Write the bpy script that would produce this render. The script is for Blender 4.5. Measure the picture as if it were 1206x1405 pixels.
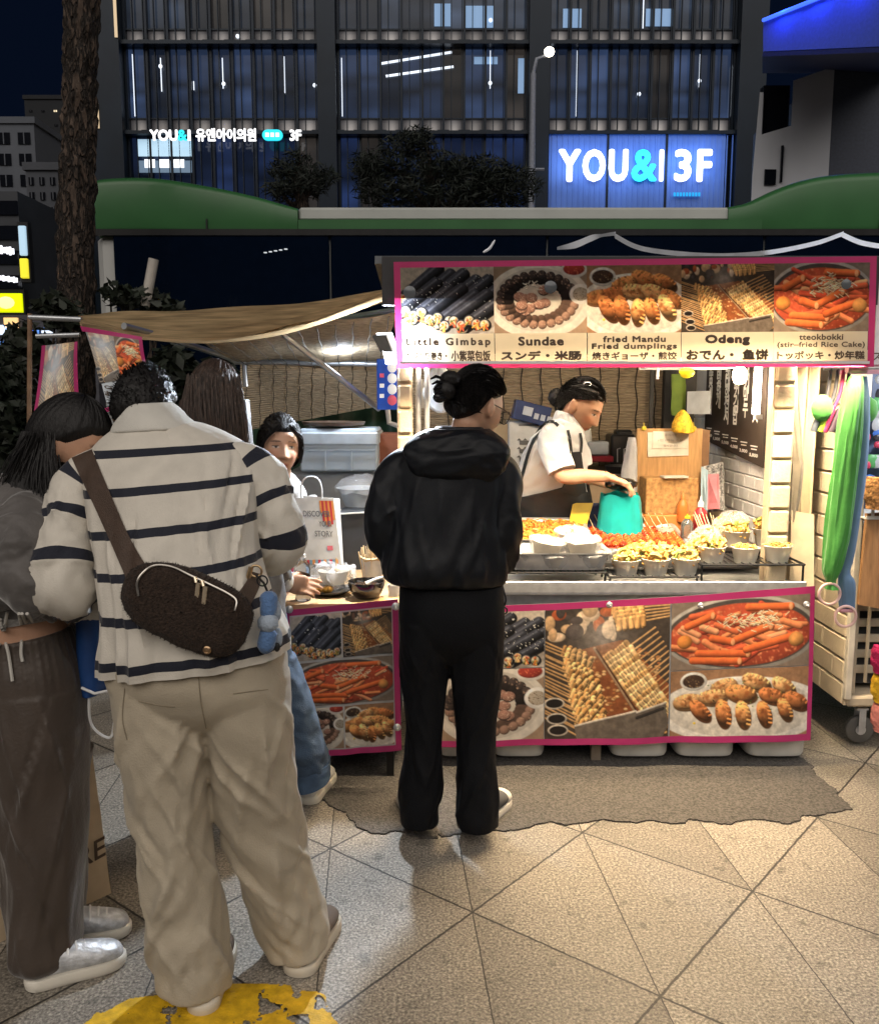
import bpy, bmesh, math, random
import numpy as np
from mathutils import Vector, Matrix

for o in list(bpy.data.objects):
    bpy.data.objects.remove(o)
SC = bpy.context.scene
COL = SC.collection
R = math.radians
PI = math.pi
rnd = random.Random(7)

# ------------------------------------------------------------------ camera
CAM_H, PITCH, FPX, PW, PH = 1.55, R(7.7), 1200.0, 1206.0, 1405.0
cd = bpy.data.cameras.new('camera')
cd.sensor_fit = 'HORIZONTAL'; cd.sensor_width = 36.0; cd.lens = 36.0 * FPX / PW
cd.clip_start = 0.05; cd.clip_end = 600
cam = bpy.data.objects.new('camera', cd); COL.objects.link(cam)
cam.location = (0, 0, CAM_H); cam.rotation_euler = (PI / 2 - PITCH, 0, 0)
SC.camera = cam

# ------------------------------------------------------------------ night sky: dark, with the glow of the street behind the viewer
w = bpy.data.worlds.new('World'); SC.world = w; w.use_nodes = True
nt = w.node_tree; nt.nodes.clear()
wo = nt.nodes.new('ShaderNodeOutputWorld'); bg = nt.nodes.new('ShaderNodeBackground')
tc = nt.nodes.new('ShaderNodeTexCoord'); sp = nt.nodes.new('ShaderNodeSeparateXYZ')
nt.links.new(tc.outputs['Generated'], sp.inputs[0])
def wramp(src, a_, b_):
    n = nt.nodes.new('ShaderNodeMapRange'); n.inputs[1].default_value = a_; n.inputs[2].default_value = b_
    n.interpolation_type = 'SMOOTHSTEP'; nt.links.new(sp.outputs[src], n.inputs[0]); return n.outputs[0]
def wmul(x, y):
    n = nt.nodes.new('ShaderNodeMath'); n.operation = 'MULTIPLY'; nt.links.new(x, n.inputs[0]); nt.links.new(y, n.inputs[1]); return n
mm = wmul(wmul(wramp('Y', -0.05, -0.6), wramp('Z', 0.24, 0.5)).outputs[0], wramp('Z', 1.0, 0.75))
mx = nt.nodes.new('ShaderNodeMix'); mx.data_type = 'RGBA'
mx.inputs[6].default_value = (0.0010, 0.0022, 0.0062, 1)      # night sky
mx.inputs[7].default_value = (1.22, 1.12, 1.02, 1)            # street lamps' glow high behind the viewer
nt.links.new(mm.outputs[0], mx.inputs[0]); nt.links.new(mx.outputs[2], bg.inputs[0])
bg.inputs[1].default_value = 1.5
nt.links.new(bg.outputs[0], wo.inputs[0])

sd = bpy.data.lights.new('sun', 'SUN'); sd.energy = 0.10; sd.angle = R(25); sd.color = (1.0, 0.9, 0.78)
sun = bpy.data.objects.new('sun', sd); COL.objects.link(sun)
sun.rotation_euler = (R(55), 0, R(-20))

SC.view_settings.view_transform = 'Standard'; SC.view_settings.look = 'None'
SC.view_settings.exposure = 0.22; SC.view_settings.gamma = 1.0
SC.render.engine = 'CYCLES'
try:
    SC.cycles.use_denoising = True
    SC.cycles.max_bounces = 7; SC.cycles.diffuse_bounces = 3; SC.cycles.glossy_bounces = 3
    SC.cycles.transmission_bounces = 5; SC.cycles.transparent_max_bounces = 10
    SC.cycles.sample_clamp_indirect = 4.0
    SC.cycles.caustics_reflective = False; SC.cycles.caustics_refractive = False
except Exception:
    pass

# ------------------------------------------------------------------ photograph coordinates to places
def ray(px, py):
    dx = (px - PW / 2) / FPX; dy = -(py - PH / 2) / FPX
    return np.array([dx, math.cos(PITCH) + dy * math.sin(PITCH), -math.sin(PITCH) + dy * math.cos(PITCH)])
def W(px, py, Y):
    v = ray(px, py); return np.array([0, 0, CAM_H]) + v * (Y / v[1])
def G(px, py, z=0.0):
    v = ray(px, py); return np.array([0, 0, CAM_H]) + v * ((z - CAM_H) / v[2])
def npv(*a): return np.array(a, float)
def unit(v):
    v = np.asarray(v, float); n = np.linalg.norm(v); return v / n if n > 1e-12 else v

# ------------------------------------------------------------------ noise
_P = np.random.RandomState(3).permutation(256); _P = np.concatenate([_P, _P, _P])
_GR = np.random.RandomState(5).normal(size=(256, 3)); _GR /= np.linalg.norm(_GR, axis=1)[:, None]
def perlin(p):
    p = np.asarray(p, float); i = np.floor(p).astype(int); f = p - i; i &= 255
    u = f * f * f * (f * (f * 6 - 15) + 10); out = np.zeros(len(p))
    for dx in (0, 1):
        for dy in (0, 1):
            for dz in (0, 1):
                h = _P[_P[_P[i[:, 0] + dx] + i[:, 1] + dy] + i[:, 2] + dz]
                g = _GR[h]; d = f - np.array([dx, dy, dz])
                ww = (u[:, 0] if dx else 1 - u[:, 0]) * (u[:, 1] if dy else 1 - u[:, 1]) * (u[:, 2] if dz else 1 - u[:, 2])
                out += ww * (g * d).sum(1)
    return out
def fbm(p, o=3):
    p = np.asarray(p, float); a = 1.0; r = np.zeros(len(p))
    for k in range(o):
        r += a * perlin(p); p = p * 2.03 + 7.1; a *= 0.5
    return r

# ------------------------------------------------------------------ mesh builder
class MB:
    def __init__(self): self.v = []; self.f = []; self.mi = []; self.sm = []; self.at = []; self.n = 0
    def add(self, v, f, mi=0, smooth=False, at=None):
        v = np.asarray(v, float).reshape(-1, 3)
        self.v.append(v); self.at.append(np.zeros(len(v)) if at is None else np.asarray(at, float))
        for q in f:
            self.f.append(tuple(int(k) + self.n for k in q)); self.mi.append(mi); self.sm.append(smooth)
        self.n += len(v); return self
    def box(self, c, s, rot=(0, 0, 0), bev=0.0, mi=0):
        hx, hy, hz = s[0] / 2, s[1] / 2, s[2] / 2
        M = np.array(Matrix.Rotation(rot[2], 3, 'Z') @ Matrix.Rotation(rot[1], 3, 'Y') @ Matrix.Rotation(rot[0], 3, 'X'))
        if bev <= 0:
            p = np.array([[x, y, z] for x in (-hx, hx) for y in (-hy, hy) for z in (-hz, hz)])
            f = [(0, 1, 3, 2), (4, 6, 7, 5), (0, 4, 5, 1), (2, 3, 7, 6), (0, 2, 6, 4), (1, 5, 7, 3)]
            return self.add(p @ M.T + np.asarray(c), f, mi)
        b = min(bev, hx * .95, hy * .95, hz * .95)
        pts = []
        for x in (-1, 1):
            for y in (-1, 1):
                for z in (-1, 1):
                    pts += [(x * hx, y * (hy - b), z * (hz - b)), (x * (hx - b), y * hy, z * (hz - b)), (x * (hx - b), y * (hy - b), z * hz)]
        bm = bmesh.new(); [bm.verts.new(q) for q in pts]
        bmesh.ops.convex_hull(bm, input=bm.verts[:])
        bmesh.ops.dissolve_limit(bm, angle_limit=0.01, verts=bm.verts[:], edges=bm.edges[:])
        bm.verts.index_update()
        p = np.array([q.co[:] for q in bm.verts]); f = [[q.index for q in ff.verts] for ff in bm.faces]; bm.free()
        return self.add(p @ M.T + np.asarray(c), f, mi)
    def quad(self, a, b, c, d, mi=0): return self.add([a, b, c, d], [(0, 1, 2, 3)], mi)
    def sheet(self, a, b, c, d, th, mi=0):
        """a thin slab on the rectangle a,b,c,d"""
        a, b, c, d = map(np.asarray, (a, b, c, d)); n = unit(np.cross(b - a, d - a)) * th
        v = [a, b, c, d, a - n, b - n, c - n, d - n]
        return self.add(v, [(0, 1, 2, 3), (7, 6, 5, 4), (0, 4, 5, 1), (1, 5, 6, 2), (2, 6, 7, 3), (3, 7, 4, 0)], mi)
    def grid(self, fn, nu, nv, mi=0, smooth=True, th=0.0):
        U, V = np.meshgrid(np.linspace(0, 1, nu + 1), np.linspace(0, 1, nv + 1))
        P = fn(U.ravel(), V.ravel()); i = np.arange((nu + 1) * (nv + 1)).reshape(nv + 1, nu + 1)
        q = np.stack([i[:-1, :-1], i[:-1, 1:], i[1:, 1:], i[1:, :-1]], -1).reshape(-1, 4)
        return self.add(P, q, mi, smooth)
    def tube(self, pts, r, seg=8, mi=0, smooth=True, caps=True, at=None):
        P = np.asarray(pts, float); n = len(P)
        rr = np.asarray(r, float) if np.ndim(r) else np.full(n, float(r))
        if rr.ndim == 1: rr = np.stack([rr, rr], 1)
        T = np.gradient(P, axis=0); T /= np.maximum(np.linalg.norm(T, axis=1), 1e-9)[:, None]
        u = np.cross(T[0], [0, 0, 1]);
        if np.linalg.norm(u) < 0.05: u = np.cross(T[0], [0, 1, 0])
        u = unit(u); V = []; th = np.linspace(0, 2 * PI, seg, endpoint=False)
        for k in range(n):
            u = unit(u - T[k] * np.dot(u, T[k])); vv = np.cross(T[k], u)
            V.append(P[k] + rr[k, 0] * np.cos(th)[:, None] * u + rr[k, 1] * np.sin(th)[:, None] * vv)
        V = np.concatenate(V); F = []
        for k in range(n - 1):
            for j in range(seg):
                j2 = (j + 1) % seg; F.append((k * seg + j, k * seg + j2, (k + 1) * seg + j2, (k + 1) * seg + j))
        if caps: F += [tuple(range(seg))[::-1], tuple(range((n - 1) * seg, n * seg))]
        return self.add(V, F, mi, smooth, None if at is None else np.repeat(at, seg))
    def lathe(self, prof, c=(0, 0, 0), seg=24, mi=0, smooth=True, jit=0.0):
        th = np.linspace(0, 2 * PI, seg, endpoint=False); V = []; F = []
        for r, z in prof: V.append(np.stack([r * np.cos(th), r * np.sin(th), np.full(seg, z)], 1))
        V = np.concatenate(V)
        for k in range(len(prof) - 1):
            for j in range(seg):
                j2 = (j + 1) % seg; F.append((k * seg + j, k * seg + j2, (k + 1) * seg + j2, (k + 1) * seg + j))
        if jit: V = V + np.stack([perlin(V * 25 + 3), perlin(V * 25 + 9), perlin(V * 25 + 20)], 1) * jit
        return self.add(V + np.asarray(c), F, mi, smooth)
    def ball(self, c, r, seg=16, rings=10, mi=0, rot=None, jit=0.0, js=8.0, ex=1.0):
        r = np.asarray(r, float) if np.ndim(r) else np.full(3, float(r)); V = [(0, 0, 1)]
        for i in range(1, rings):
            a = PI * i / rings
            V += [(math.sin(a) * math.cos(2 * PI * j / seg), math.sin(a) * math.sin(2 * PI * j / seg), math.cos(a)) for j in range(seg)]
        V.append((0, 0, -1)); V = np.array(V)
        if ex != 1: V = np.sign(V) * np.abs(V) ** ex
        if jit: V = V * (1 + jit * perlin(V * js * .3 + np.asarray(c) * 31)[:, None])
        V = V * r; F = []
        for j in range(seg): F.append((0, 1 + j, 1 + (j + 1) % seg))
        for i in range(rings - 2):
            for j in range(seg):
                a = 1 + i * seg; F.append((a + j, a + seg + j, a + seg + (j + 1) % seg, a + (j + 1) % seg))
        a = 1 + (rings - 2) * seg; e = len(V) - 1
        for j in range(seg): F.append((a + j, e, a + (j + 1) % seg))
        if rot is not None: V = V @ np.asarray(rot).T
        return self.add(V + np.asarray(c), F, mi, True)
    def prism(self, poly, y0, y1, mi=0):
        """polygon of (x, z) run from depth y0 to y1"""
        n = len(poly); V = [(x, y0, z) for x, z in poly] + [(x, y1, z) for x, z in poly]
        F = [tuple(range(n)), tuple(range(n, 2 * n))[::-1]] + [(i, i + n, (i + 1) % n + n, (i + 1) % n) for i in range(n)]
        return self.add(V, F, mi)
    def arrays(self): return np.concatenate(self.v), self.f

def tag(o, label=None, cat=None, group=None, kind=None):
    for k, v in (('label', label), ('category', cat), ('group', group), ('kind', kind)):
        if v: o[k] = v
    return o
def wloc(o):
    p = npv(0, 0, 0)
    while o is not None: p = p + npv(*o.location); o = o.parent
    return p
def ob(name, mb, mats, parent=None, org=None, colors=None, attr=None, label=None):
    V = np.concatenate(mb.v) if isinstance(mb, MB) else mb[0]
    F = mb.f if isinstance(mb, MB) else mb[1]
    if org is None: org = npv(0, 0, 0) if parent is None else wloc(parent)
    org = np.asarray(org, float)
    me = bpy.data.meshes.new(name); me.from_pydata((V - org).tolist(), [], F)
    mats = mats if isinstance(mats, (list, tuple)) else [mats]
    for m in mats: me.materials.append(m)
    if isinstance(mb, MB):
        me.polygons.foreach_set('material_index', mb.mi); me.polygons.foreach_set('use_smooth', mb.sm)
    else: me.polygons.foreach_set('use_smooth', [True] * len(me.polygons))
    if colors is not None:
        ca = me.color_attributes.new('col', 'FLOAT_COLOR', 'POINT')
        ca.data.foreach_set('color', np.concatenate([colors, np.ones((len(colors), 1))], 1).astype(np.float32).ravel())
    if attr is True: attr = np.concatenate(mb.at)
    if attr is not None:
        a = me.attributes.new('sv', 'FLOAT', 'POINT'); a.data.foreach_set('value', np.asarray(attr, np.float32))
    me.update()
    if isinstance(mb, MB) and any(mb.sm) and len(me.polygons) < 90000:
        me.set_sharp_from_angle(angle=R(48)); me.polygons.foreach_set('use_smooth', mb.sm); me.update()
    o = bpy.data.objects.new(name, me); COL.objects.link(o)
    if parent is not None: o.parent = parent; o.location = org - wloc(parent)
    else: o.location = org
    if label: o['label'] = label
    return o
def thing(name, label, cat, loc=(0, 0, 0), group=None):
    o = bpy.data.objects.new(name, None); COL.objects.link(o); o.location = loc; o.empty_display_size = 0.1
    return tag(o, label, cat, group)
def dup(root, loc, label=None, rz=0.0):
    r = root.copy(); COL.objects.link(r); r.location = loc; r.rotation_euler = (0, 0, rz)
    if label: r['label'] = label
    for ch in list(root.children):
        c = ch.copy(); COL.objects.link(c); c.parent = r
        for g in ch.children:
            d = g.copy(); COL.objects.link(d); d.parent = c
    return r

# ------------------------------------------------------------------ materials
def srgb(*c):
    c = np.asarray(c, float)
    if c.max() > 1.0001: c = c / 255.0
    return np.where(c <= .04045, c / 12.92, ((c + .055) / 1.055) ** 2.4)
def mat(name, col, rough=0.5, metal=0.0, spec=0.5, var=0.15, vs=14.0, bump=0.0, bs=60.0, emit=0.0, ecol=None, stretch=(1, 1, 1), transl=0.0, alpha=1.0, trans=0.0, ior=1.45, coat=0.0, attr=False, rvar=0.0, sheen=0.0):
    m = bpy.data.materials.new(name); m.use_nodes = True; N = m.node_tree.nodes; L = m.node_tree.links
    b = N['Principled BSDF']; out = N['Material Output']
    b.inputs['Roughness'].default_value = rough; b.inputs['Metallic'].default_value = metal
    b.inputs['Specular IOR Level'].default_value = spec; b.inputs['IOR'].default_value = ior
    b.inputs['Transmission Weight'].default_value = trans; b.inputs['Coat Weight'].default_value = coat
    b.inputs['Alpha'].default_value = alpha
    if sheen: b.inputs['Sheen Weight'].default_value = sheen; b.inputs['Sheen Roughness'].default_value = .4
    tc = N.new('ShaderNodeTexCoord'); mp = N.new('ShaderNodeMapping'); mp.inputs['Scale'].default_value = stretch
    L.new(tc.outputs['Object'], mp.inputs[0])
    nz = N.new('ShaderNodeTexNoise'); nz.inputs['Scale'].default_value = vs; nz.inputs['Detail'].default_value = 5
    L.new(mp.outputs[0], nz.inputs[0])
    if attr:
        ca = N.new('ShaderNodeVertexColor'); ca.layer_name = 'col'; src = ca.outputs[0]
    else:
        rg = N.new('ShaderNodeRGB'); rg.outputs[0].default_value = (*col, 1); src = rg.outputs[0]
    mrr = N.new('ShaderNodeMapRange'); mrr.inputs[3].default_value = 1 - var * 1.6; mrr.inputs[4].default_value = 1 + var * 1.6
    mrr.inputs[1].default_value = .2; mrr.inputs[2].default_value = .8
    L.new(nz.outputs[0], mrr.inputs[0])
    vm = N.new('ShaderNodeVectorMath'); vm.operation = 'SCALE'; L.new(src, vm.inputs[0]); L.new(mrr.outputs[0], vm.inputs['Scale'])
    L.new(vm.outputs[0], b.inputs['Base Color'])
    if rvar:
        r2 = N.new('ShaderNodeMapRange'); r2.inputs[3].default_value = max(0, rough - rvar); r2.inputs[4].default_value = min(1, rough + rvar)
        L.new(nz.outputs[0], r2.inputs[0]); L.new(r2.outputs[0], b.inputs['Roughness'])
    if bump:
        n2 = N.new('ShaderNodeTexNoise'); n2.inputs['Scale'].default_value = bs; n2.inputs['Detail'].default_value = 4
        L.new(mp.outputs[0], n2.inputs[0])
        bp = N.new('ShaderNodeBump'); bp.inputs['Strength'].default_value = bump; bp.inputs['Distance'].default_value = 0.01
        L.new(n2.outputs[0], bp.inputs['Height']); L.new(bp.outputs[0], b.inputs['Normal'])
    if emit:
        b.inputs['Emission Strength'].default_value = emit
        if attr: L.new(src, b.inputs['Emission Color'])
        else: b.inputs['Emission Color'].default_value = (*(ecol if ecol is not None else col), 1)
    if transl:
        tr = N.new('ShaderNodeBsdfTranslucent'); L.new(vm.outputs[0], tr.inputs[0])
        ms = N.new('ShaderNodeMixShader'); ms.inputs[0].default_value = transl
        L.new(b.outputs[0], ms.inputs[1]); L.new(tr.outputs[0], ms.inputs[2]); L.new(ms.outputs[0], out.inputs[0])
    m['_c'] = 1
    return m
def emis(name, col, s):
    return mat(name, col, rough=.4, var=0.0, emit=s, ecol=col)
_ = None
M_INK = mat('dark print', srgb(86, 70, 58), .6, var=.05)
M_BLK = mat('black plastic', (.012, .012, .013), .35, var=.2)
M_STEEL = mat('brushed steel', (.62, .62, .63), .38, metal=.75, var=.12, vs=30, rvar=.12)
M_DSTEEL = mat('black wire steel', (.02, .02, .021), .45, metal=.6)
M_WHITE = mat('white plastic', (.72, .72, .72), .4, var=.06)
M_CREAM = mat('cream foam', (.62, .52, .38), .6, var=.08, bump=.15, bs=120)
M_WOOD = mat('pale wood', (.42, .27, .13), .55, var=.25, vs=9, stretch=(1, 8, 8))
M_CARD = mat('cardboard', (.42, .28, .15), .8, var=.12, bump=.1)
M_FILM = mat('clear plastic film', (.9, .92, .95), .12, trans=.9, var=.02, bump=.5, bs=45, ior=1.12)
M_BAG = mat('crinkled thin plastic', (.85, .88, .92), .25, var=.05, bump=.8, bs=55, transl=.35, alpha=.75)

# ------------------------------------------------------------------ lettering
_tc = {}
def glyphs(s, sp=1.0):
    k = (s, sp)
    if k in _tc: return _tc[k]
    c = bpy.data.curves.new('lettering', 'FONT'); c.body = s; c.size = 1; c.resolution_u = 3; c.space_character = sp
    o = bpy.data.objects.new('lettering', c); COL.objects.link(o)
    dg = bpy.context.evaluated_depsgraph_get(); me = bpy.data.meshes.new_from_object(o.evaluated_get(dg))
    V = np.zeros(len(me.vertices) * 3); me.vertices.foreach_get('co', V); V = V.reshape(-1, 3)
    F = [tuple(p.vertices) for p in me.polygons]
    bpy.data.objects.remove(o); bpy.data.curves.remove(c); bpy.data.meshes.remove(me)
    _tc[k] = (V, F); return V, F
def text(mb, s, c, w=None, h=None, right=(1, 0, 0), up=(0, 0, 1), bold=0.0, mi=0, sp=1.0, lift=0.002):
    """lay the string s centred on c, fitted to width w and height h; bold is the stroke growth in metres"""
    V, F = glyphs(s, sp)
    if len(V) == 0: return
    V = V - (V.min(0) + V.max(0)) / 2; ex = np.maximum(V.max(0) - V.min(0), 1e-6)
    sx = w / ex[0] if w else h / ex[1]; sy = h / ex[1] if h else sx
    right = unit(right); up = unit(up); nn = np.cross(right, up)
    offs = [(0, 0)] if not bold else [(0, 0), (bold, 0), (-bold, 0), (0, bold), (0, -bold), (.7 * bold, .7 * bold), (-.7 * bold, .7 * bold), (.7 * bold, -.7 * bold), (-.7 * bold, -.7 * bold)]
    for k, (ox, oy) in enumerate(offs):
        mb.add(np.asarray(c) + np.outer(V[:, 0] * sx + ox, right) + np.outer(V[:, 1] * sy + oy, up) + nn * (lift + .0001 * k), F, mi)

# ------------------------------------------------------------------ curves
def crom(A, n):
    """Catmull-Rom through the rows of A at n even parameters"""
    A = np.asarray(A, float)
    if A.ndim == 1: A = A[:, None]
    m = len(A); t = np.linspace(0, m - 1, n); i = np.minimum(t.astype(int), m - 2); f = (t - i)[:, None]
    E = np.concatenate([[2 * A[0] - A[1]], A, [2 * A[-1] - A[-2]]])
    p0, p1, p2, p3 = E[i], E[i + 1], E[i + 2], E[i + 3]
    return .5 * (2 * p1 + (p2 - p0) * f + (2 * p0 - 5 * p1 + 4 * p2 - p3) * f ** 2 + (3 * p1 - p0 - 3 * p2 + p3) * f ** 3)
# ------------------------------------------------------------------ printed food pictures (printed colours laid on a fine mesh)
class Pic:
    def __init__(s, w, h, col):
        s.w, s.h = w, h; s.a = np.ones((h, w, 3)) * np.asarray(col) / 255.0
        s.Y, s.X = np.mgrid[0:h, 0:w].astype(float) + .5
        s.k = h
    def blend(s, m, c):
        m = np.clip(m, 0, 1)[..., None]; s.a = s.a * (1 - m) + m * c
    def _c(s, col, sh):
        c = np.ones((s.h, s.w, 3)) * np.asarray(col, float) / 255.0
        return c * sh[..., None] if sh is not None else c
    def ell(s, x, y, rx, ry, col, ang=0, shade=.35, soft=1.0, spk=None):
        k = s.k; x, y, rx, ry = x * k, y * k, rx * k, ry * k
        dx, dy = s.X - x, s.Y - y; ca, sa = math.cos(ang), math.sin(ang)
        u = (dx * ca + dy * sa) / rx; v = (-dx * sa + dy * ca) / ry; r = np.sqrt(u * u + v * v)
        sh = 1 + shade * (-.5 * dx / max(rx, 1) - dy / max(ry, 1)) * .6 - shade * .5 * np.clip(r, 0, 1) ** 3
        c = s._c(col, np.clip(sh, .3, 1.8))
        if spk is not None:
            n = perlin(np.stack([s.X.ravel() * spk[1], s.Y.ravel() * spk[1], np.full(s.X.size, x)], 1)).reshape(s.h, s.w)
            c = c + np.clip(n - .1, 0, 1)[..., None] * (np.asarray(spk[0]) / 255.0 - c) * 2.5
        s.blend((1 - r) * min(rx, ry) / soft + .5, c)
    def cap(s, x0, y0, x1, y1, r, col, r2=None, shade=.5, soft=1.0, spk=None):
        k = s.k; x0, y0, x1, y1, r = x0 * k, y0 * k, x1 * k, y1 * k, max(r * k, .35)
        r2 = r if r2 is None else max(r2 * k, .35)
        dx, dy = x1 - x0, y1 - y0; L2 = dx * dx + dy * dy + 1e-9
        t = np.clip(((s.X - x0) * dx + (s.Y - y0) * dy) / L2, 0, 1); rr = r + (r2 - r) * t
        qx, qy = s.X - x0 - t * dx, s.Y - y0 - t * dy; d = np.hypot(qx, qy)
        sh = 1 - shade * (qy + .4 * qx) / np.maximum(rr, .5) * .7 - shade * .3 * (d / np.maximum(rr, .5)) ** 2
        c = s._c(col, np.clip(sh, .25, 1.9))
        if spk is not None:
            n = perlin(np.stack([s.X.ravel() * spk[1], s.Y.ravel() * spk[1], np.full(s.X.size, x0)], 1)).reshape(s.h, s.w)
            c = np.where((n > spk[2])[..., None], np.asarray(spk[0]) / 255.0, c)
        s.blend((rr - d) / soft + .5, c)
    def poly(s, pts, col):
        P = np.asarray(pts) * s.k; ins = np.zeros((s.h, s.w), bool); n = len(P)
        for i in range(n):
            (xa, ya), (xb, yb) = P[i], P[(i + 1) % n]
            if ya == yb: continue
            ins ^= ((ya > s.Y) != (yb > s.Y)) & (s.X < (xb - xa) * (s.Y - ya) / (yb - ya) + xa)
        s.blend(ins.astype(float), s._c(col, None))
    def noise(s, amt, sc, seed=0, y0=0., y1=1.):
        n = fbm(np.stack([s.X.ravel() * sc, s.Y.ravel() * sc, np.full(s.X.size, seed + .37)], 1), 3).reshape(s.h, s.w)
        s.a = np.clip(s.a * (1 + amt * n)[..., None], 0, 1)
    def steam(s, x, y, rx, ry, amt):
        k = s.k; r = ((s.X - x * k) / (rx * k)) ** 2 + ((s.Y - y * k) / (ry * k)) ** 2
        s.blend(amt * np.exp(-r * 1.5), np.ones((s.h, s.w, 3)) * npv(.85, .8, .74))

def p_gimbap(w, h, seed=1):
    q = random.Random(seed); p = Pic(w, h, (186, 170, 150)); A = w / h
    p.ell(.5 * A, .66, .66 * A, .46, (206, 194, 178), shade=.12); p.ell(.5 * A, .66, .60 * A, .40, (160, 146, 130), shade=.05)
    fill = [(226, 104, 44), (238, 168, 60), (214, 78, 44), (240, 200, 130), (122, 128, 60), (232, 138, 60)]
    rolls = [(.02 + .135 * i, .46 + .035 * i + .06 * (i % 2), .40 + .135 * i, .02 + .045 * i + .05 * (i % 2)) for i in range(6)]
    for (x0, y0, x1, y1) in rolls + [(x0 - .03, y0 + .20, x1 - .02, y1 + .22) for x0, y0, x1, y1 in rolls]:
        x0, x1 = x0 * A, x1 * A
        p.cap(x0 + .012, y0 + .02, x1 + .012, y1 + .02, .098, (24, 20, 20), shade=.1)
        p.cap(x0, y0, x1, y1, .092, (46, 47, 54), shade=1.1, spk=((214, 210, 198), .5, .40)); p.cap(x0 + .0, y0 - .045, x1, y1 - .045, .012, (104, 106, 116), shade=.2, soft=3)
        p.ell(x0 - .01, y0 + .01, .088, .096, (40, 40, 46), ang=-.5, shade=.3); p.ell(x0 - .014, y0 + .014, .074, .082, (206, 190, 160), ang=-.5, shade=.3)
        for j in range(16):
            a = q.uniform(0, 6.3); r = .058 * math.sqrt(q.random()); p.ell(x0 - .016 + r * math.cos(a), y0 + .016 + r * math.sin(a), q.uniform(.012, .024), q.uniform(.010, .02), q.choice(fill), ang=q.uniform(0, 3), shade=.5)
        for j in range(7):
            a = q.uniform(1.2, 3.2); p.cap(x0 - .03, y0 + .02, x0 - .03 + .075 * math.cos(a), y0 + .02 + .075 * math.sin(a), .011, q.choice(fill), shade=.6)
    for i in range(11):
        x = (.05 + .085 * i) * A + q.uniform(-.02, .02); y = .60 + .030 * i + q.uniform(-.05, .05) + (.10 if i % 2 else 0)
        if y > .88: y = .88 - q.uniform(0, .05)
        p.ell(x + .012, y + .02, .092, .088, (24, 20, 20), shade=.1); p.ell(x, y, .086, .082, (48, 48, 52), ang=-.5, shade=.4); p.ell(x - .004, y + .006, .070, .066, (204, 188, 160), ang=-.5, shade=.3)
        for j in range(15):
            a = q.uniform(0, 6.3); r = .05 * math.sqrt(q.random()); p.ell(x + r * math.cos(a), y + .01 + r * math.sin(a), q.uniform(.011, .022), q.uniform(.010, .018), q.choice(fill), ang=q.uniform(0, 3), shade=.5)
        for j in range(5):
            a = q.uniform(.9, 2.6); p.cap(x, y + .02, x + .075 * math.cos(a), y + .02 + .075 * math.sin(a), .011, q.choice(fill), shade=.6)
    p.noise(.22, .16, seed); return p.a
def p_sundae(w, h, seed=2):
    q = random.Random(seed); p = Pic(w, h, (150, 122, 96)); A = w / h
    p.ell(.48 * A, .52, .56 * A, .56, (222, 210, 192), shade=.1); p.ell(.48 * A, .5, .48 * A, .47, (198, 186, 168), shade=.05)
    for i in range(26):
        a = 2 * PI * i / 26; x = .47 * A + .40 * A * math.cos(a); y = .5 + .37 * math.sin(a)
        d = (66, 54, 50) if math.sin(a) < .2 else (150, 112, 92)
        p.cap(x, y, x - .10 * A * math.cos(a), y - .08 * math.sin(a), .068, tuple(int(c * .55) for c in d), shade=.5)
        p.ell(x, y, .062, .07, d, ang=a, shade=.5, spk=((190, 150, 120), .35))
    for i in range(12):
        x = (.47 + q.uniform(-.2, .2)) * A; y = .50 + q.uniform(-.2, .2)
        p.ell(x, y + .012, .088, .07, (70, 50, 44), shade=.3); p.ell(x, y, .085, .066, (160, 112, 92), shade=.25, spk=((220, 186, 160), .5))
    for i in range(14):
        x = (.42 + q.uniform(-.07, .1)) * A; y = .28 + q.uniform(-.06, .08); p.cap(x, y, x + q.uniform(-.1, .1), y + q.uniform(-.06, .06), .008, (226, 214, 190))
    p.ell(.93 * A, .42, .17, .15, (228, 220, 208), shade=.15); p.ell(.93 * A, .42, .12, .10, (176, 160, 138), shade=.1, spk=((90, 70, 50), .5))
    p.ell(.86 * A, .06, .2, .12, (222, 210, 196), shade=.1); p.ell(.86 * A, .05, .16, .09, (170, 52, 40), shade=.3, spk=((220, 110, 70), .4))
    p.noise(.12, .1, seed); return p.a
def dumpling(p, x, y, L, ang, col, q):
    ca, sa = math.cos(ang), math.sin(ang)
    p.ell(x + .015, y + .03, L * 1.03, L * .56, tuple(int(c * .5) for c in col), ang, .2)
    p.ell(x, y, L, L * .52, col, ang, .75, spk=((110, 58, 24), .22))
    for j in range(6):
        t = -0.75 + 1.5 * j / 5; px = x + ca * L * t - sa * (-L * .30) * math.sqrt(max(0, 1 - t * t)); py = y + sa * L * t + ca * (-L * .30) * math.sqrt(max(0, 1 - t * t))
        p.cap(px, py, px + sa * L * .22, py - ca * L * .22 + .02, L * .07, tuple(min(255, int(c * 1.25)) for c in col), shade=.4)
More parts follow.
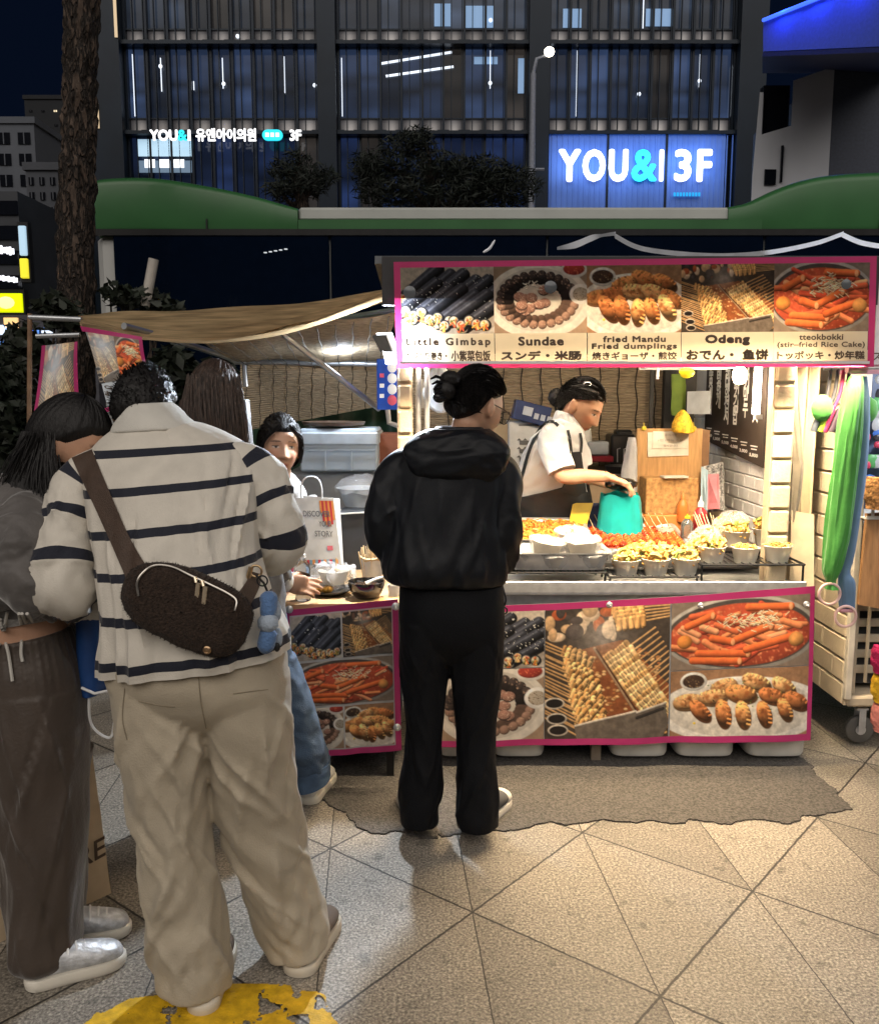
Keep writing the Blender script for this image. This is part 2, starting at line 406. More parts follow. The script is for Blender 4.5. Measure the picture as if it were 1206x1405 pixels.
def p_mandu(w, h, seed=3):
    q = random.Random(seed); p = Pic(w, h, (150, 108, 74)); A = w / h
    p.ell(.52 * A, .62, .62 * A, .50, (226, 216, 200), shade=.1); p.ell(.52 * A, .60, .54 * A, .42, (208, 196, 178), shade=.08)
    p.ell(.17 * A, .17, .2, .14, (220, 212, 198), shade=.25); p.ell(.17 * A, .17, .16, .10, (66, 46, 34), shade=.2, spk=((150, 120, 80), .4))
    L0 = [(.62, .20, .21, .25), (.40, .26, .2, -.25), (.82, .26, .2, .5), (.12, .46, .21, -.2), (.30, .42, .22, .0), (.52, .38, .23, .15), (.72, .42, .22, .3), (.90, .48, .2, .5), (.22, .62, .2, .9), (.37, .66, .2, 1.25), (.53, .68, .2, 1.45), (.69, .66, .21, 1.3), (.84, .62, .19, 1.1)]
    for (x, y, L, a) in L0:
        x += q.uniform(-.015, .015); y += q.uniform(-.02, .02)
        dumpling(p, x * A, y, L * q.uniform(.92, 1.08), a + q.uniform(-.15, .15), q.choice([(220, 146, 78), (206, 124, 62), (228, 164, 98), (196, 112, 56), (214, 136, 70)]), q)
        for j in range(4): p.ell(x * A + q.uniform(-.1, .1), y + q.uniform(-.07, .07), q.uniform(.015, .035), q.uniform(.01, .02), (150, 78, 34), ang=q.uniform(0, 3), shade=.1, soft=4)
    for i in range(30):
        p.ell((.5 + q.uniform(-.25, .3)) * A, .24 + q.uniform(-.06, .4), .010, .008, q.choice([(80, 110, 40), (120, 140, 60), (60, 40, 24)]))
    p.ell(.18 * A, .80, .02, .018, (240, 200, 40))
    p.noise(.2, .15, seed); return p.a
def p_odeng(w, h, seed=4):
    q = random.Random(seed); p = Pic(w, h, (62, 52, 44)); A = w / h
    for i in range(26): p.ell(q.uniform(0, .55) * A, q.uniform(0, .22), q.uniform(.02, .07), q.uniform(.02, .07), q.choice([(206, 160, 110), (120, 80, 60), (226, 190, 150), (180, 80, 40), (70, 60, 56)]), shade=.3)
    p.poly([(.22 * A, .33), (.62 * A, .25), (1.02 * A, .62), (1.0 * A, .86), (.26 * A, .93)], (128, 66, 32))
    for i in range(240):
        x, y = q.uniform(.25, .92) * A, q.uniform(.32, .84); p.ell(x, y, .015, .010, q.choice([(190, 130, 70), (150, 84, 40), (214, 168, 108), (170, 110, 60)]), shade=.3)
    def skewer(x0, y0, x1, y1, n, col):
        p.cap(x0, y0, x1, y1, .007, (188, 140, 84), shade=.6)
        for j in range(n):
            t = .0 + j / n * .52; cx, cy = x1 + (x0 - x1) * t, y1 + (y0 - y1) * t
            dx, dy = x1 - x0, y1 - y0; l = math.hypot(dx, dy); s = .032 * (1 if j % 2 else -1)
            k_ = q.uniform(.78, 1.14); o_ = q.uniform(-.006, .006); p.cap(cx - dy / l * q.uniform(.026, .042) + o_, cy + dx / l * .034, cx + dy / l * q.uniform(.026, .042) + s * .3, cy - dx / l * .034 + o_, q.uniform(.014, .021), tuple(min(255, int(c * k_)) for c in col), shade=1.0)
    for i in range(22):
        y = .26 + .030 * i + q.uniform(-.01, .01)
        skewer(-.02 * A, y * .92, (.34 + .012 * i + q.uniform(-.03, .03)) * A, y + .13 + .006 * i, 9, (218, 166, 98) if i % 3 else (196, 136, 70))
    for i in range(16):
        y = .30 + .036 * i; skewer((.74 + .022 * i) * A + .14 * A, y - .13, (.50 + .028 * i) * A, y + .11, 9, (224, 180, 116) if i % 3 else (200, 146, 82))
    for i in range(5): skewer(1.02 * A, .01 + .02 * i, (.56 + .01 * i) * A, .02 + .03 * i, 9, (222, 158, 86))
    p.cap(.40 * A, .31, .73 * A, .80, .011, (152, 120, 88), shade=.6); p.cap(.415 * A, .315, .745 * A, .80, .006, (70, 36, 20))
    p.poly([(.24 * A, .90), (.72 * A, .785), (.745 * A, .80), (.97 * A, .74), (1.0 * A, .9), (.95 * A, 1.0), (.26 * A, 1.0)], (96, 84, 72))
    p.cap(.25 * A, .90, .73 * A, .79, .009, (196, 180, 160)); p.cap(.74 * A, .80, .97 * A, .74, .009, (190, 176, 158)); p.cap(.74 * A, .84, .95 * A, .78, .012, (44, 38, 34))
    for x, y in ((.08, .72), (.10, .84), (.11, .93)):
        p.ell(x * A, y, .075, .045, (206, 190, 168), shade=.2); p.ell(x * A, y, .062, .034, (30, 24, 22), shade=.1)
    p.steam(.45 * A, .22, .22, .2, .5); p.noise(.25, .15, seed); return p.a
def p_tteok(w, h, seed=5):
    q = random.Random(seed); p = Pic(w, h, (122, 104, 88)); A = w / h
    p.ell(.5 * A, .5, .56 * A, .54, (176, 166, 152), shade=.25); p.ell(.5 * A, .5, .53 * A, .49, (74, 66, 60), shade=.1); p.ell(.5 * A, .52, .51 * A, .45, (192, 72, 42), shade=.25, spk=((228, 130, 80), .25))
    for i in range(46):
        x, y = q.uniform(.08, .92) * A, q.uniform(.15, .88)
        if ((x / A - .5) / .46) ** 2 + ((y - .52) / .40) ** 2 > 1: continue
        a = q.uniform(-.6, .6); L = q.uniform(.10, .2)
        p.cap(x - L * math.cos(a), y - L * math.sin(a), x + L * math.cos(a), y + L * math.sin(a), q.uniform(.03, .05), q.choice([(226, 104, 56), (212, 86, 46), (234, 128, 72), (200, 70, 42), (238, 150, 96)]), shade=.7)
    for (x0, y0, x1, y1) in [(.2, .76, .56, .80), (.16, .86, .5, .9), (.44, .62, .72, .42), (.56, .14, .86, .16), (.55, .74, .9, .56), (.12, .36, .3, .22), (.3, .55, .45, .62)]:
        p.cap(x0 * A, y0, x1 * A, y1, .055, (228, 98, 42), shade=.7); p.ell(x1 * A, y1, .03, .05, (244, 160, 100), shade=.2)
    p.ell(.10 * A, .58, .11, .10, (226, 132, 50), shade=.55); p.ell(.90 * A, .62, .11, .10, (214, 140, 66), shade=.55)
    for i in range(90):
        x, y = (.58 + q.gauss(0, .11)) * A, .33 + q.gauss(0, .06); a = q.uniform(-.8, .8); p.cap(x, y, x + .07 * math.cos(a), y + .07 * math.sin(a), .007, q.choice([(238, 216, 168), (226, 196, 140), (244, 226, 186)]), shade=.5)
    p.noise(.15, .12, seed); return p.a

def p_glare(w, h, seed=6):  # odeng picture with pale lamp glare mixed into its printed colours
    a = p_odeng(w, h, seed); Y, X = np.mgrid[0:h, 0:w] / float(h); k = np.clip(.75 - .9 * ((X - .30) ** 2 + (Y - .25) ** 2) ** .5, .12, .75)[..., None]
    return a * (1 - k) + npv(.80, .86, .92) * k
M_PRINT = mat('printed vinyl', (1, 1, 1), .55, var=.04, attr=True, spec=.3)
M_PRINTB = mat('backlit printed banner cloth', (1, 1, 1), .6, var=.03, attr=True, transl=.72, spec=.2)
def picture(name, parent, rgb, fn, m=None, step=2):
    """rgb image laid on the surface fn(u, v), u to the right and v downwards"""
    h, w_, _3 = rgb.shape
    mb = MB(); mb.grid(fn, w_ - 1, h - 1, 0, True)
    c = rgb.reshape(-1, 3); g = c.mean(1, keepdims=True); c = np.clip((c * .86 + g * .14) * 1.06 + .015, 0, 1)
    return ob(name, mb, m or M_PRINT, parent, colors=srgb_arr(c))
def srgb_arr(c): return np.where(c <= .04045, c / 12.92, ((np.clip(c, 0, 1) + .055) / 1.055) ** 2.4)
def bil(a, b, c, d, off=0.0):
    """surface through corners: top left, top right, bottom right, bottom left"""
    a, b, c, d = map(np.asarray, (a, b, c, d)); n = unit(np.cross(d - a, b - a)) * off
    def fn(u, v):
        u = u[:, None]; v = v[:, None]
        return (a * (1 - u) + b * u) * (1 - v) + (d * (1 - u) + c * u) * v + n
    return fn
# ------------------------------------------------------------------ ground: granite flags, every square cut along one diagonal
def ground_mat():
    m = bpy.data.materials.new('granite flags'); m.use_nodes = True; N = m.node_tree.nodes; L = m.node_tree.links
    b = N['Principled BSDF']; tc = N.new('ShaderNodeTexCoord')
    def math_(op, a, bb=None):
        n = N.new('ShaderNodeMath'); n.operation = op
        for i, x in enumerate((a, bb)):
            if x is None: continue
            if isinstance(x, (int, float)): n.inputs[i].default_value = x
            else: L.new(x, n.inputs[i])
        return n.outputs[0]
    off = N.new('ShaderNodeVectorMath'); off.operation = 'SUBTRACT'; off.inputs[1].default_value = (0.099, 2.451, 0); L.new(tc.outputs['Object'], off.inputs[0])
    def dot(v):
        n = N.new('ShaderNodeVectorMath'); n.operation = 'DOT_PRODUCT'; n.inputs[1].default_value = v; L.new(off.outputs[0], n.inputs[0]); return n.outputs['Value']
    det = .474 * .483 + .372 * .41
    a = dot((.483 / det, -.41 / det, 0)); c = dot((.372 / det, .474 / det, 0)); s = math_('ADD', a, c)
    wob = N.new('ShaderNodeTexNoise'); wob.inputs['Scale'].default_value = 30; L.new(tc.outputs['Object'], wob.inputs[0])
    wv = math_('MULTIPLY', math_('SUBTRACT', wob.outputs[0], .5), .012)
    def line(x, wd):
        f = math_('FRACT', math_('ADD', x, wv)); d = math_('MINIMUM', f, math_('SUBTRACT', 1.0, f))
        mr = N.new('ShaderNodeMapRange'); mr.interpolation_type = 'SMOOTHSTEP'
        mr.inputs[1].default_value = wd * .35; mr.inputs[2].default_value = wd; L.new(d, mr.inputs[0]); return mr.outputs[0]
    g = math_('MULTIPLY', math_('MULTIPLY', line(a, .0090), line(c, .0085)), line(s, .0065))
    cell = N.new('ShaderNodeCombineXYZ'); L.new(math_('FLOOR', a), cell.inputs[0]); L.new(math_('FLOOR', c), cell.inputs[1]); L.new(math_('FLOOR', s), cell.inputs[2])
    wn = N.new('ShaderNodeTexWhiteNoise'); L.new(cell.outputs[0], wn.inputs[0])
    def noise(sc, det_=3):
        n = N.new('ShaderNodeTexNoise'); n.inputs['Scale'].default_value = sc; n.inputs['Detail'].default_value = det_; n.inputs['Roughness'].default_value = .65
        L.new(tc.outputs['Object'], n.inputs[0]); return n.outputs[0]
    rp = N.new('ShaderNodeValToRGB'); cr = rp.color_ramp; cr.elements[0].position = .30; cr.elements[0].color = (.046, .039, .031, 1); cr.elements[1].position = .70; cr.elements[1].color = (.60, .535, .445, 1)
    e = cr.elements.new(.45); e.color = (.195, .172, .142, 1); e = cr.elements.new(.55); e.color = (.32, .285, .236, 1)
    L.new(noise(125, 4), rp.inputs[0])
    dirt = math_('MULTIPLY_ADD', noise(2.2, 4), .55); N[dirt.node.name].inputs[2].default_value = .66
    sm_ = N.new('ShaderNodeMapRange'); sm_.inputs[1].default_value = .62; sm_.inputs[2].default_value = .70; sm_.inputs[3].default_value = 1.0; sm_.inputs[4].default_value = .62; L.new(noise(11, 2), sm_.inputs[0])
    s2_ = N.new('ShaderNodeMapRange'); s2_.inputs[1].default_value = .55; s2_.inputs[2].default_value = .75; s2_.inputs[3].default_value = 1.0; s2_.inputs[4].default_value = .7; L.new(noise(3.7, 5), s2_.inputs[0])
    dirt = math_('MULTIPLY', math_('MULTIPLY', dirt, sm_.outputs[0]), s2_.outputs[0])
    tile = math_('MULTIPLY_ADD', wn.outputs['Value'], .42); N[tile.node.name].inputs[2].default_value = .70
    k = math_('MULTIPLY', math_('MULTIPLY', dirt, tile), math_('MULTIPLY_ADD', g, .93)); k.node.inputs[1].default_value = 1.0
    gg = math_('MULTIPLY_ADD', g, .9); gg.node.inputs[2].default_value = .1
    k = math_('MULTIPLY', math_('MULTIPLY', dirt, tile), gg)
    vm = N.new('ShaderNodeVectorMath'); vm.operation = 'SCALE'; L.new(rp.outputs[0], vm.inputs[0]); L.new(k, vm.inputs['Scale'])
    L.new(vm.outputs[0], b.inputs['Base Color'])
    rr = math_('MULTIPLY_ADD', noise(9, 4), .35); rr.node.inputs[2].default_value = .36; L.new(rr, b.inputs['Roughness'])
    bp = N.new('ShaderNodeBump'); bp.inputs['Strength'].default_value = .3; bp.inputs['Distance'].default_value = .004
    hh = math_('MULTIPLY_ADD', noise(165, 3), .10); L.new(g, hh.node.inputs[2]); L.new(hh, bp.inputs['Height']); L.new(bp.outputs[0], b.inputs['Normal'])
    return m
mb = MB(); mb.quad((-120, -60, 0), (120, -60, 0), (120, 200, 0), (-120, 200, 0))
tag(ob('pavement', mb, ground_mat()), kind='structure')
mb = MB(); mb.quad((-110, 5.6, .004), (110, 5.6, .004), (110, 22, .004), (-110, 22, .004))
tag(ob('road', mb, mat('asphalt', (.035, .035, .037), .7, var=.2, bump=.3, bs=90)), kind='structure')

def cells_sheet(name, poly, keep, m, z, th=.0, cell=.008, jag=.0):
    """a sheet cut from small cells inside a ground polygon; keep(x, y) says which cells are left"""
    P = np.array(poly); lo = P.min(0); hi = P.max(0)
    nx, ny = int((hi[0] - lo[0]) / cell), int((hi[1] - lo[1]) / cell)
    X, Y = np.meshgrid(lo[0] + (np.arange(nx) + .5) * cell, lo[1] + (np.arange(ny) + .5) * cell)
    q = np.stack([X.ravel() * 9, Y.ravel() * 9, np.zeros(X.size)], 1)
    xj = X + jag * fbm(q, 4).reshape(X.shape); yj = Y + jag * fbm(q + 40, 4).reshape(X.shape)
    ins = np.zeros(X.shape, bool); n = len(P)
    for i in range(n):
        (xa, ya), (xb, yb) = P[i], P[(i + 1) % n]
        if ya == yb: continue
        ins ^= ((ya > yj) != (yb > yj)) & (xj < (xb - xa) * (yj - ya) / (yb - ya) + xa)
    ins &= keep(X, Y)
    vid = -np.ones((ny + 1, nx + 1), int); V = []; F = []
    def vi(j, i):
        if vid[j, i] < 0: vid[j, i] = len(V); V.append((lo[0] + i * cell, lo[1] + j * cell, z))
        return vid[j, i]
    for j, i in zip(*np.nonzero(ins)): F.append((vi(j, i), vi(j, i + 1), vi(j + 1, i + 1), vi(j + 1, i)))
    return (np.array(V), F)
# worn yellow paint at the viewer's feet
yp = [G(x, y)[:2] for x, y in [(95, 1425), (130, 1392), (230, 1360), (330, 1352), (400, 1352), (452, 1375), (478, 1425)]]
def keep_y(X, Y):
    n = fbm(np.stack([X.ravel() * 14, Y.ravel() * 14, np.full(X.size, 2.2)], 1), 4).reshape(X.shape)
    edge = fbm(np.stack([X.ravel() * 40, Y.ravel() * 40, np.full(X.size, 5.2)], 1), 3).reshape(X.shape)
    px = (X + .45) / .25
    return (n + .45 * edge) < .22 - .30 * np.clip(px, -.6, 1.2)
vv = cells_sheet('y', yp, keep_y, None, .004, cell=.003, jag=.03)
tag(ob('painted_marking', vv, mat('yellow road paint', (.60, .36, .012), .55, var=.3, vs=30, bump=.3, bs=160)), kind='structure')
# rough grey mat before the counter
mp = [G(x, y)[:2] for x, y in [(380, 1040), (445, 1100), (505, 1142), (590, 1152), (700, 1140), (810, 1128), (960, 1130), (1075, 1128), (1170, 1112), (1120, 1062), (1090, 1030)]]
mp = [(p[0], p[1]) for p in mp] + [(1.62, 3.72), (-.75, 3.72)]
vm_, vf_ = cells_sheet('m', mp, lambda X, Y: np.ones(X.shape, bool), None, .006, cell=.005, jag=.045)
nm = len(vm_); ed = {}
for q in vf_:
    for a_, b_ in zip(q, q[1:] + q[:1]): ed[(a_, b_)] = 1
low = vm_.copy(); low[:, 2] = .001
vf2 = list(vf_) + [(b_, a_, a_ + nm, b_ + nm) for (a_, b_) in ed if (b_, a_) not in ed]
o = ob('floor_mat', (np.concatenate([vm_, low]), vf2), mat('coarse grey matting', (.080, .073, .066), .95, var=.5, vs=110, bump=.8, bs=130))
for p_ in o.data.polygons: p_.use_smooth = False
tag(o, 'rough grey matting with torn edges laid along the foot of the food stall', 'mat')

# ------------------------------------------------------------------ office building
def BX(px, Y=40, py=150): return W(px, py, Y)[0]
def BZ(py, Y=40): return W(603, py, Y)[2]
bld = thing('office_building', 'dark glass office building behind the bus with two rows of backlit spandrels', 'building', (0, 40, 0))
mdk = mat('dark facade metal', (.008, .015, .026), .35, metal=.3, var=.2, vs=.6)
mb = MB(); mb.box((BX(588), 46, 11), (BX(1040) - BX(140), 11.4, 34), mi=0); ob('core', mb, mdk, bld)
def panes(x0, x1, n, y0, y1, Y, base, seed, warm=0.0):
    """a run of panes with what can be seen of the lit rooms behind them"""
    q = random.Random(seed); mb = MB(); cols = []
    nx, nz = 6, 10
    for i in range(n):
        a, b_ = x0 + (x1 - x0) * i / n + .05, x0 + (x1 - x0) * (i + 1) / n - .05
        k = q.uniform(.55, 1.15); c = np.asarray(base, float) * k
        if q.random() < warm: c = npv(60, 55, 52) * q.uniform(.6, 1.0)
        U, V = np.meshgrid(np.linspace(0, 1, nx + 1), np.linspace(0, 1, nz + 1))
        z0, z1 = BZ(y1, Y), BZ(y0, Y)
        P = np.stack([a + (b_ - a) * U.ravel(), np.full(U.size, Y), z0 + (z1 - z0) * V.ravel()], 1)
        idx = np.arange((nx + 1) * (nz + 1)).reshape(nz + 1, nx + 1)
        mb.add(P, np.stack([idx[:-1, :-1], idx[:-1, 1:], idx[1:, 1:], idx[1:, :-1]], -1).reshape(-1, 4))
        t = 1 + .7 * fbm(np.stack([P[:, 0] * .35, np.full(len(P), seed * 1.7), P[:, 2] * 1.1], 1), 2)
        beam = (np.abs(V.ravel() - q.uniform(.35, .6)) < .06) * -.35
        cols.append(srgb_arr(np.clip(c / 255.0 * np.clip(t + beam, .25, 1.8)[:, None], 0, 1)))
    return mb, np.concatenate(cols)
M_PANE = mat('office glass', (1, 1, 1), .08, var=.1, vs=.5, emit=.58, attr=True)
for nd in M_PANE.node_tree.nodes:
    if nd.type == 'BSDF_PRINCIPLED':
        for l in list(nd.inputs['Base Color'].links): M_PANE.node_tree.links.remove(l)
        nd.inputs['Base Color'].default_value = (.01, .014, .02, 1)
M_SPAN = mat('backlit spandrel glass', (1, 1, 1), .3, var=.12, vs=1.2, emit=.75, attr=True)
bays = [(178, 438, 9), (466, 722, 9), (752, 1002, 9)]
floors = [(-70, 42, 62, (50, 60, 76)), (67, 164, 184, (46, 60, 88)), (189, 300, None, (34, 48, 84))]
mull = MB(); seed = 0
for bi, (xa, xb, n) in enumerate(bays):
    for fi, (ya, yb, yc, base) in enumerate(floors):
        seed += 1; x0, x1 = BX(xa), BX(xb)
        base2 = npv(*base) * (1.0 if bi < 2 else 1.15)
        m_, c_ = panes(x0, x1, n, ya, yb, 40.0, base2, seed, .22 if (bi == 0 and fi < 2) else .05)
        win = ob('window', m_, M_PANE, bld, colors=c_)
        fr = MB(); z0, z1 = BZ(yb if yc is None else yc), BZ(ya)
        for i in range(n + 1):
            x = x0 + (x1 - x0) * i / n; fr.box((x, 39.86, (z0 + z1) / 2), (.10, .3, z1 - z0))
        for i in range(n * 2): x = x0 + (x1 - x0) * (i + .5) / (n * 2) + .12; fr.box((x, 39.80, (z0 + z1) / 2), (.035, .16, z1 - z0))
        fr.box(((x0 + x1) / 2, 39.9, z1 + .05), (x1 - x0, .25, .12))
        fr.box(((x0 + x1) / 2, 39.9, BZ(yb)), (x1 - x0, .2, .06))
        if yc is not None:
            fr.box(((x0 + x1) / 2, 39.7, z0 - .08), (x1 - x0 + .4, .7, .14))
            for i in range(n + 1): fr.box((x0 + (x1 - x0) * i / n, 39.55, z0 - .02), (.5, .3, .1))
        ob('frame', fr, mdk, win)
        if yc is not None:
            sm = MB(); cc = []
            for i in range(n):
                a, b_ = x0 + (x1 - x0) * i / n + .05, x0 + (x1 - x0) * (i + 1) / n - .05
                U, V = np.meshgrid(np.linspace(0, 1, 9), np.linspace(0, 1, 5)); za, zb = BZ(yc), BZ(yb)
                P = np.stack([a + (b_ - a) * U.ravel(), np.full(U.size, 39.97), za + (zb - za) * V.ravel()], 1)
                idx = np.arange(45).reshape(5, 9); sm.add(P, np.stack([idx[:-1, :-1], idx[:-1, 1:], idx[1:, 1:], idx[1:, :-1]], -1).reshape(-1, 4))
                g_ = np.exp(-((U.ravel() - .5) / .33) ** 2) * (1 - .45 * V.ravel())
                cc.append(srgb_arr((npv(58, 56, 58)[None] + g_[:, None] * npv(108, 104, 98)[None]) * rnd.uniform(.75, 1.05) / 255.0))
            ob('spandrel', sm, M_SPAN, bld, colors=np.concatenate(cc))
# lit things seen in the rooms
M_LED = emis('room lamp', (.8, .88, 1), 1.1); M_LROOM = emis('lit room', tuple(srgb(120, 150, 185)), .75)
def rl(fn, m=None): lt = MB(); fn(lt); ob('room_lamp', lt, m or M_LED, bld)
for x, y0, y1 in [(224, 80, 126), (308, 80, 122), (392, 78, 128), (434, 85, 122), (186, 75, 160), (470, 80, 160), (672, 70, 122), (752, 95, 118), (790, 70, 160), (875, 75, 160), (957, 75, 120), (1000, 90, 160), (878, 0, 40), (268, 112, 124)]:
    rl(lambda lt: lt.box((BX(x), 39.9, (BZ(y0) + BZ(y1)) / 2), (.03, .04, BZ(y0) - BZ(y1))))
for x0, y0, x1, y1 in [(522, 88, 620, 72), (530, 105, 622, 92)]: rl(lambda lt: lt.tube([npv(BX(x0), 39.9, BZ(y0)), npv(BX(x1), 39.9, BZ(y1))], .05, 6))
for x, y in [(330, 51), (672, 29), (224, 92), (309, 116), (433, 118), (672, 115), (875, 130), (957, 112), (755, 72)]: rl(lambda lt: lt.ball((BX(x), 39.85, BZ(y)), .085, 8, 6))
for x0, y0, x1, y1 in [(596, 5, 618, 36), (636, 8, 676, 38), (770, 12, 795, 38), (882, 12, 920, 36), (710, 80, 718, 128), (650, 78, 682, 88)]:
    rl(lambda lt: lt.box(((BX(x0) + BX(x1)) / 2, 39.95, (BZ(y0) + BZ(y1)) / 2), (BX(x1) - BX(x0), .02, BZ(y0) - BZ(y1))), M_LROOM)
pl = MB()
for xa, xb in ((128, 176), (440, 464), (723, 750), (1004, 1040)):
    pl.box(((BX(xa) + BX(xb)) / 2, 39.6, 11), (BX(xb) - BX(xa), .9, 34))
ob('pillar', pl, mdk, bld)
M_EDGE = emis('edge light strip', (.5, .38, .24), .9)
for x, y0, y1 in ((140, 10, 62), (147, 10, 62), (144, 150, 184), (174, 10, 62)):
    gl = MB(); gl.box((BX(x), 39.1, (BZ(y0) + BZ(y1)) / 2), (.12, .04, BZ(y0) - BZ(y1))); ob('edge_light', gl, M_EDGE, bld)
# white lit display on the third floor, left
mb = MB(); mb.box(((BX(190) + BX(263)) / 2, 39.75, (BZ(193) + BZ(216)) / 2), (BX(263) - BX(190), .06, BZ(193) - BZ(216)))
for i in range(3): mb.box((BX(205 + 20 * i), 39.76, BZ(226)), (.45, .05, .35), mi=1)
mb.box(((BX(190) + BX(263)) / 2, 39.77, BZ(230)), (BX(263) - BX(190), .04, .5), mi=2)
ob('lit_display', mb, [emis('display white', tuple(srgb(165, 195, 215)), .9), emis('display lamp', (.9, .95, 1), 1.2), emis('display grey', tuple(srgb(90, 110, 130)), .8)], bld)

M_SIGNW = emis('sign letter white', (.95, .97, 1), 1.25); M_SIGNC = emis('sign letter cyan', (.02, .66, .80), .95)
def ltext(mb, s, x0, x1, y0, y1, Y, bold, mi=0, sp=1.0):
    text(mb, s, (((BX(x0, Y, (y0 + y1) / 2) + BX(x1, Y, (y0 + y1) / 2)) / 2), Y, (BZ(y0, Y) + BZ(y1, Y)) / 2), BX(x1, Y, y0) - BX(x0, Y, y0), BZ(y0, Y) - BZ(y1, Y), bold=bold, mi=mi, sp=sp)
sg = thing('illuminated_sign', 'large white and cyan sign reading YOU&I 3F on a blue lit panel', 'sign', (BX(870), 39.5, BZ(228)))
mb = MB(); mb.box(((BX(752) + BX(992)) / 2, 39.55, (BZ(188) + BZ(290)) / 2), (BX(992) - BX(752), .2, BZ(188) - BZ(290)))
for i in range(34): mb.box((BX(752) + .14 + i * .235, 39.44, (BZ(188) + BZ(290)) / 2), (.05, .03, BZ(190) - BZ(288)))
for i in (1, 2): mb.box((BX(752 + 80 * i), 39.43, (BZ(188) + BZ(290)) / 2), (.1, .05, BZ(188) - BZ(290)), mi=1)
ob('panel', mb, [mat('ribbed panel with letter glow', (.10, .20, .55), .45, var=.15, vs=.6, emit=.022, ecol=(.05, .16, 1.0)), mdk], sg)  # the letters' light on the panel is put in as a faint emission
mb = MB(); b_ = .055
for s_, x0, x1 in (('Y', 766, 797), ('O', 799, 831), ('U', 835, 862), ('I', 904, 911), ('3', 925, 949), ('F', 956, 977)): ltext(mb, s_, x0 + 2, x1 - 2, 206, 247, 39.30, b_ * (1.15 if s_ != 'I' else .9))
ltext(mb, '&', 868, 900, 206, 247, 39.30, b_ * 1.0, mi=1)
ob('lettering', mb, [M_SIGNW, M_SIGNC], sg)
mb = MB(); ltext(mb, 'www', 925, 960, 268, 273, 39.3, .0)
mb = MB()
for i in range(9): mb.box((BX(924 + i * 4.2), 39.32, BZ(271)), (.09, .02, .16))
ob('small_print', mb, emis('small print cyan', (.01, .3, .6), .8), sg)
ld = bpy.data.lights.new('sign glow', 'AREA'); ld.energy = 75; ld.color = (.35, .6, 1); ld.shape = 'RECTANGLE'; ld.size = 7; ld.size_y = 1.2
lo_ = bpy.data.objects.new('sign_glow', ld); COL.objects.link(lo_); lo_.location = (BX(870), 38.6, BZ(228)); lo_.rotation_euler = (R(90), 0, 0); lo_.parent = sg; lo_.location = npv(BX(870), 38.6, BZ(228)) - npv(*sg.location)
sg2 = thing('illuminated_sign', 'small white lit sign with Korean letters and a cyan pill, above the left bus roof', 'sign', (BX(300), 39.4, BZ(185)))
mb = MB(); b_ = .020
ltext(mb, 'YOU', 206, 243, 178, 192, 39.2, b_ * 1.4); ltext(mb, '&', 244, 256, 178, 192, 39.2, b_ * 1.2, mi=1); ltext(mb, 'I', 258, 261, 178, 192, 39.2, b_)
ltext(mb, '유앤아이의원', 269, 351, 176, 193, 39.2, b_ * 1.1); ltext(mb, '3F', 398, 413, 178, 192, 39.2, b_ * 1.2)
ob('lettering', mb, [M_SIGNW, M_SIGNC], sg2)
mb = MB(); xa, xb, zc = BX(360, 39.2, 185), BX(388, 39.2, 185), BZ(185, 39.2); r_ = .22
pts = [(xb - r_ + r_ * math.cos(t), zc + r_ * math.sin(t)) for t in np.linspace(-PI / 2, PI / 2, 9)] + [(xa + r_ + r_ * math.cos(t), zc + r_ * math.sin(t)) for t in np.linspace(PI / 2, 3 * PI / 2, 9)]
mb.prism(pts, 39.15, 39.25)
for i in range(3): mb.box((BX(367 + i * 7, 39.2, 185), 39.13, zc), (.15, .02, .16), mi=1)
ob('pill', mb, [M_SIGNC, M_SIGNW], sg2)

# ------------------------------------------------------------------ other buildings
M_CONC = mat('grey concrete', (.20, .20, .21), .8, var=.15, vs=.8)
M_DGLASS = mat('dark window glass', (.006, .007, .010), .1, var=.1)
def block(label, x0, x1, y0, Y, wall, rows, cols, wy0, wy1, lit=0.0, ww=.6, wh=.55, seed=1, depth=9):
    q = random.Random(seed); xa, xb = BX(x0, Y, 250), BX(x1, Y, 250); zt = BZ(y0, Y)
    t = thing('distant_building', label, 'building', ((xa + xb) / 2, Y, 0))
    mb = MB(); mb.box(((xa + xb) / 2, Y + depth / 2, zt / 2), (xb - xa, depth, zt)); mb.box(((xa + xb) / 2, Y + depth / 2, zt + .2), (xb - xa + .3, depth + .3, .5))
    ob('wall', mb, wall, t)
    k = 0
    for r_ in range(rows):
        for c in range(cols):
            x = xa + (xb - xa) * (c + .5) / cols; z = BZ(wy0 + (wy1 - wy0) * (r_ + .5) / rows, Y); dx = (xb - xa) / cols * ww; dz = (BZ(wy0, Y) - BZ(wy1, Y)) / rows * wh
            m = MB(); m.box((x, Y - .03, z), (dx, .1, dz)); m.box((x, Y - .09, z), (.08, .06, dz), mi=1)
            L_ = q.random() < lit; ob('window', m, [emis('lit window', (.9, .75, .5), .8) if L_ else M_DGLASS, wall], t)
    return t
block('grey block with rows of wide dark windows at the far left', -60, 51, 168, 75, mat('pale grey render', (.085, .095, .115), .8, var=.1, vs=.4), 3, 4, 175, 262, seed=2)
block('tall grey building with small square windows just left of the pine trunk', 36, 80, 232, 62, mat('grey stone', (.06, .066, .08), .8, var=.1, vs=.4), 8, 3, 238, 402, ww=.45, wh=.5, seed=3)
block('black high rise with a few lit windows behind the pine trunk', 40, 140, 135, 120, mat('night dark wall', (.008, .010, .014), .8), 6, 6, 142, 260, lit=.22, ww=.25, wh=.12, seed=8)
sb = thing('shop_building', 'dark shop building with lit yellow and white signs at the far left', 'building', (BX(-20, 34, 300), 34, 0))
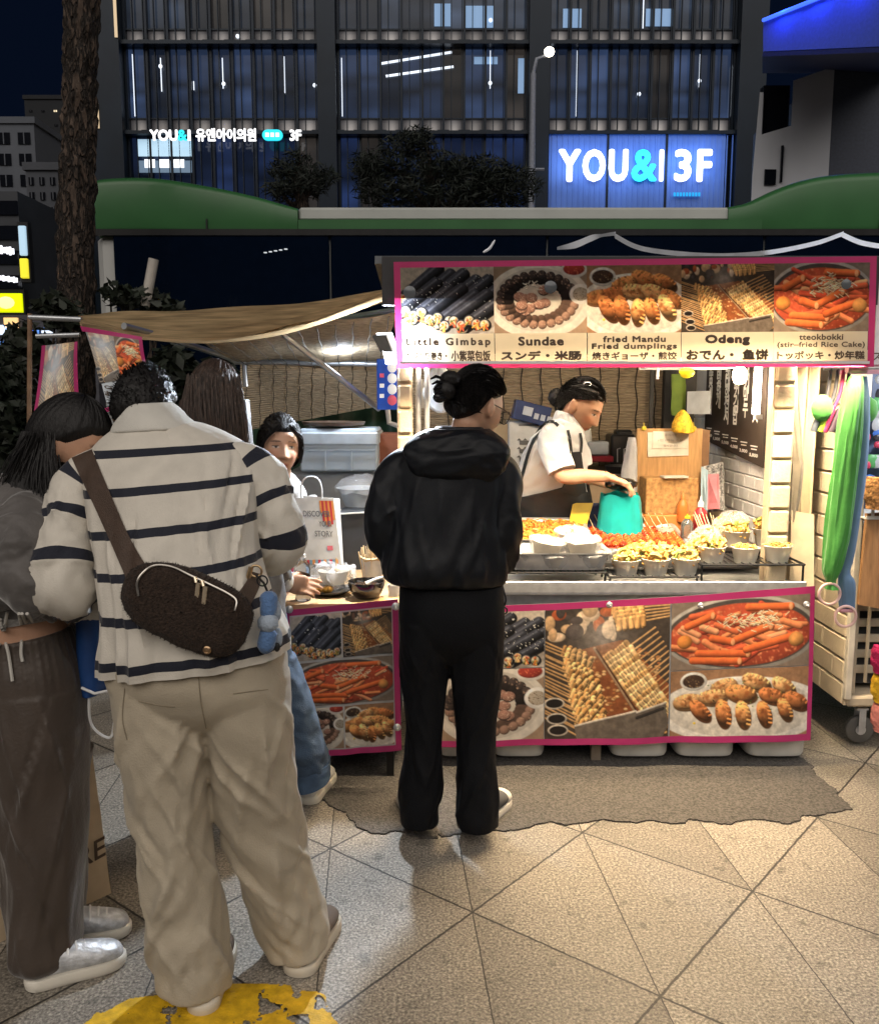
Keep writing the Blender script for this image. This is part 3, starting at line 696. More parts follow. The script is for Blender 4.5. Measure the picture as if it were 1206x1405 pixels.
mb = MB(); xa, xb = BX(-80, 34, 300), BX(26, 34, 300); mb.box(((xa + xb) / 2, 38, BZ(262, 34) / 2), (xb - xa, 8, BZ(262, 34))); ob('wall', mb, mat('dark cladding', (.03, .034, .042), .5, var=.2, vs=.6), sb)
mb = MB()
for i in range(4): mb.box(((xa + xb) / 2, 33.95, BZ(285 + 34 * i, 34)), (xb - xa, .06, .5))
ob('window', mb, M_DGLASS, sb)
def neon(label, x0, y0, x1, y1, Y, col, s, mark=None, frame=None):
    t = thing('neon_sign', label, 'sign', (BX((x0 + x1) / 2, Y, y0), Y, BZ((y0 + y1) / 2, Y)))
    mb = MB(); X0, X1, Z0, Z1 = BX(x0, Y, y0), BX(x1, Y, y0), BZ(y1, Y), BZ(y0, Y)
    mb.box(((X0 + X1) / 2, Y + .1, (Z0 + Z1) / 2), (X1 - X0, .2, Z1 - Z0), bev=.03); ob('panel', mb, emis('neon', col, s), t)
    if mark: m2 = MB(); mark(m2, X0, X1, Z0, Z1, Y - .02); ob('mark', m2, emis('neon mark', (.95, .8, .35), .9), t)
    m3 = MB(); m3.box(((X0 + X1) / 2, Y + .25, Z1 + .08), (X1 - X0 + .12, .3, .12)); m3.box(((X0 + X1) / 2, Y + .25, Z0 - .08), (X1 - X0 + .12, .3, .12)); m3.box((X0 - .03, Y + .25, (Z0 + Z1) / 2), (.06, .3, Z1 - Z0 + .04)); m3.box((X1 + .03, Y + .25, (Z0 + Z1) / 2), (.06, .3, Z1 - Z0 + .04)); ob('frame', m3, M_BLK, t)
neon('square yellow lit sign at the far left edge, lowest of the signs', -14, 402, 29, 428, 32, (.62, .72, .0), 1.0, lambda m, a, b, c, d, y: m.ball(((a + b) / 2, y, (c + d) / 2), ((b - a) * .28, .02, (d - c) * .33), 10, 6))
neon('small upright yellow sign below the white one', 26, 354, 37, 381, 33, (.70, .62, .03), .9)
neon('upright pale blue lit sign on the shop corner', 24, 309, 34, 350, 33, (.35, .5, .62), .9)
t = thing('neon_sign', 'thin white lit letters over the shop front at the left edge', 'sign', (BX(5, 33, 345), 33, BZ(345, 33))); mb = MB()
for i in range(7): mb.box((BX(-6 + 4 * i, 33, 345), 33, BZ(341 + .6 * i, 33)), (.07, .05, .2 + .05 * (i % 3)))
for i in range(9): mb.box((BX(-6 + 3.6 * i, 33, 383), 33, BZ(380 + .5 * i, 33)), (.06, .05, .16 + .05 * (i % 2)))
ob('lettering', mb, emis('neon white', (.9, .92, 1), 1.3), t)
gb = thing('glass_canopy', 'slanted blue glass canopy edge beside the pine trunk', 'canopy', (BX(72, 45, 350), 45, 0)); mb = MB()
mb.sheet(W(61, 400, 45), W(77, 340, 45), W(78, 392, 45), W(70, 440, 45), .2)
for a_, b_2 in (((62, 400), (73, 295)), ((64, 415), (78, 340)), ((66, 425), (79, 370)), ((62, 400), (66, 430))): mb.tube([W(*a_, 45), W(*b_2, 45)], .08, 5, mi=1)
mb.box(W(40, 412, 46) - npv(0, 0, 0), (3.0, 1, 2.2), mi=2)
ob('frame', mb, [mat('canopy glass', (.03, .06, .12), .2), emis('canopy light strip', (.2, .38, .7), .55), mat('glowing pale wall', (.35, .38, .42), .7, emit=.05, ecol=(.5, .6, .75))], gb)  # the wall emits faintly: light on it is put into the material
# right: grey building with blue lit roof
rb = thing('grey_building', 'grey block under a blue lit roof edge at the right above the bus', 'building', (BX(1130, 26), 26, 0)); mb = MB()
Yr = 26
def rx(x): return BX(x, Yr, 180)
def rz(y): return BZ(y, Yr)
mb.prism([(rx(1035), 0), (rx(1140), 0), (rx(1140), rz(90)), (rx(1085), rz(110)), (rx(1085), rz(172)), (rx(1045), rz(184)), (rx(1045), rz(126)), (rx(1040), rz(126)), (rx(1035), rz(240))], Yr, Yr + 5); mb.v[-1][mb.v[-1][:, 1] > Yr + 1, 0] += 2.4
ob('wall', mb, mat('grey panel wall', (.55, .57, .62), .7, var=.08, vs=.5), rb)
mb = MB(); mb.box((rx(1240), Yr + 3.2, rz(92) / 2), (rx(1340) - rx(1140) - .01, 6.4, rz(92))); ob('side_wall', mb, mat('shaded side wall', (.05, .06, .09), .6), rb)  # shaded face of the same block; its shade is put into the colour
mb = MB(); mb.box((rx(1066), Yr + .3, rz(148)), (rx(1084) - rx(1048), .3, rz(112) - rz(180))); ob('recess', mb, M_DGLASS, rb)
mb = MB(); mb.box((rx(1059), Yr - .02, rz(243)), (.32, .08, .42)); mb.box((rx(1074), Yr - .02, rz(225)), (.06, .1, 1.0)); ob('window', mb, M_DGLASS, rb)
mb = MB(); P0 = [W(1047, 28, 24), W(1230, -45, 20), W(1230, 62, 20), W(1047, 70, 24)]
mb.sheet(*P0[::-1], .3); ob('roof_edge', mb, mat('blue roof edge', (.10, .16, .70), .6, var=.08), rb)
for u_ in (.12, .4, .7):
    pa, pb = npv(*P0[0]) * (1 - u_) + npv(*P0[1]) * u_, npv(*P0[3]) * (1 - u_) + npv(*P0[2]) * u_
    l_ = bpy.data.lights.new('roof wash', 'POINT'); l_.energy = 30; l_.color = (.03, .10, 1.0); l_.shadow_soft_size = .1; lo2 = bpy.data.objects.new('roof_wash', l_); COL.objects.link(lo2); lo2.parent = rb; lo2.location = pa + npv(-.1, -.42, .05) - npv(*rb.location)
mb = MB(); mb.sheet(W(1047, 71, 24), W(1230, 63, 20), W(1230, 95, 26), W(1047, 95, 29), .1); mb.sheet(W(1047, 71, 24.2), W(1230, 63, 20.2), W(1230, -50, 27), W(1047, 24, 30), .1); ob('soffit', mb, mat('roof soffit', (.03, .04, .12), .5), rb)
mb = MB(); mb.tube([W(1047, 27, 23.9), W(1230, -46, 19.9)], .045, 6); ob('light_strip', mb, emis('white light strip', (.06, .16, 1), 1.2), rb)
# street lamp in front of the office
sl = thing('street_lamp', 'tall pale street lamp with one bright head before the office pillar', 'street lamp', (BX(729, 30, 150), 30, 0)); mb = MB(); xs = BX(731, 30, 150)
mb.tube([(xs, 30, 0), (xs, 30, BZ(100, 30))], [.13, .09], 10); mb.tube([(xs, 30, BZ(232, 30)), (xs + .4, 30, BZ(232, 30))], .05, 6); ob('pole', mb, mat('pale lamp post', (.20, .22, .26), .5), sl)
mb = MB(); mb.tube([(xs, 30, BZ(100, 30)), (xs + .1, 30, BZ(80, 30)), (BX(750, 30, 75), 30, BZ(76, 30))], .06, 8); ob('arm', mb, mat('pale lamp arm', (.20, .22, .26), .5), sl)
mb = MB(); mb.ball((BX(753, 30, 75), 29.9, BZ(72, 30)), (.17, .17, .15), 12, 8); ob('lamp', mb, emis('street lamp globe', (1, .9, .72), 6.0), sl)

# ------------------------------------------------------------------ trees and shrubs
def foliage(mb, blobs, n, size, q, needle=False, mi=0):
    V = []; F = []
    for (c, r, m_) in blobs:
        for i in range(int(n * m_)):
            d = unit([q.gauss(0, 1), q.gauss(0, 1), q.gauss(0, 1)]) * (q.random() ** .45)
            p = np.asarray(c) + d * np.asarray(r)
            a = unit([q.gauss(0, 1), q.gauss(0, 1), q.gauss(0, .7) + (.5 if needle else 0)]); b = unit(np.cross(a, [q.gauss(0, 1), q.gauss(0, 1), q.gauss(0, 1)]))
            s = size * q.uniform(.6, 1.4); t = s * (.14 if needle else .5); k = len(V)
            V += [p - a * s * .5, p + b * t * .5, p + a * s * .5, p - b * t * .5]; F.append((k, k + 1, k + 2, k + 3))
    mb.add(V, F, mi)
M_PINE = mat('dark pine needles', (.008, .013, .009), .7, var=.5, vs=3); M_LEAF = mat('dark leaves', (.010, .015, .008), .6, var=.5, vs=9)
M_BARK = mat('pine bark', (.070, .049, .037), .9, var=.45, vs=7, stretch=(6, 6, 1.6), bump=.6, bs=22)
def bark_cracks(m):
    N = m.node_tree.nodes; L = m.node_tree.links; b = N['Principled BSDF']; src = b.inputs['Base Color'].links[0].from_socket; mp = [n for n in N if n.type == 'MAPPING'][0]
    wn = N.new('ShaderNodeTexNoise'); wn.inputs['Scale'].default_value = 3; L.new(mp.outputs[0], wn.inputs[0]); ad = N.new('ShaderNodeVectorMath'); ad.operation = 'MULTIPLY_ADD'; ad.inputs[1].default_value = (.9, .9, .9); L.new(wn.outputs['Color'], ad.inputs[0]); L.new(mp.outputs[0], ad.inputs[2])
    vo = N.new('ShaderNodeTexVoronoi'); vo.feature = 'DISTANCE_TO_EDGE'; vo.inputs['Scale'].default_value = 3.2; L.new(ad.outputs[0], vo.inputs['Vector'])
    rp = N.new('ShaderNodeMapRange'); rp.inputs[1].default_value = .02; rp.inputs[2].default_value = .22; rp.inputs[3].default_value = .16; rp.inputs[4].default_value = 1.0; L.new(vo.outputs[0], rp.inputs[0])
    sc = N.new('ShaderNodeVectorMath'); sc.operation = 'SCALE'; L.new(src, sc.inputs[0]); L.new(rp.outputs[0], sc.inputs['Scale']); L.new(sc.outputs[0], b.inputs['Base Color'])
    bp = N.new('ShaderNodeBump'); bp.inputs['Strength'].default_value = 1.0; bp.inputs['Distance'].default_value = .03; L.new(rp.outputs[0], bp.inputs['Height']); old = b.inputs['Normal'].links[0].from_socket; L.new(old, bp.inputs['Normal']); L.new(bp.outputs[0], b.inputs['Normal'])
bark_cracks(M_BARK)
q = random.Random(11)
for lab, pads, (tx, ty), Yt in (('small dark pine behind the left end of the bus roof', [(395, 235, 26, 12), (420, 255, 30, 14), (385, 262, 24, 10), (440, 240, 26, 10), (410, 218, 18, 8)], (412, 300), 19),
                       ('broad dark pine silhouetted between the two lit signs', [(560, 200, 40, 14), (520, 225, 44, 16), (600, 230, 50, 20), (660, 240, 48, 24), (700, 255, 44, 26), (545, 262, 60, 22), (640, 270, 70, 24), (575, 188, 24, 8), (505, 240, 24, 10)], (600, 330), 20)):
    c0 = W(tx, ty, Yt); t = thing('pine_tree', lab, 'tree', (c0[0], Yt, 0)); mb = MB()
    mb.tube([(c0[0], Yt, 0), (c0[0] + .1, Yt, c0[2]), W(tx - 5, ty - 70, Yt)], [.22, .16, .08], 9)
    for (x, y, rx_, ry_) in pads: mb.tube([W(tx, ty - 20, Yt), W((x + tx) / 2, y + 18, Yt), W(x, y, Yt)], [.09, .06, .03], 6)
    ob('trunk', mb, M_BARK, t); mb = MB()
    foliage(mb, [(W(x, y, Yt), (rx_ / 1200 * Yt, .8, ry_ / 1200 * Yt), rx_ * ry_ / 500) for x, y, rx_, ry_ in pads], 700, .2, q, True)
    ob('crown', mb, M_PINE, t)
# the near pine trunk
t = thing('pine_tree', 'tall pine with a rough brown trunk standing at the left end of the bus', 'tree', (W(104, 430, 6.5)[0], 6.5, 0))
path = [(102, 720, 27), (103, 560, 25), (104, 430, 23.5), (105, 300, 22.5), (108, 200, 20.5), (110, 100, 20), (109, 0, 21), (106, -110, 20), (104, -230, 18)]
pts = np.array([W(x, y, 6.5) for x, y, r_ in path]); pts[0, 2] = 0.0; rad = np.array([r_ / 1200 * 6.5 for x, y, r_ in path])
C = crom(np.concatenate([pts, rad[:, None]], 1), 150); mb = MB(); mb.tube(C[:, :3], C[:, 3], 48)
V = mb.v[0]; ax = np.repeat(C[:, :3], 48, 0); n_ = V - ax; n_ /= np.linalg.norm(n_, axis=1)[:, None]
ridge = np.abs(fbm(np.stack([V[:, 0] * 16, V[:, 1] * 16, V[:, 2] * 4.5], 1), 3)); mb.v[0] = V + n_ * (ridge * .07 - .012)[:, None]
ob('trunk', mb, M_BARK, t); top = C[-1, :3]
mb = MB(); fb = MB()
for k in range(9):
    a = k * 2.4; e = top + npv(math.cos(a) * 1.6, math.sin(a) * 1.6, .6 + .2 * k); mb.tube([top - npv(0, 0, .3), (top + e) / 2 + npv(0, 0, .3), e], [.07, .05, .02], 6); foliage(fb, [(e, (.8, .8, .3), 1)], 300, .16, q, True)
foliage(fb, [(top + npv(0, 0, 2), (1.2, 1.2, .8), 1)], 500, .16, q, True)
ob('limb', mb, M_BARK, t); ob('crown', fb, M_PINE, t)
# shrubs at the left, behind the stall
for lab, pts_, Ys, sz in (('dark shrub in front of the pine trunk foot', [(80, 420, 26, 18), (34, 480, 34, 40), (95, 440, 30, 18)], 5.9, .09),
                     ('dark leafy shrub at the left edge behind the queue', [(15, 560, 40, 50), (40, 640, 40, 70), (8, 515, 26, 40)], 5.2, .09),
                     ('scraggy shrub around a leaning pole before the bus window', [(165, 405, 26, 18), (195, 412, 34, 16), (225, 420, 26, 10)], 6.3, .08),
                     ('bush glimpsed under the awning behind the man in stripes', [(240, 500, 30, 30), (225, 540, 50, 40), (300, 520, 30, 30)], 5.6, .09)):
    c0 = W(pts_[0][0], pts_[0][1], Ys); t = thing('shrub', lab, 'shrub', (c0[0], Ys, 0)); mb = MB()
    for k in range(7): mb.tube([(c0[0] + q.uniform(-.1, .1), Ys, 0), (c0[0] + q.uniform(-.2, .2), Ys + q.uniform(-.1, .1), c0[2] * .6), W(pts_[k % len(pts_)][0] + q.uniform(-15, 15), pts_[k % len(pts_)][1], Ys)], [.02, .014, .006], 5)
    ob('stem', mb, M_BARK, t); mb = MB(); foliage(mb, [(W(x, y, Ys), (a / 1200 * Ys, .25, b / 1200 * Ys), a * b / 900) for x, y, a, b in pts_], 260, sz, q); ob('foliage', mb, M_LEAF, t)
# shop lights far down the street, seen through the leaves
t = thing('corner_shop', 'row of bright shop windows glimpsed through leaves at the left edge', 'shop', (BX(20, 30, 480), 30, 0)); mb = MB()
mb.box((BX(20, 30, 480), 31.2, 2.1), (BX(130, 30, 480) - BX(-90, 30, 480), 2, 4.2)); ob('wall', mb, mat('shop wall', (.05, .05, .06), .6), t)
M_SHW = [emis('shop white', (.7, .82, 1), .9), emis('shop blue', (.12, .3, .8), .8), emis('shop warm', (1, .6, .25), .8)]
for k in range(26):
    x, y = q.uniform(-10, 118), q.uniform(430, 545); s = q.uniform(.1, .5); mb = MB(); mb.box((BX(x, 30, y), 30.15, BZ(y, 30)), (s, .1, s * q.uniform(.3, 1))); ob('window', mb, M_SHW[k % 3], t)
# parked car at the far left
t = thing('parked_car', 'dark parked car seen behind the posters at the left edge', 'car', (-3.9, 7.2, 0)); mb = MB()
prof = [(-1.9, .25), (-2.0, .6), (-1.9, .85), (-1.1, .98), (-.6, 1.38), (.7, 1.42), (1.4, 1.0), (2.0, .9), (2.05, .3)]
mb.prism([(x - 3.9, z) for x, z in prof], 6.6, 8.2); ob('body', mb, mat('dark car paint', (.03, .032, .036), .25, coat=.6), t)
mb = MB(); mb.prism([(x - 3.9, z) for x, z in [(-.95, 1.0), (-.55, 1.33), (.65, 1.36), (1.2, 1.02)]], 6.58, 6.6); ob('window', mb, M_DGLASS, t)
for x in (-1.25, 1.3):
    mb = MB(); th = np.linspace(0, 2 * PI, 20, endpoint=False); mb.prism([(x - 3.9 + .31 * math.cos(a), .31 + .31 * math.sin(a)) for a in th], 6.56, 6.8); wh = ob('wheel', mb, M_BLK, t)
    mb = MB(); mb.prism([(x - 3.9 + .18 * math.cos(a), .31 + .18 * math.sin(a)) for a in th], 6.55, 6.56); ob('rim', mb, M_STEEL, wh)
# low wall behind
mb = MB(); mb.box((-4.2, 6.0, .38), (3.6, .3, .76), bev=.02); mb.box((-4.2, 6.0, .80), (3.7, .36, .08), bev=.02)
tag(ob('low_wall', mb, mat('dark stone', (.06, .055, .05), .8, var=.3, bump=.4)), 'low dark stone wall behind the queue at the left edge', 'wall')

# ------------------------------------------------------------------ the bus
Yb = 7.4; XL = W(128, 320, Yb)[0]; XR = 8.2
bus = thing('city_bus', 'green city bus with long black windows parked behind the food stall', 'bus', (2, Yb, 0))
M_GRN = mat('green bus paint', (.026, .115, .034), .42, var=.10, vs=2.5, coat=.12, rvar=.08); M_BUSW = mat('pale bus panel', (.46, .47, .46), .4, var=.06, vs=2)
zw = W(128, 318, Yb)[2]
mb = MB(); mb.box(((XL + XR) / 2, Yb + 1.27, (zw + .35) / 2), (XR - XL, 2.48, zw - .35), bev=.06); ob('body', mb, M_BUSW, bus)
mb = MB(); mb.box(((XL + XR) / 2, Yb + .02, .62), (XR - XL - .1, .03, .55)); ob('green_skirt', mb, M_GRN, bus)
def fairing(stations, z0, inset=0.0):
    mb = MB(); V = []; ns = 56
    th = np.linspace(-PI / 2, 1.5 * PI, ns, endpoint=False)
    for x, zt in stations:
        h = max(zt - z0, .02) / 2; cz = z0 + h; cy = Yb + 1.25
        ex = 2 / 9.0
        V.append(np.stack([np.full(ns, x), cy - 1.25 * np.sign(np.cos(th)) * np.abs(np.cos(th)) ** ex, cz + h * np.sign(np.sin(th)) * np.abs(np.sin(th)) ** (2 / 10.0)], 1))
    V = np.concatenate(V); F = []
    for k in range(len(stations) - 1):
        for j in range(ns): F.append((k * ns + j, k * ns + (j + 1) % ns, (k + 1) * ns + (j + 1) % ns, (k + 1) * ns + j))
    F += [tuple(range(ns)), tuple(range((len(stations) - 1) * ns, len(stations) * ns))]
    mb.add(V, F, 0, True); return mb
z0 = W(128, 309, Yb)[2]
def st(arr, n=24):
    A = crom(np.array([[W(x, y, Yb)[0], W(x, y, Yb)[2]] for x, y in arr]), n); return [tuple(r_) for r_ in A]
ob('roof_fairing', fairing(st([(128, 246), (136, 239), (200, 237), (270, 247), (340, 262), (408, 282)]), z0 - .1), M_GRN, bus)
ob('roof_fairing', fairing(st([(1000, 280), (1030, 273), (1070, 254), (1110, 240), (1160, 232), (1260, 228), (1400, 228)]) + [(XR, z0 + .5)], z0 - .1), M_GRN, bus)
xa, xb = W(409, 290, Yb)[0], W(1046, 290, Yb)[0]
mb = MB(); mb.box(((xa + xb) / 2, Yb + 1.25, (W(700, 283, Yb)[2] + W(700, 302, Yb)[2]) / 2), (xb - xa, 2.46, W(700, 283, Yb)[2] - W(700, 302, Yb)[2]), bev=.02)
ob('roof_strip', mb, mat('pale roof strip', (.42, .44, .42), .4, var=.08, vs=3), bus)
mb = MB(); mb.box(((xa + xb) / 2, Yb + 1.24, (W(700, 303, Yb)[2] + z0 - .02) / 2), (xb - xa, 2.5, W(700, 303, Yb)[2] - z0 + .04)); ob('roof_side', mb, M_GRN, bus)
mb = MB(); mb.box(((XL + XR) / 2, Yb - .01, zw - .005), (XR - XL, .04, .05)); ob('rain_gutter', mb, M_BLK, bus)
M_BGLASS = mat('dark tinted bus glass', (.002, .005, .013), .07, var=.1, spec=.55)
xg = W(157, 350, Yb)[0]; zt_, zb_ = W(157, 316, Yb)[2], 1.25; n = 6
for i in range(n):
    a, b_ = xg + (XR - .2 - xg) * i / n, xg + (XR - .2 - xg) * (i + 1) / n - .012
    mb = MB(); mb.box(((a + b_) / 2, Yb - .005, (zt_ + zb_) / 2), (b_ - a, .03, zt_ - zb_ - .04), bev=.012); ob('window', mb, M_BGLASS, bus)
for k in range(5): p_ = W(365 + 7 * k, 347 - 1.2 * k, Yb); mb = MB(); mb.box((p_[0], Yb - .026, p_[2]), (.028, .012, .010), bev=.003); ob('glass_light_dash', mb, emis('glass light dash', (.7, .75, .8), .5), bus)  # lights showing in the glass, added as glowing dashes on its surface
for x_ in (-1.9, 3.6, 5.2): mb = MB(); mb.box((x_, Yb + 1.25, z0 + .0), (.012, 2.53, .10)); ob('roof_seam', mb, M_BLK, bus)
mb = MB(); mb.box((XL + .03, Yb + .5, 1.0), (.1, .5, .28), bev=.03); ob('tail_lamp', mb, mat('red lamp lens', (.3, .01, .01), .2), bus)
for x in (XL + 2.0, XR - 2.2):
    mb = MB(); th = np.linspace(0, 2 * PI, 24, endpoint=False); mb.prism([(x + .48 * math.cos(a), .48 + .48 * math.sin(a)) for a in th], Yb - .02, Yb + .3); wh = ob('wheel', mb, M_BLK, bus)
    mb = MB(); mb.prism([(x + .28 * math.cos(a), .48 + .28 * math.sin(a)) for a in th], Yb - .04, Yb - .02); ob('rim', mb, M_STEEL, wh)
# ------------------------------------------------------------------ the food stall: frame, awning, blinds, banners, lamps
def boxpx(mb, x0, y0, x1, y1, Y, dep, bev=0.0, mi=0):
    xm, ym = (x0 + x1) / 2, (y0 + y1) / 2
    X0, X1, Z0, Z1 = W(x0, ym, Y)[0], W(x1, ym, Y)[0], W(xm, y1, Y)[2], W(xm, y0, Y)[2]
    mb.box(((X0 + X1) / 2, Y + dep / 2, (Z0 + Z1) / 2), (X1 - X0, dep, Z1 - Z0), bev=bev, mi=mi); return (X0, X1, Z0, Z1)
def lamp(name, loc, energy, col, size, parent=None, rot=None, kind='POINT', sy=None, spread=None):
    l = bpy.data.lights.new(name, kind); l.energy = energy; l.color = col
    if kind == 'POINT': l.shadow_soft_size = size
    else:
        l.shape = 'RECTANGLE'; l.size = size; l.size_y = sy or size
        if spread: l.spread = R(spread)
    o = bpy.data.objects.new(name, l); COL.objects.link(o)
    if parent is not None: o.parent = parent; o.location = npv(*loc) - wloc(parent)
    else: o.location = loc
    if rot: o.rotation_euler = rot
    return o
def aim(frm, to): return Vector(npv(*to) - npv(*frm)).to_track_quat('-Z', 'Y').to_euler()
M_PINK = mat('pink banner hem', (.56, .04, .17), .5, var=.06, transl=.35)
M_PINKD = mat('pink banner hem opaque', (.44, .03, .15), .5, var=.06)
M_PAPERB = mat('cream lettering strip', (.68, .585, .42), .6, var=.03, transl=.5)
M_BAMB = mat('bamboo blind', (.30, .235, .155), .7, var=.45, vs=22, stretch=(1, 1, 14), bump=.6, bs=40)
M_THREAD = mat('blind thread', (.03, .025, .02), .8)
M_GREY = mat('galvanised tube', (.42, .44, .46), .35, metal=.8, var=.12)
YS = 3.40
# --- long sign over the counter
SA, SB, SC_, SD = W(540, 359, YS), W(1203, 351, YS - .03), W(1199, 503, YS - .03), W(544, 505, YS)   # TL TR BR BL
sign = thing('shop_sign', 'long pink bordered sign of five food pictures naming gimbap, sundae, mandu, odeng and tteokbokki', 'sign', tuple((SA + SC_) / 2))
SF = bil(SA, SB, SC_, SD)
def sp_(u, v, off=0.0): return bil(SA, SB, SC_, SD, off)(npv(u), npv(v))[0]
mb = MB(); du, dv = .0135, .055
for (u0, v0, u1, v1) in ((0, 0, 1, dv), (0, 1 - dv, 1, 1), (0, dv, du, 1 - dv), (1 - du, dv, 1, 1 - dv)):
    mb.grid(lambda u, v, a=u0, b=v0, c=u1, d=v1: SF(a + (c - a) * u, b + (d - b) * v), 30, 3)
ob('border', mb, M_PINK, sign)
vs_ = .675
us = [du, .208, .402, .598, .79, 1 - du]
draw = [p_gimbap, p_sundae, p_mandu, p_odeng, p_tteok]
for i in range(5):
    wpx = int((us[i + 1] - us[i]) * 660 * 1.15); hpx = int((vs_ - dv) * 146 * 1.15)
    rgb = draw[i](wpx, hpx, 11 + i)
    picture('picture', sign, rgb, (lambda u, v, a=us[i], c=us[i + 1]: SF(a + (c - a) * u, dv + (vs_ - dv) * v)), M_PRINTB)
    mb = MB(); mb.grid(lambda u, v, a=us[i] + .0008, c=us[i + 1] - .0008: SF(a + (c - a) * u, vs_ + (1 - dv - vs_) * v), 12, 3); ob('label_strip', mb, M_PAPERB, sign)
    rt = unit(sp_(us[i + 1], .8) - sp_(us[i], .8)); upv = unit(sp_(.5, 0) - sp_(.5, 1)); wd = np.linalg.norm(sp_(us[i + 1], .8) - sp_(us[i], .8)); hh = np.linalg.norm(sp_(.5, 0) - sp_(.5, 1))
    lines = [[('Little Gimbap', .90, .76, .085, .0016, 1.35), ('ちびのり巻き・', .44, .885, .07, .0012, 1), ('小紫菜包饭', .42, .885, .095, .0014, 1)],
             [('Sundae', .48, .75, .075, .0022, 1.1), ('スンデ・米肠', .86, .885, .08, .0022, 1)],
             [('fried Mandu', .66, .735, .052, .0016, 1.12), ('Fried dumplings', .90, .808, .062, .0014, 1.12), ('焼きギョーザ・煎饺', .90, .892, .072, .0012, 1)],
             [('Odeng', .47, .75, .09, .0030, 1.1), ('おでん・ 鱼饼', .88, .885, .095, .0024, 1)],
             [('tteokbokki', .46, .725, .052, .0010, 1.05), ('(stir–fried Rice Cake)', .92, .80, .060, .0008, 1.05), ('トッポッキ・炒年糕', .92, .892, .075, .0014, 1)]][i]
    mb = MB()
    for k, (s_, fw, v, fh, b_, spc) in enumerate(lines):
        uc = (us[i] + us[i + 1]) / 2
        if i == 0 and k == 1: uc = us[0] + (us[1] - us[0]) * .26
        if i == 0 and k == 2: uc = us[0] + (us[1] - us[0]) * .74
        text(mb, s_, sp_(uc, v), wd * fw, hh * fh, rt, upv, bold=b_, sp=spc, lift=.004)
    ob('lettering', mb, M_INK, sign)
M_SUCK = mat('clear grey suction cup', (.10, .11, .12), .15)
for (x, y) in ((562, 401), (755, 394), (1160, 390)):
    mb = MB(); c = W(x, y, YS - .02); mb.lathe([(0, 0), (.022, 0), (.024, .006), (.010, .012), (0, .012)], (0, 0, 0), 16)
    V = mb.v[-1]; mb.v[-1] = np.stack([V[:, 0], -V[:, 2], V[:, 1]], 1) + c
    ob('suction_hook', mb, M_SUCK, sign)

# --- stall frame: posts, roof beam, roof
stall = thing('food_stall', 'brightly lit street food stall with steel counter and brick patterned cream side wall', 'market stall', (.7, 4.2, 0))
mb = MB(); zb = W(800, 402, YS + .04)[2] - .045; zt = W(800, 352, YS + .04)[2]
mb.box((.73, YS + .055, (zb + zt) / 2), (1.90, .05, zt - zb)); ob('roof_beam', mb, mat('dark roof beam', (.03, .03, .032), .6), stall)
mb = MB(); mb.sheet((-.25, 5.15, zt - .20), (1.72, 5.15, zt - .20), (1.72, YS + .08, zt - .02), (-.25, YS + .08, zt - .02), .03); ob('roof', mb, mat('grey roof tarpaulin', (.10, .11, .12), .6, var=.15, bump=.3), stall)
M_BRICKF = mat('brick patterned foam', (.70, .56, .38), .55, var=.07, vs=20, bump=.25, bs=90)
def brick_panel(mb, o_, ux, uz, nx, nz, w_, h_, th, nrm, gap=.008, stag=True):
    """raised foam bricks over a backing sheet"""
    o_, ux, uz, nrm = map(np.asarray, (o_, ux, uz, nrm))
    cs = [o_, o_ + ux * nx * w_, o_ + ux * nx * w_ + uz * nz * h_, o_ + uz * nz * h_]
    mb.sheet(*(cs if np.dot(np.cross(ux, uz), nrm) > 0 else cs[::-1]), .02)
    M_ = Matrix((ux, -nrm, uz)).transposed()
    for r_ in range(nz):
        for c_ in range(-1, nx + 1):
            a = c_ * w_ + (w_ / 2 if (stag and r_ % 2) else 0); b_ = min(a + w_, nx * w_); a = max(a, 0)
            if b_ - a < .02: continue
            cen = o_ + ux * (a + b_) / 2 + uz * (r_ + .5) * h_ + nrm * th / 2
            t = MB(); t.box((0, 0, 0), (b_ - a - gap, th * 2, h_ - gap), bev=.008)
            mb.add(t.v[0] @ np.array(M_).T + cen, t.f)
# right end post (front face of the side wall)
xp0, xp1 = W(1056, 640, 3.62)[0], W(1086, 640, 3.62)[0]
mb = MB(); brick_panel(mb, (xp0, 3.62, .76), (1, 0, 0), (0, 0, 1), 1, 10, xp1 - xp0, .104, .012, npv(0, -1, 0), stag=False)
mb.box(((xp0 + xp1) / 2, 3.66, 1.28), (xp1 - xp0 - .01, .06, 1.04)); ob('end_post', mb, M_BRICKF, stall)
xl0, xl1 = W(545, 540, 3.6)[0], W(566, 540, 3.6)[0]
mb = MB(); brick_panel(mb, (xl0, 3.60, .76), (1, 0, 0), (0, 0, 1), 1, 10, xl1 - xl0, .104, .010, npv(0, -1, 0), stag=False)
mb.box(((xl0 + xl1) / 2, 3.64, 1.28), (xl1 - xl0 - .01, .06, 1.04)); ob('end_post', mb, M_BRICKF, stall)
mb = MB()
for x in (574, 586): p = W(x, 510, 3.62); mb.tube([(p[0], 3.62, .78), (p[0], 3.62, 1.72)], .011, 10)
ob('steel_tube', mb, M_STEEL, stall)
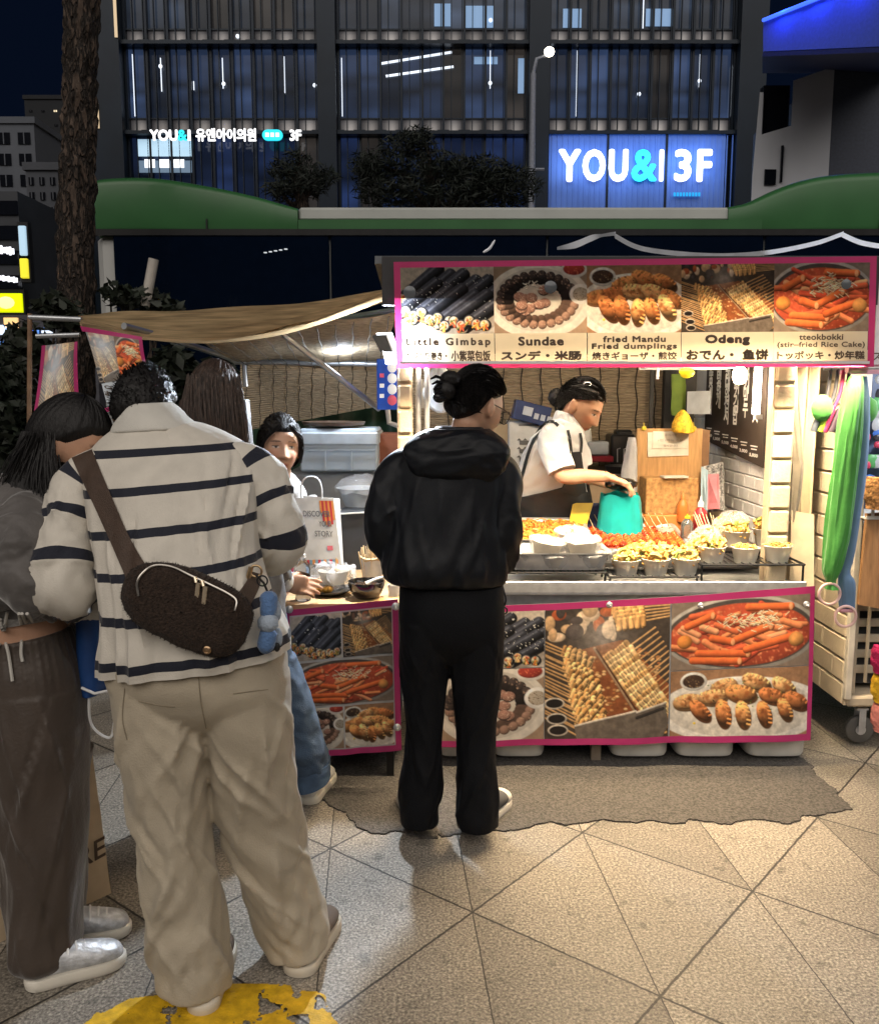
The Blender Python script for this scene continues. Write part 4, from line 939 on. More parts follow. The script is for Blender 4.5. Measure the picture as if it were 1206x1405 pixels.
# right side wall, white brick paper
Xw = 1.46
mb = MB(); mb.sheet((Xw, 3.7, .3), (Xw, 3.7, 1.95), (Xw, 5.05, 1.95), (Xw, 5.05, .3), .03)
M_TILE = mat('white brick paper', (.66, .66, .65), .5, var=.1, vs=12, bump=.3, bs=50)
brick_panel(mb, (Xw - .001, 3.72, .86), (0, 1, 0), (0, 0, 1), 9, 11, .145, .062, .004, npv(-1, 0, 0), gap=.004); ob('side_wall', mb, M_TILE, stall)
mb = MB()
for y_, w_ in ((3.70, .03), (3.755, .022)): mb.box((Xw - .02, y_, 1.33), (.05, w_, 1.25), rot=(R(-2), 0, 0))
ob('wall_trim', mb, mat('aluminium trim', (.55, .52, .47), .35, metal=.6), stall)
# back: bamboo wall
def blind(name, parent, a, b_, c, d, nslat, nthr, m=M_BAMB, wave=.004, tr=.0021):
    a, b_, c, d = map(np.asarray, (a, b_, c, d)); n = unit(np.cross(d - a, b_ - a)); F_ = bil(a, b_, c, d); H_ = np.linalg.norm(d - a)
    mb = MB()
    def fn(u, v):
        P = F_(u, v); return P + n * ((np.sin(v * nslat * 2 * PI) * .0022) + wave * np.sin(u * 9 + v * 3))[:, None]
    mb.grid(fn, 40, min(nslat * 4, 220), 0, True)
    o_ = ob(name, mb, m, parent, org=None if parent is not None else (a + c) / 2)
    t = MB()
    for i in range(nthr):
        u = (i + .5) / nthr; jit = .004 * math.sin(i * 7.1); pts = [F_(npv(u + jit + .004 * math.sin(v * 23 + i)), npv(v))[0] + n * (.008 + wave) for v in np.linspace(0, 1, 18)]
        t.tube(pts, tr, 4)
    ob('thread', t, M_THREAD, o_)
    return o_
blind('back_blind', stall, W(548, 485, 5.0), W(912, 485, 5.0), W(912, 668, 5.0), W(548, 668, 5.0), 50, 14, tr=.0034)
mb = MB(); mb.box((W(912, 560, 4.95)[0] + .02, 4.95, 1.4), (.06, .06, 1.2)); mb.box((W(895, 560, 4.9)[0], 4.93, 1.4), (.02, .02, 1.2)); ob('back_post', mb, mat('dark post', (.04, .038, .035), .6), stall)
mb = MB(); mb.sheet((W(912, 560, 5.0)[0], 5.02, 1.1), (1.5, 5.02, 1.1), (1.5, 5.02, 1.95), (W(912, 560, 5.0)[0], 5.02, 1.95), .02); ob('back_panel', mb, mat('dark back panel', (.07, .065, .06), .6, var=.2), stall)
# back shelf
mb = MB(); z_ = W(640, 646, 4.60)[2]; mb.box((.62, 4.72, z_ - .02), (1.76, .52, .03), bev=.005); ob('back_shelf', mb, mat('shelf top', (.16, .12, .09), .5), stall)
mb = MB(); mb.box((.62, 4.66, z_ / 2 - .02), (1.74, .4, z_ - .04)); ob('shelf_front', mb, mat('tan tile front', (.40, .30, .20), .5, var=.1), stall)
# counter
zc = .765
mb = MB(); mb.box((.72, 3.93, zc - .02), (1.56, .86, .03), bev=.006); mb.box((.72, 3.93, .42), (1.52, .80, .64)); ob('counter', mb, M_STEEL, stall)
mb = MB()
for (y0, y1) in ((3.50, .0), ): mb.box((.72, 3.505, zc + .0), (1.56, .012, .05), bev=.004)
ob('counter_lip', mb, M_STEEL, stall)
mb = MB(); mb.box((.76, 4.05, zc + .06), (1.34, .46, .10), bev=.012); ob('griddle_box', mb, mat('worn steel', (.4, .38, .36), .35, metal=.9, var=.3, rvar=.15), stall)
M_WLEG = mat('wooden leg', (.2, .16, .12), .7); p = W(817, 1020, 3.56)
for x, y_, s_, h_ in ((p[0], 3.56, .04, .14), (-.02, 3.6, .04, .12), (-.02, 4.2, .04, .12), (1.46, 3.6, .04, .12), (1.46, 4.2, .04, .12)):
    mb = MB(); mb.box((x, y_, h_ / 2), (s_, s_, h_)); ob('leg', mb, M_WLEG, stall)
# --- front banner of the counter
YB = 3.475
ban = thing('counter_banner', 'wide pink edged vinyl banner with large pictures of odeng, tteokbokki, mandu and sundae', 'banner', tuple(W(860, 915, YB)))
def banner_surface(tl, tr, br, bl, sag, Y, amp=.006):
    tl, tr, br, bl = [W(*p, Y) for p in (tl, tr, br, bl)]; F_ = bil(tl, tr, br, bl)
    def fn(u, v):
        P = F_(u, v); P[:, 2] -= sag * (1 - v) * np.sin(PI * u)
        P[:, 1] += amp * (np.sin(u * 17 + v * 3) + .6 * np.sin(u * 31 + 1)) * (.3 + .7 * v); return P
    return fn
BF = banner_surface((600, 834), (1118, 804), (1113, 1017), (600, 1026), .012, YB)
def sub(F_, a, b, c, d, off=-.0):
    def fn(u, v):
        P = F_(a + (c - a) * u, b + (d - b) * v); P[:, 1] -= off; return P
    return fn
M_VREAR = mat('vinyl rear', (.5, .5, .5), .6)
bu, bv = .012, .045
mb = MB()
for q4 in ((0, 0, 1, bv), (0, 1 - bv, 1, 1), (0, bv, bu, 1 - bv), (1 - bu, bv, 1, 1 - bv)): mb.grid(sub(BF, *q4), 60, 3)
ob('border', mb, M_PINKD, ban)
mb = MB(); mb.grid(sub(BF, 0, 0, 1, 1, -.004), 40, 10); ob('backing', mb, M_VREAR, ban)
for fn_, (a, b_, c, d), sd_ in ((p_gimbap, (.012, .045, .285, .44), 31), (p_sundae, (.012, .445, .285, .955), 32), (p_odeng, (.287, .045, .618, .955), 33), (p_tteok, (.622, .045, .988, .50), 34), (p_mandu, (.622, .505, .988, .955), 35)):
    wp, hp = int((c - a) * 515 * .95), int((d - b_) * 205 * .95)
    picture('picture', ban, fn_(wp, hp, sd_), sub(BF, a, b_, c, d))
def hook(mb, x, y, Y, r=.012):
    c = W(x, y, Y); mb.lathe([(0, 0), (r, 0), (r * 1.1, .003), (r * .5, .009), (0, .009)], (0, 0, 0), 14); V = mb.v[-1]; mb.v[-1] = np.stack([V[:, 0], -V[:, 2], V[:, 1]], 1) + c
    mb.tube([c + npv(0, -.01, 0), c + npv(.004, -.022, -.004), c + npv(.006, -.020, .008)], .002, 5)
for x, y in ((836, 830), (961, 831), (1106, 829)): mb = MB(); hook(mb, x, y, YB - .012); ob('suction_hook', mb, M_STEEL, ban)
# --- low tubs under the counter
def tub(x0, x1, yb_, lab):
    Y = 3.53; X0, X1 = W(x0, yb_ - 15, Y)[0], W(x1, yb_ - 15, Y)[0]; wd = X1 - X0; z0 = .02
    t = thing('plastic_tub', lab, 'tub', ((X0 + X1) / 2, Y + .16, 0), 'white tubs under the counter'); mb = MB(); V = []; ns = 40; th = np.linspace(0, 2 * PI, ns, endpoint=False)
    prof = [(.80, z0 + .002), (.93, z0 + .004), (.97, z0 + .018), (1.0, z0 + .16), (1.02, z0 + .165), (1.0, z0 + .17), (.93, z0 + .05), (.88, z0 + .012), (.0, z0 + .010)]
    for s, z in prof: V.append(np.stack([(X0 + X1) / 2 + wd / 2 * s * np.sign(np.cos(th)) * np.abs(np.cos(th)) ** .35, Y + .16 + .16 * s * np.sign(np.sin(th)) * np.abs(np.sin(th)) ** .35, np.full(ns, z)], 1))
    F = [(k * ns + j, k * ns + (j + 1) % ns, (k + 1) * ns + (j + 1) % ns, (k + 1) * ns + j) for k in range(len(prof) - 1) for j in range(ns)] + [tuple(range(ns))]
    mb.add(np.concatenate(V), F, 0, True); ob('tub_body', mb, mat('scuffed white plastic', (.62, .60, .55), .45, var=.12, vs=12), t)
    mb = MB(); mb.tube([(X0 + .03, Y - .006, z0 + .155), (X1 - .03, Y - .006, z0 + .155)], .006, 6); ob('rim', mb, M_WHITE, t)
for a in ((600, 668, 1050, 'white tub under the counter glimpsed between the legs of the woman in black'), (676, 750, 1046, 'white plastic tub just right of the woman in black, under the banner'), (838, 921, 1041, 'white plastic tub under the odeng picture, right of the short wooden leg'), (928, 1013, 1038, 'white plastic tub under the left half of the mandu picture'), (1026, 1111, 1036, 'white plastic tub at the right end under the banner')): tub(*a)
# --- the side table and its banner
TF = [G(394, 831, .735), G(548, 819, .75), G(540, 772, .75), G(412, 776, .735)]
tab = thing('side_table', 'small wooden topped eating table at the left of the stall', 'table', (float(TF[0][0] + .2), 3.6, 0)); mb = MB()
zt_ = .742
P4 = [npv(-.615, 3.30, zt_), npv(-.155, 3.33, zt_), npv(-.155, 4.0, zt_), npv(-.615, 4.0, zt_)]
mb.sheet(*P4, .03); ob('tabletop', mb, mat('worn wood veneer', (.55, .36, .19), .4, var=.2, vs=7, stretch=(1, 9, 9), rvar=.1), tab)
mb = MB(); mb.box((-.385, 3.68, .40), (.42, .55, .60)); ob('cabinet', mb, mat('dark cabinet', (.03, .028, .027), .6), tab)
for x in (-.57, -.2):
    for y_ in (3.4, 3.9): mb = MB(); mb.box((x, y_, .35), (.03, .03, .71)); ob('leg', mb, M_DSTEEL, tab)
ban2 = thing('table_banner', 'pink edged vinyl banner of six food pictures on the front of the side table', 'banner', tuple(W(470, 930, 3.29)))
BF2 = banner_surface((389, 838), (546, 822), (551, 1030), (396, 1042), .0, 3.285, .003)
mb = MB(); bu, bv = .05, .04
for q4 in ((0, 0, 1, bv), (0, 1 - bv, 1, 1), (0, bv, bu, 1 - bv), (1 - bu, bv, 1, 1 - bv)): mb.grid(sub(BF2, *q4), 20, 6)
ob('border', mb, M_PINKD, ban2)
mb = MB(); mb.grid(sub(BF2, .04, .035, .96, .965, -.003), 10, 10); ob('backing', mb, mat('white vinyl', (.6, .58, .55), .5), ban2)
for fn_, (a, b_, c, d), sd_ in ((p_gimbap, (.06, .05, .495, .345), 41), (p_odeng, (.51, .05, .94, .345), 42), (p_tteok, (.06, .36, .94, .655), 43), (p_sundae, (.06, .67, .495, .95), 44), (p_mandu, (.51, .67, .94, .95), 45)):
    picture('picture', ban2, fn_(int((c - a) * 158), int((d - b_) * 208), sd_), sub(BF2, a, b_, c, d, .001))
for x, y in ((397, 836), (543, 832), (545, 998)): mb = MB(); hook(mb, x, y, 3.272, .014); ob('suction_hook', mb, M_STEEL, ban2)

# --- left awning and blinds
mb = MB()
TL = [(108, 437), (190, 428), (300, 421), (420, 413), (545, 397)]; BLm = [(112, 446), (200, 463), (300, 468), (420, 447), (545, 403)]
A1 = crom(np.array([W(x, y, 4.05) for x, y in TL]), 90); A2 = crom(np.array([W(x, y, 3.45) for x, y in BLm]), 90)
nv = 30; V = []
for j in range(nv + 1):
    v = j / nv; P = A1 * (1 - v) + A2 * v
    u_ = np.linspace(0, 1, 90); fold = .018 * np.sin(v * 26 + 3 * np.sin(u_ * 3) + u_ * 2) * (.25 + np.abs(u_ - .5) * 1.2) + .012 * perlin(np.stack([u_ * 4, np.full(90, v * 14), np.zeros(90)], 1))
    P = P + np.outer(fold - .05 * np.sin(PI * v) * np.sin(PI * u_), [0, 0, 1]); V.append(P)
V = np.concatenate(V); i = np.arange((nv + 1) * 90).reshape(nv + 1, 90); mb.add(V, np.stack([i[:-1, :-1], i[:-1, 1:], i[1:, 1:], i[1:, :-1]], -1).reshape(-1, 4), 0, True)
o = ob('plastic_awning', mb, mat('yellowed clear tarpaulin', (.60, .44, .25), .22, var=.35, vs=5, stretch=(1, 4, 12), transl=.65, bump=.25, bs=14), org=V.mean(0))
tag(o, 'gathered yellowish plastic tarpaulin stretched over the left side of the stall', 'awning')
o = blind('roof_blind', None, W(275, 468, 3.6), W(545, 425, 3.6), W(525, 503, 4.9), W(338, 500, 4.9), 44, 11, wave=.012)
tag(o, 'sloping bamboo blind lining the roof above the side table', 'blind')
o = blind('wall_blind', None, W(330, 497, 4.95), W(530, 500, 4.95), W(528, 556, 4.95), W(330, 592, 4.95), 30, 11, wave=.008)
tag(o, 'upright bamboo blind hung behind the side table with a slanting lower edge', 'blind')
def pole(lab, pts, r, name='metal_pole', m=M_GREY, cat='pole', grp=None):
    mb = MB(); P = [W(*p) for p in pts]; mb.tube(P, r, 10); o_ = ob(name, mb, m, org=P[0]); return tag(o_, lab, cat, grp)
pole('horizontal grey tube where roof blind and wall blind meet', [(322, 496, 4.7), (532, 499, 4.7)], .016)
pole('bright slanting strut crossing the bamboo blinds', [(386, 456, 3.7), (520, 561, 4.3)], .013)
pole('sloping grey tube hung with string under the awning', [(170, 447, 3.6), (232, 464, 3.9), (335, 497, 4.65), (337, 530, 4.65)], .014)
pole('pale blue tube running under the right end of the awning', [(452, 440, 3.7), (500, 432, 3.65), (548, 424, 3.6)], .012, m=mat('blue tape', (.25, .42, .60), .4))
pole('upper grey crossbar at the left above the hung posters', [(40, 435, 3.7), (112, 438, 3.7)], .012)
pole('lower grey crossbar carrying the left poster', [(50, 461, 3.6), (110, 459, 3.6)], .010)
pole('thin upright pole at the left edge holding the crossbars', [(41, 430, 3.7), (40, 620, 3.7), (40, 905, 3.7)], .010, m=mat('rusty pole', (.20, .12, .07), .6, var=.3))
pole('silvery pole leaning before the bus window', [(199, 420, 6.2), (211, 355, 6.2)], .035, m=mat('pale leaning pole', (.45, .42, .38), .4))
# white scalloped ribbon, added for the bright line across the bus glass
pts = []
for x, y in [(765, 340), (790, 335), (815, 325), (843, 320), (846, 324), (880, 340), (940, 348), (1000, 350), (1060, 345), (1120, 333), (1155, 321), (1158, 322), (1185, 333), (1230, 340)]: pts.append(W(x, y, 4.2))
pts = crom(np.array(pts), 90); wd = np.interp(np.linspace(0, 1, 90), [0, .08, .15, .18, .3, .7, 1], [.006, .016, .014, .006, .010, .010, .010])
mb = MB(); V = []
for k, p in enumerate(pts): V += [p + npv(0, 0, wd[k]), p + npv(0, .012, -wd[k]), p + npv(0, .02, wd[k])]
F = [(3 * k + a, 3 * k + 3 + a, 3 * k + 3 + (a + 1) % 3, 3 * k + (a + 1) % 3) for k in range(89) for a in range(3)]
mb.add(V, F, 0, True); o = ob('scallop_ribbon', mb, mat('white ribbon', (.85, .88, .95), .4, emit=.0), org=pts[0]); tag(o, 'white scalloped ribbon sagging above the sign before the bus glass', 'hem')
mb = MB(); mb.tube(crom(np.array([W(663, 346, 4.2), W(672, 340, 4.2), W(679, 329, 4.2)]), 10), [.004, .006, .007, .007, .007, .007, .006, .006, .005, .003], 6); o = ob('plastic_scrap', mb, mat('white scrap', (.8, .82, .88), .4), org=W(670, 340, 4.2)); tag(o, 'short white strip of plastic caught above the sign left of the ribbon', 'strip')

# --- posters at the left
def poster(lab, tl, tr, br, bl, Y, fns, strip, sides=(1, 1, 1, 1)):
    a, b_, c, d = [W(*p, Y) for p in (tl, tr, br, bl)]; t = thing('food_poster', lab, 'poster', tuple((a + c) / 2)); F_ = bil(a, b_, c, d)
    def fl(u, v):
        P = F_(u, v); P[:, 1] += .012 * np.sin(u * 4 + v * 5); return P
    mb = MB()
    for ok, q4 in zip(sides, ((0, 0, 1, .06), (0, .95, 1, 1), (0, .06, .09, .95), (.91, .06, 1, .95))):
        if ok: mb.grid(sub(fl, *q4), 12, 8)
    ob('border', mb, M_PINKD, t)
    for fn_, q4, sd_ in fns: picture('picture', t, fn_(int((q4[2] - q4[0]) * 110), int((q4[3] - q4[1]) * 130), sd_), sub(fl, *q4))
    mb = MB(); mb.grid(sub(fl, .09, strip, .91, .95), 12, 6); ob('label_strip', mb, mat('pale label strip', (.6, .66, .72), .5), t)
    mb = MB(); rt = unit(b_ - a); up = unit(a - d); P = fl(npv(.5, .42), npv((strip + .95) / 2 - .03, (strip + .95) / 2 - .03)); hh = np.linalg.norm(a - d); ww = np.linalg.norm(b_ - a)
    text(mb, 'Odeng', P[1] - npv(0, .012, 0), ww * .45, hh * .05, rt, up, .001); text(mb, 'おでん', P[0] - npv(0, .012, hh * .08), ww * .6, hh * .05, rt, up, .001); ob('lettering', mb, M_INK, t)
    return t
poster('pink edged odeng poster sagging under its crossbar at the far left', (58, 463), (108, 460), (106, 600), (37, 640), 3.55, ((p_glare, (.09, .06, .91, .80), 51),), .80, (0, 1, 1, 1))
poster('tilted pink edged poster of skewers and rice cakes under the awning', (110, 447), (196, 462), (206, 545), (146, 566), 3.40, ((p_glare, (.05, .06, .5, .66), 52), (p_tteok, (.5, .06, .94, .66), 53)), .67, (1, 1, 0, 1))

# --- lamps of the stall
WARM = (1.0, .70, .38); COOL = (.78, .88, 1.0)
fl = thing('flood_lamp', 'white LED flood lamp glaring at the left end of the sign', 'lamp', tuple(W(528, 470, 3.75))); mb = MB()
mb.sheet(W(517, 458, 3.75), W(536, 457, 3.7), W(545, 480, 3.7), W(528, 480, 3.75), .03); ob('housing', mb, M_GREY, fl)
mb = MB(); F0_ = [W(516, 457, 3.735), W(537, 456, 3.685), W(546, 481, 3.685), W(528, 481, 3.735)]; mb.sheet(*F0_[::-1], .004); mb.sheet(W(528, 479, 3.735), W(546, 479, 3.7), W(546, 500, 3.7), W(533, 500, 3.72), .02); ob('lamp_face', mb, emis('flood white', (.9, .95, 1), 4.5), fl)
p = W(531, 482, 3.66); lamp('flood_light', p, 34, COOL, .04, fl, aim(p, (-.25, 2.2, .35)), 'AREA', .12); lamp('blind_fill', W(470, 492, 4.3), 9, COOL, .04, fl)  # second light stands apart from the lamp, added to brighten the blinds
def bulb(lab, x, y, Y, r, col, en, s=14):
    c = W(x, y, Y); t = thing('light_bulb', lab, 'bulb', tuple(c)); mb = MB(); mb.lathe([(0, -r * 1.3), (r * .7, -r * 1.1), (r, -r * .3), (r * .9, r * .5), (r * .45, r * 1.2), (r * .4, r * 1.6)], c, 16); ob('glass', mb, emis('bulb glow', col, s), t)
    mb = MB(); mb.lathe([(r * .42, r * 1.5), (r * .5, r * 1.7), (r * .5, r * 2.6), (0, r * 2.7)], c, 12); ob('socket', mb, M_WHITE, t); mb = MB(); mb.tube([c + npv(0, 0, r * 2.6), c + npv(.01, .02, r * 2.6 + .2)], .004, 6); ob('cord', mb, M_BLK, t)
    if en: lamp('bulb_light', c - npv(0, .0, r * 1.5), en, col, r, t)
bulb('warm bulb hanging in front of the menu board', 1015, 514, 3.86, .032, (1, .78, .52), 15)
bulb('white bulb at the left stall post, left of its pair', 566, 497, 3.58, .018, (1, .93, .82), .5, 7)
bulb('white bulb at the left stall post, right of its pair', 583, 497, 3.60, .018, (1, .93, .82), .5, 7)
tl_ = thing('tube_lamp', 'white tube lamp standing beside the aluminium trim of the side wall', 'lamp', tuple(W(1040, 535, 3.84))); mb = MB(); mb.tube([W(1041, 498, 3.84), W(1037, 568, 3.84)], .017, 12); ob('tube', mb, emis('tube white', (1, .95, .85), 7), tl_)
for y_ in (572, 496): mb = MB(); mb.box(W(1040, y_, 3.84), (.03, .03, .02)); ob('cap', mb, M_WHITE, tl_)
sl_ = thing('strip_lamp', 'long warm strip lamp hidden behind the sign, lighting the counter', 'lamp', (.72, 3.66, 1.86)); mb = MB(); mb.tube([(-.05, 3.66, 1.86), (1.5, 3.66, 1.86)], .014, 10); mb.tube([(1.5, 3.66, 1.86), (1.60, 3.53, 1.83)], .012, 8); ob('tube', mb, emis('strip warm', WARM, 6), sl_); mb = MB(); mb.box((.72, 3.66, 1.885), (1.6, .04, .02)); ob('housing', mb, M_WHITE, sl_)
lamp('strip_down', (.78, 3.64, 1.84), 17, (1.0, .75, .46), 1.35, sl_, aim((.78, 3.64, 1.84), (.70, 2.75, 0)), 'AREA', .05, 85)
lamp('strip_front', (.78, 3.63, 1.82), 2.6, (1.0, .80, .54), 1.35, sl_, aim((.78, 3.63, 1.82), (.78, 3.3, 1.75)), 'AREA', .05)
lamp('strip_inner', (.72, 3.78, 1.86), 8, (1.0, .82, .60), 1.3, sl_, aim((.72, 3.78, 1.86), (.72, 4.5, 1.0)), 'AREA', .06)
lamp('cup_fill', (.74, 3.362, 1.652), 27, (1.0, .78, .50), 1.75, sl_, aim((.74, 3.362, 1.652), (.74, 3.64, .8)), 'AREA', .02, 95)  # unseen strip added under the sign to brighten the cup fronts
mb = MB(); mb.box((.74, 3.366, 1.668), (1.78, .012, .010)); ob('fill_strip', mb, M_WHITE, sl_)  # housing of the added strip
lamp('panel_fill', (1.47, 3.56, 1.80), 5.5, (1.0, .78, .50), .05, sl_, aim((1.47, 3.56, 1.80), (1.735, 3.85, 1.2)), 'AREA', .05, 75)  # added light aimed at the trinket cart's brick panel, no fixture seen
# ------------------------------------------------------------------ wire racks on the counter
def rack(lab, x0, x1, ytop, Y0, Y1, zfoot=.768):
    z = W((x0 + x1) / 2, ytop, Y0)[2]; X0, X1 = W(x0, ytop, Y0)[0], W(x1, ytop, Y0)[0]
    t = thing('wire_rack', lab, 'rack', ((X0 + X1) / 2, (Y0 + Y1) / 2, zfoot), 'black wire racks on the counter'); mb = MB()
    for y in (Y0, Y1): mb.tube([(X0, y, z), (X1, y, z)], .005, 6)
    for x in (X0, X1): mb.tube([(x, Y0, z), (x, Y1, z)], .005, 6)
    n = 14
    for i in range(1, n): x = X0 + (X1 - X0) * i / n; mb.tube([(x, Y0, z), (x, Y1, z)], .0025, 5)
    ob('shelf_grid', mb, M_DSTEEL, t)
    for x in (X0 + .004, X1 - .004):
        for y in (Y0 + .003, Y1 - .003): m = MB(); m.tube([(x, y, z), (x, y, zfoot)], .005, 6); ob('leg', m, M_DSTEEL, t)
    return z
Y0r = 3.515
zr1 = rack('low black wire rack carrying the steel tray of wrapped bowls', 690, 832, 786, Y0r, 3.74)
zr2 = rack('low black wire rack under the front row of three paper cups', 836, 958, 792, Y0r, 3.70)
zr3 = rack('taller black wire rack at the right end of the counter', 962, 1104, 775, Y0r, 3.80)
# ------------------------------------------------------------------ trays
def tray(lab, x0, x1, yb_, Y0, Y1, z0, h, m, flare=.02, cat='tray', name='food_tray'):
    X0, X1 = W(x0, yb_, Y0)[0], W(x1, yb_, Y0)[0]; t = thing(name, lab, cat, ((X0 + X1) / 2, (Y0 + Y1) / 2, z0)); mb = MB(); V = []; ns = 48; th = np.linspace(0, 2 * PI, ns, endpoint=False)
    a, b_ = (X1 - X0) / 2, (Y1 - Y0) / 2
    for d, z in ((-flare, 0), (-.004, h - .003), (.008, h), (.008, h - .004), (-.008, h - .006), (-flare - .006, .004)):
        V.append(np.stack([(X0 + X1) / 2 + (a + d) * np.sign(np.cos(th)) * np.abs(np.cos(th)) ** .22, (Y0 + Y1) / 2 + (b_ + d) * np.sign(np.sin(th)) * np.abs(np.sin(th)) ** .22, np.full(ns, z0 + z)], 1))
    F = [(k * ns + j, k * ns + (j + 1) % ns, (k + 1) * ns + (j + 1) % ns, (k + 1) * ns + j) for k in range(5) for j in range(ns)] + [tuple(range(ns))[::-1], tuple(range(5 * ns, 6 * ns))]
    mb.add(np.concatenate(V), F, 0, True); ob('tray_body', mb, m, t); return t, X0, X1
t1, X0, X1 = tray('stainless steel tray holding plastic wrapped white bowls', 699, 838, 783, 3.52, 3.76, zr1 + .006, .075, M_STEEL)
q = random.Random(5)
def paperbowl(lab, x, y, Y, r, h, grp, wrap=True, tilt=(0, 0), food=None):
    c = W(x, y, Y); t = thing('paper_bowl', lab, 'bowl', tuple(c), grp)
    mb = MB(); mb.lathe([(0, .003), (r * .72, 0), (r * .97, h * .96), (r * 1.03, h), (r * 1.0, h * 1.02), (r * .93, h * .9), (r * .70, .01), (0, .012)], (0, 0, 0), 32)
    M_ = np.array(Matrix.Rotation(tilt[0], 3, 'X') @ Matrix.Rotation(tilt[1], 3, 'Y')); mb.v[0] = mb.v[0] @ M_.T + c; ob('cup_body', mb, M_PAPER, t)
    if food:
        mb = MB(); food(mb, r * .9, h * .9); mb.v = [v @ M_.T + c for v in mb.v]; ob('food', mb, M_FOODS, t)
    if wrap:
        mb = MB(); V = []; ns = 48; th = np.linspace(0, 2 * PI, ns, endpoint=False)
        for k, (rr, zz) in enumerate(((.80, -.004), (1.02, h * .4), (1.16, h * .8), (1.22, h * 1.03), (1.1, h * 1.16), (.8, h * 1.10), (.4, h * 1.06), (.0, h * 1.05))):
            w_ = 1 + .09 * perlin(np.stack([np.cos(th) * 3.5 + x, np.sin(th) * 3.5 + y, np.full(ns, k * 1.3)], 1)) * (1 if k < 6 else .3)
            V.append(np.stack([r * rr * w_ * np.cos(th), r * rr * w_ * np.sin(th), zz + .014 * perlin(np.stack([np.cos(th) * 5 + y, np.sin(th) * 5, np.full(ns, k * 2.)], 1))], 1))
        F = [(k * ns + j, k * ns + (j + 1) % ns, (k + 1) * ns + (j + 1) % ns, (k + 1) * ns + j) for k in range(7) for j in range(ns)]
        mb.add(np.concatenate(V) @ M_.T + c, F, 0, True); ob('plastic_wrap', mb, M_WRAP, t)
    return t
M_PAPER = mat('white paperboard', (.86, .82, .74), .55, var=.03, transl=.42)
M_WRAP = mat('cling wrap', (.66, .66, .67), .12, var=.03, bump=.9, bs=55, alpha=.34, spec=.8)
M_FOODS = [mat('fried batter gold', (.58, .30, .05), .45, var=.3, vs=60, bump=.6, bs=120), mat('pale batter', (.70, .46, .13), .5, var=.25, vs=60, bump=.5, bs=120), mat('green onion', (.26, .34, .08), .5, var=.2), mat('orange shreds', (.55, .17, .03), .4, var=.2)]
def crisps(mb, r, h, n=26, hi=.05, mix=(0, 1, 1, 1, 0, 1, 1, 2)):
    mb.ball((0, 0, h * .75), (r * .95, r * .95, h * .35), 16, 8, mi=0, jit=.4, js=20)
    for i in range(n):
        a = q.uniform(0, 6.3); d = r * math.sqrt(q.random()) * .85; z = h + q.uniform(-.004, hi) * (1 - .5 * d / r)
        p = npv(d * math.cos(a), d * math.sin(a), z); e = unit([q.gauss(0, 1), q.gauss(0, 1), q.gauss(.3, .6)]) * q.uniform(.012, .026)
        mb.tube([p - e, p + npv(q.uniform(-.004, .004), 0, .006), p + e], [q.uniform(.004, .008), q.uniform(.008, .013), q.uniform(.003, .007)], 6, mi=q.choice(mix))
def noodles(mb, r, h, n=60):
    mb.ball((0, 0, h * .8), (r * .95, r * .95, h * .28), 16, 8, mi=1)
    for i in range(n):
        a = q.uniform(0, 6.3); d = r * math.sqrt(q.random()) * .8; p = npv(d * math.cos(a), d * math.sin(a), h * 1.02 + q.uniform(0, .016)); b_ = q.uniform(0, 6.3); L = q.uniform(.012, .03)
        mb.tube([p - npv(math.cos(b_) * L, math.sin(b_) * L, .005), p + npv(0, 0, .006), p + npv(math.cos(b_ + .6) * L, math.sin(b_ + .6) * L, -.004)], .0026, 4, mi=q.choice((0, 1, 1, 3, 2)))
for a in (('clear wrapped white bowl at the left front corner of the steel tray', 716, 774, 3.60, .062, .05, (0, .1)), ('clear wrapped white bowl low in the middle of the steel tray', 760, 776, 3.58, .062, .045, (0, 0)),
          ('clear wrapped white bowl low at the right of the steel tray', 812, 775, 3.58, .060, .045, (0, 0)), ('tilted wrapped white bowl stacked left on the two below', 748, 761, 3.58, .066, .06, (R(4), R(9))), ('wrapped white bowl stacked right above the steel tray', 799, 760, 3.58, .068, .06, (R(3), R(-3)))):
    paperbowl(a[0], a[1], a[2], a[3], a[4], a[5], 'wrapped white bowls', True, a[6])
paperbowl('wrapped white bowl behind the others showing brown food inside', 784, 744, 3.72, .062, .05, 'wrapped white bowls', True, (R(8), 0), lambda mb, r, h: crisps(mb, r, h * .8, 10, .01, (0, 3)))
for lab, x, y, Y, fd in (('paper cup of fried bits at the left of the front row', 858, 790, 3.58, 1), ('paper cup of fried bits in the middle of the front row', 899, 789, 3.58, 2), ('paper cup heaped with fried pieces at the right of the front row', 940, 788, 3.58, 1),
                         ('paper cup of fried pieces at the left on the taller rack', 976, 772, 3.60, 1), ('paper cup of noodles in the middle of the taller rack', 1022, 773, 3.60, 3), ('paper cup with a few sprigs at the right end of the taller rack', 1066, 771, 3.60, 3),
                         ('paper cup of tall fried pieces stacked left behind the taller rack row', 1010, 750, 3.74, 1), ('paper cup of fried pieces stacked right behind the taller rack row', 1051, 747, 3.74, 2)):
    paperbowl(lab, x, y, Y, .058, .07, 'paper cups of fried food', False, (0, 0), (lambda mb, r, h: noodles(mb, r, h)) if fd == 3 else (lambda mb, r, h: crisps(mb, r, h, 56 if fd == 1 else 46, .06)))
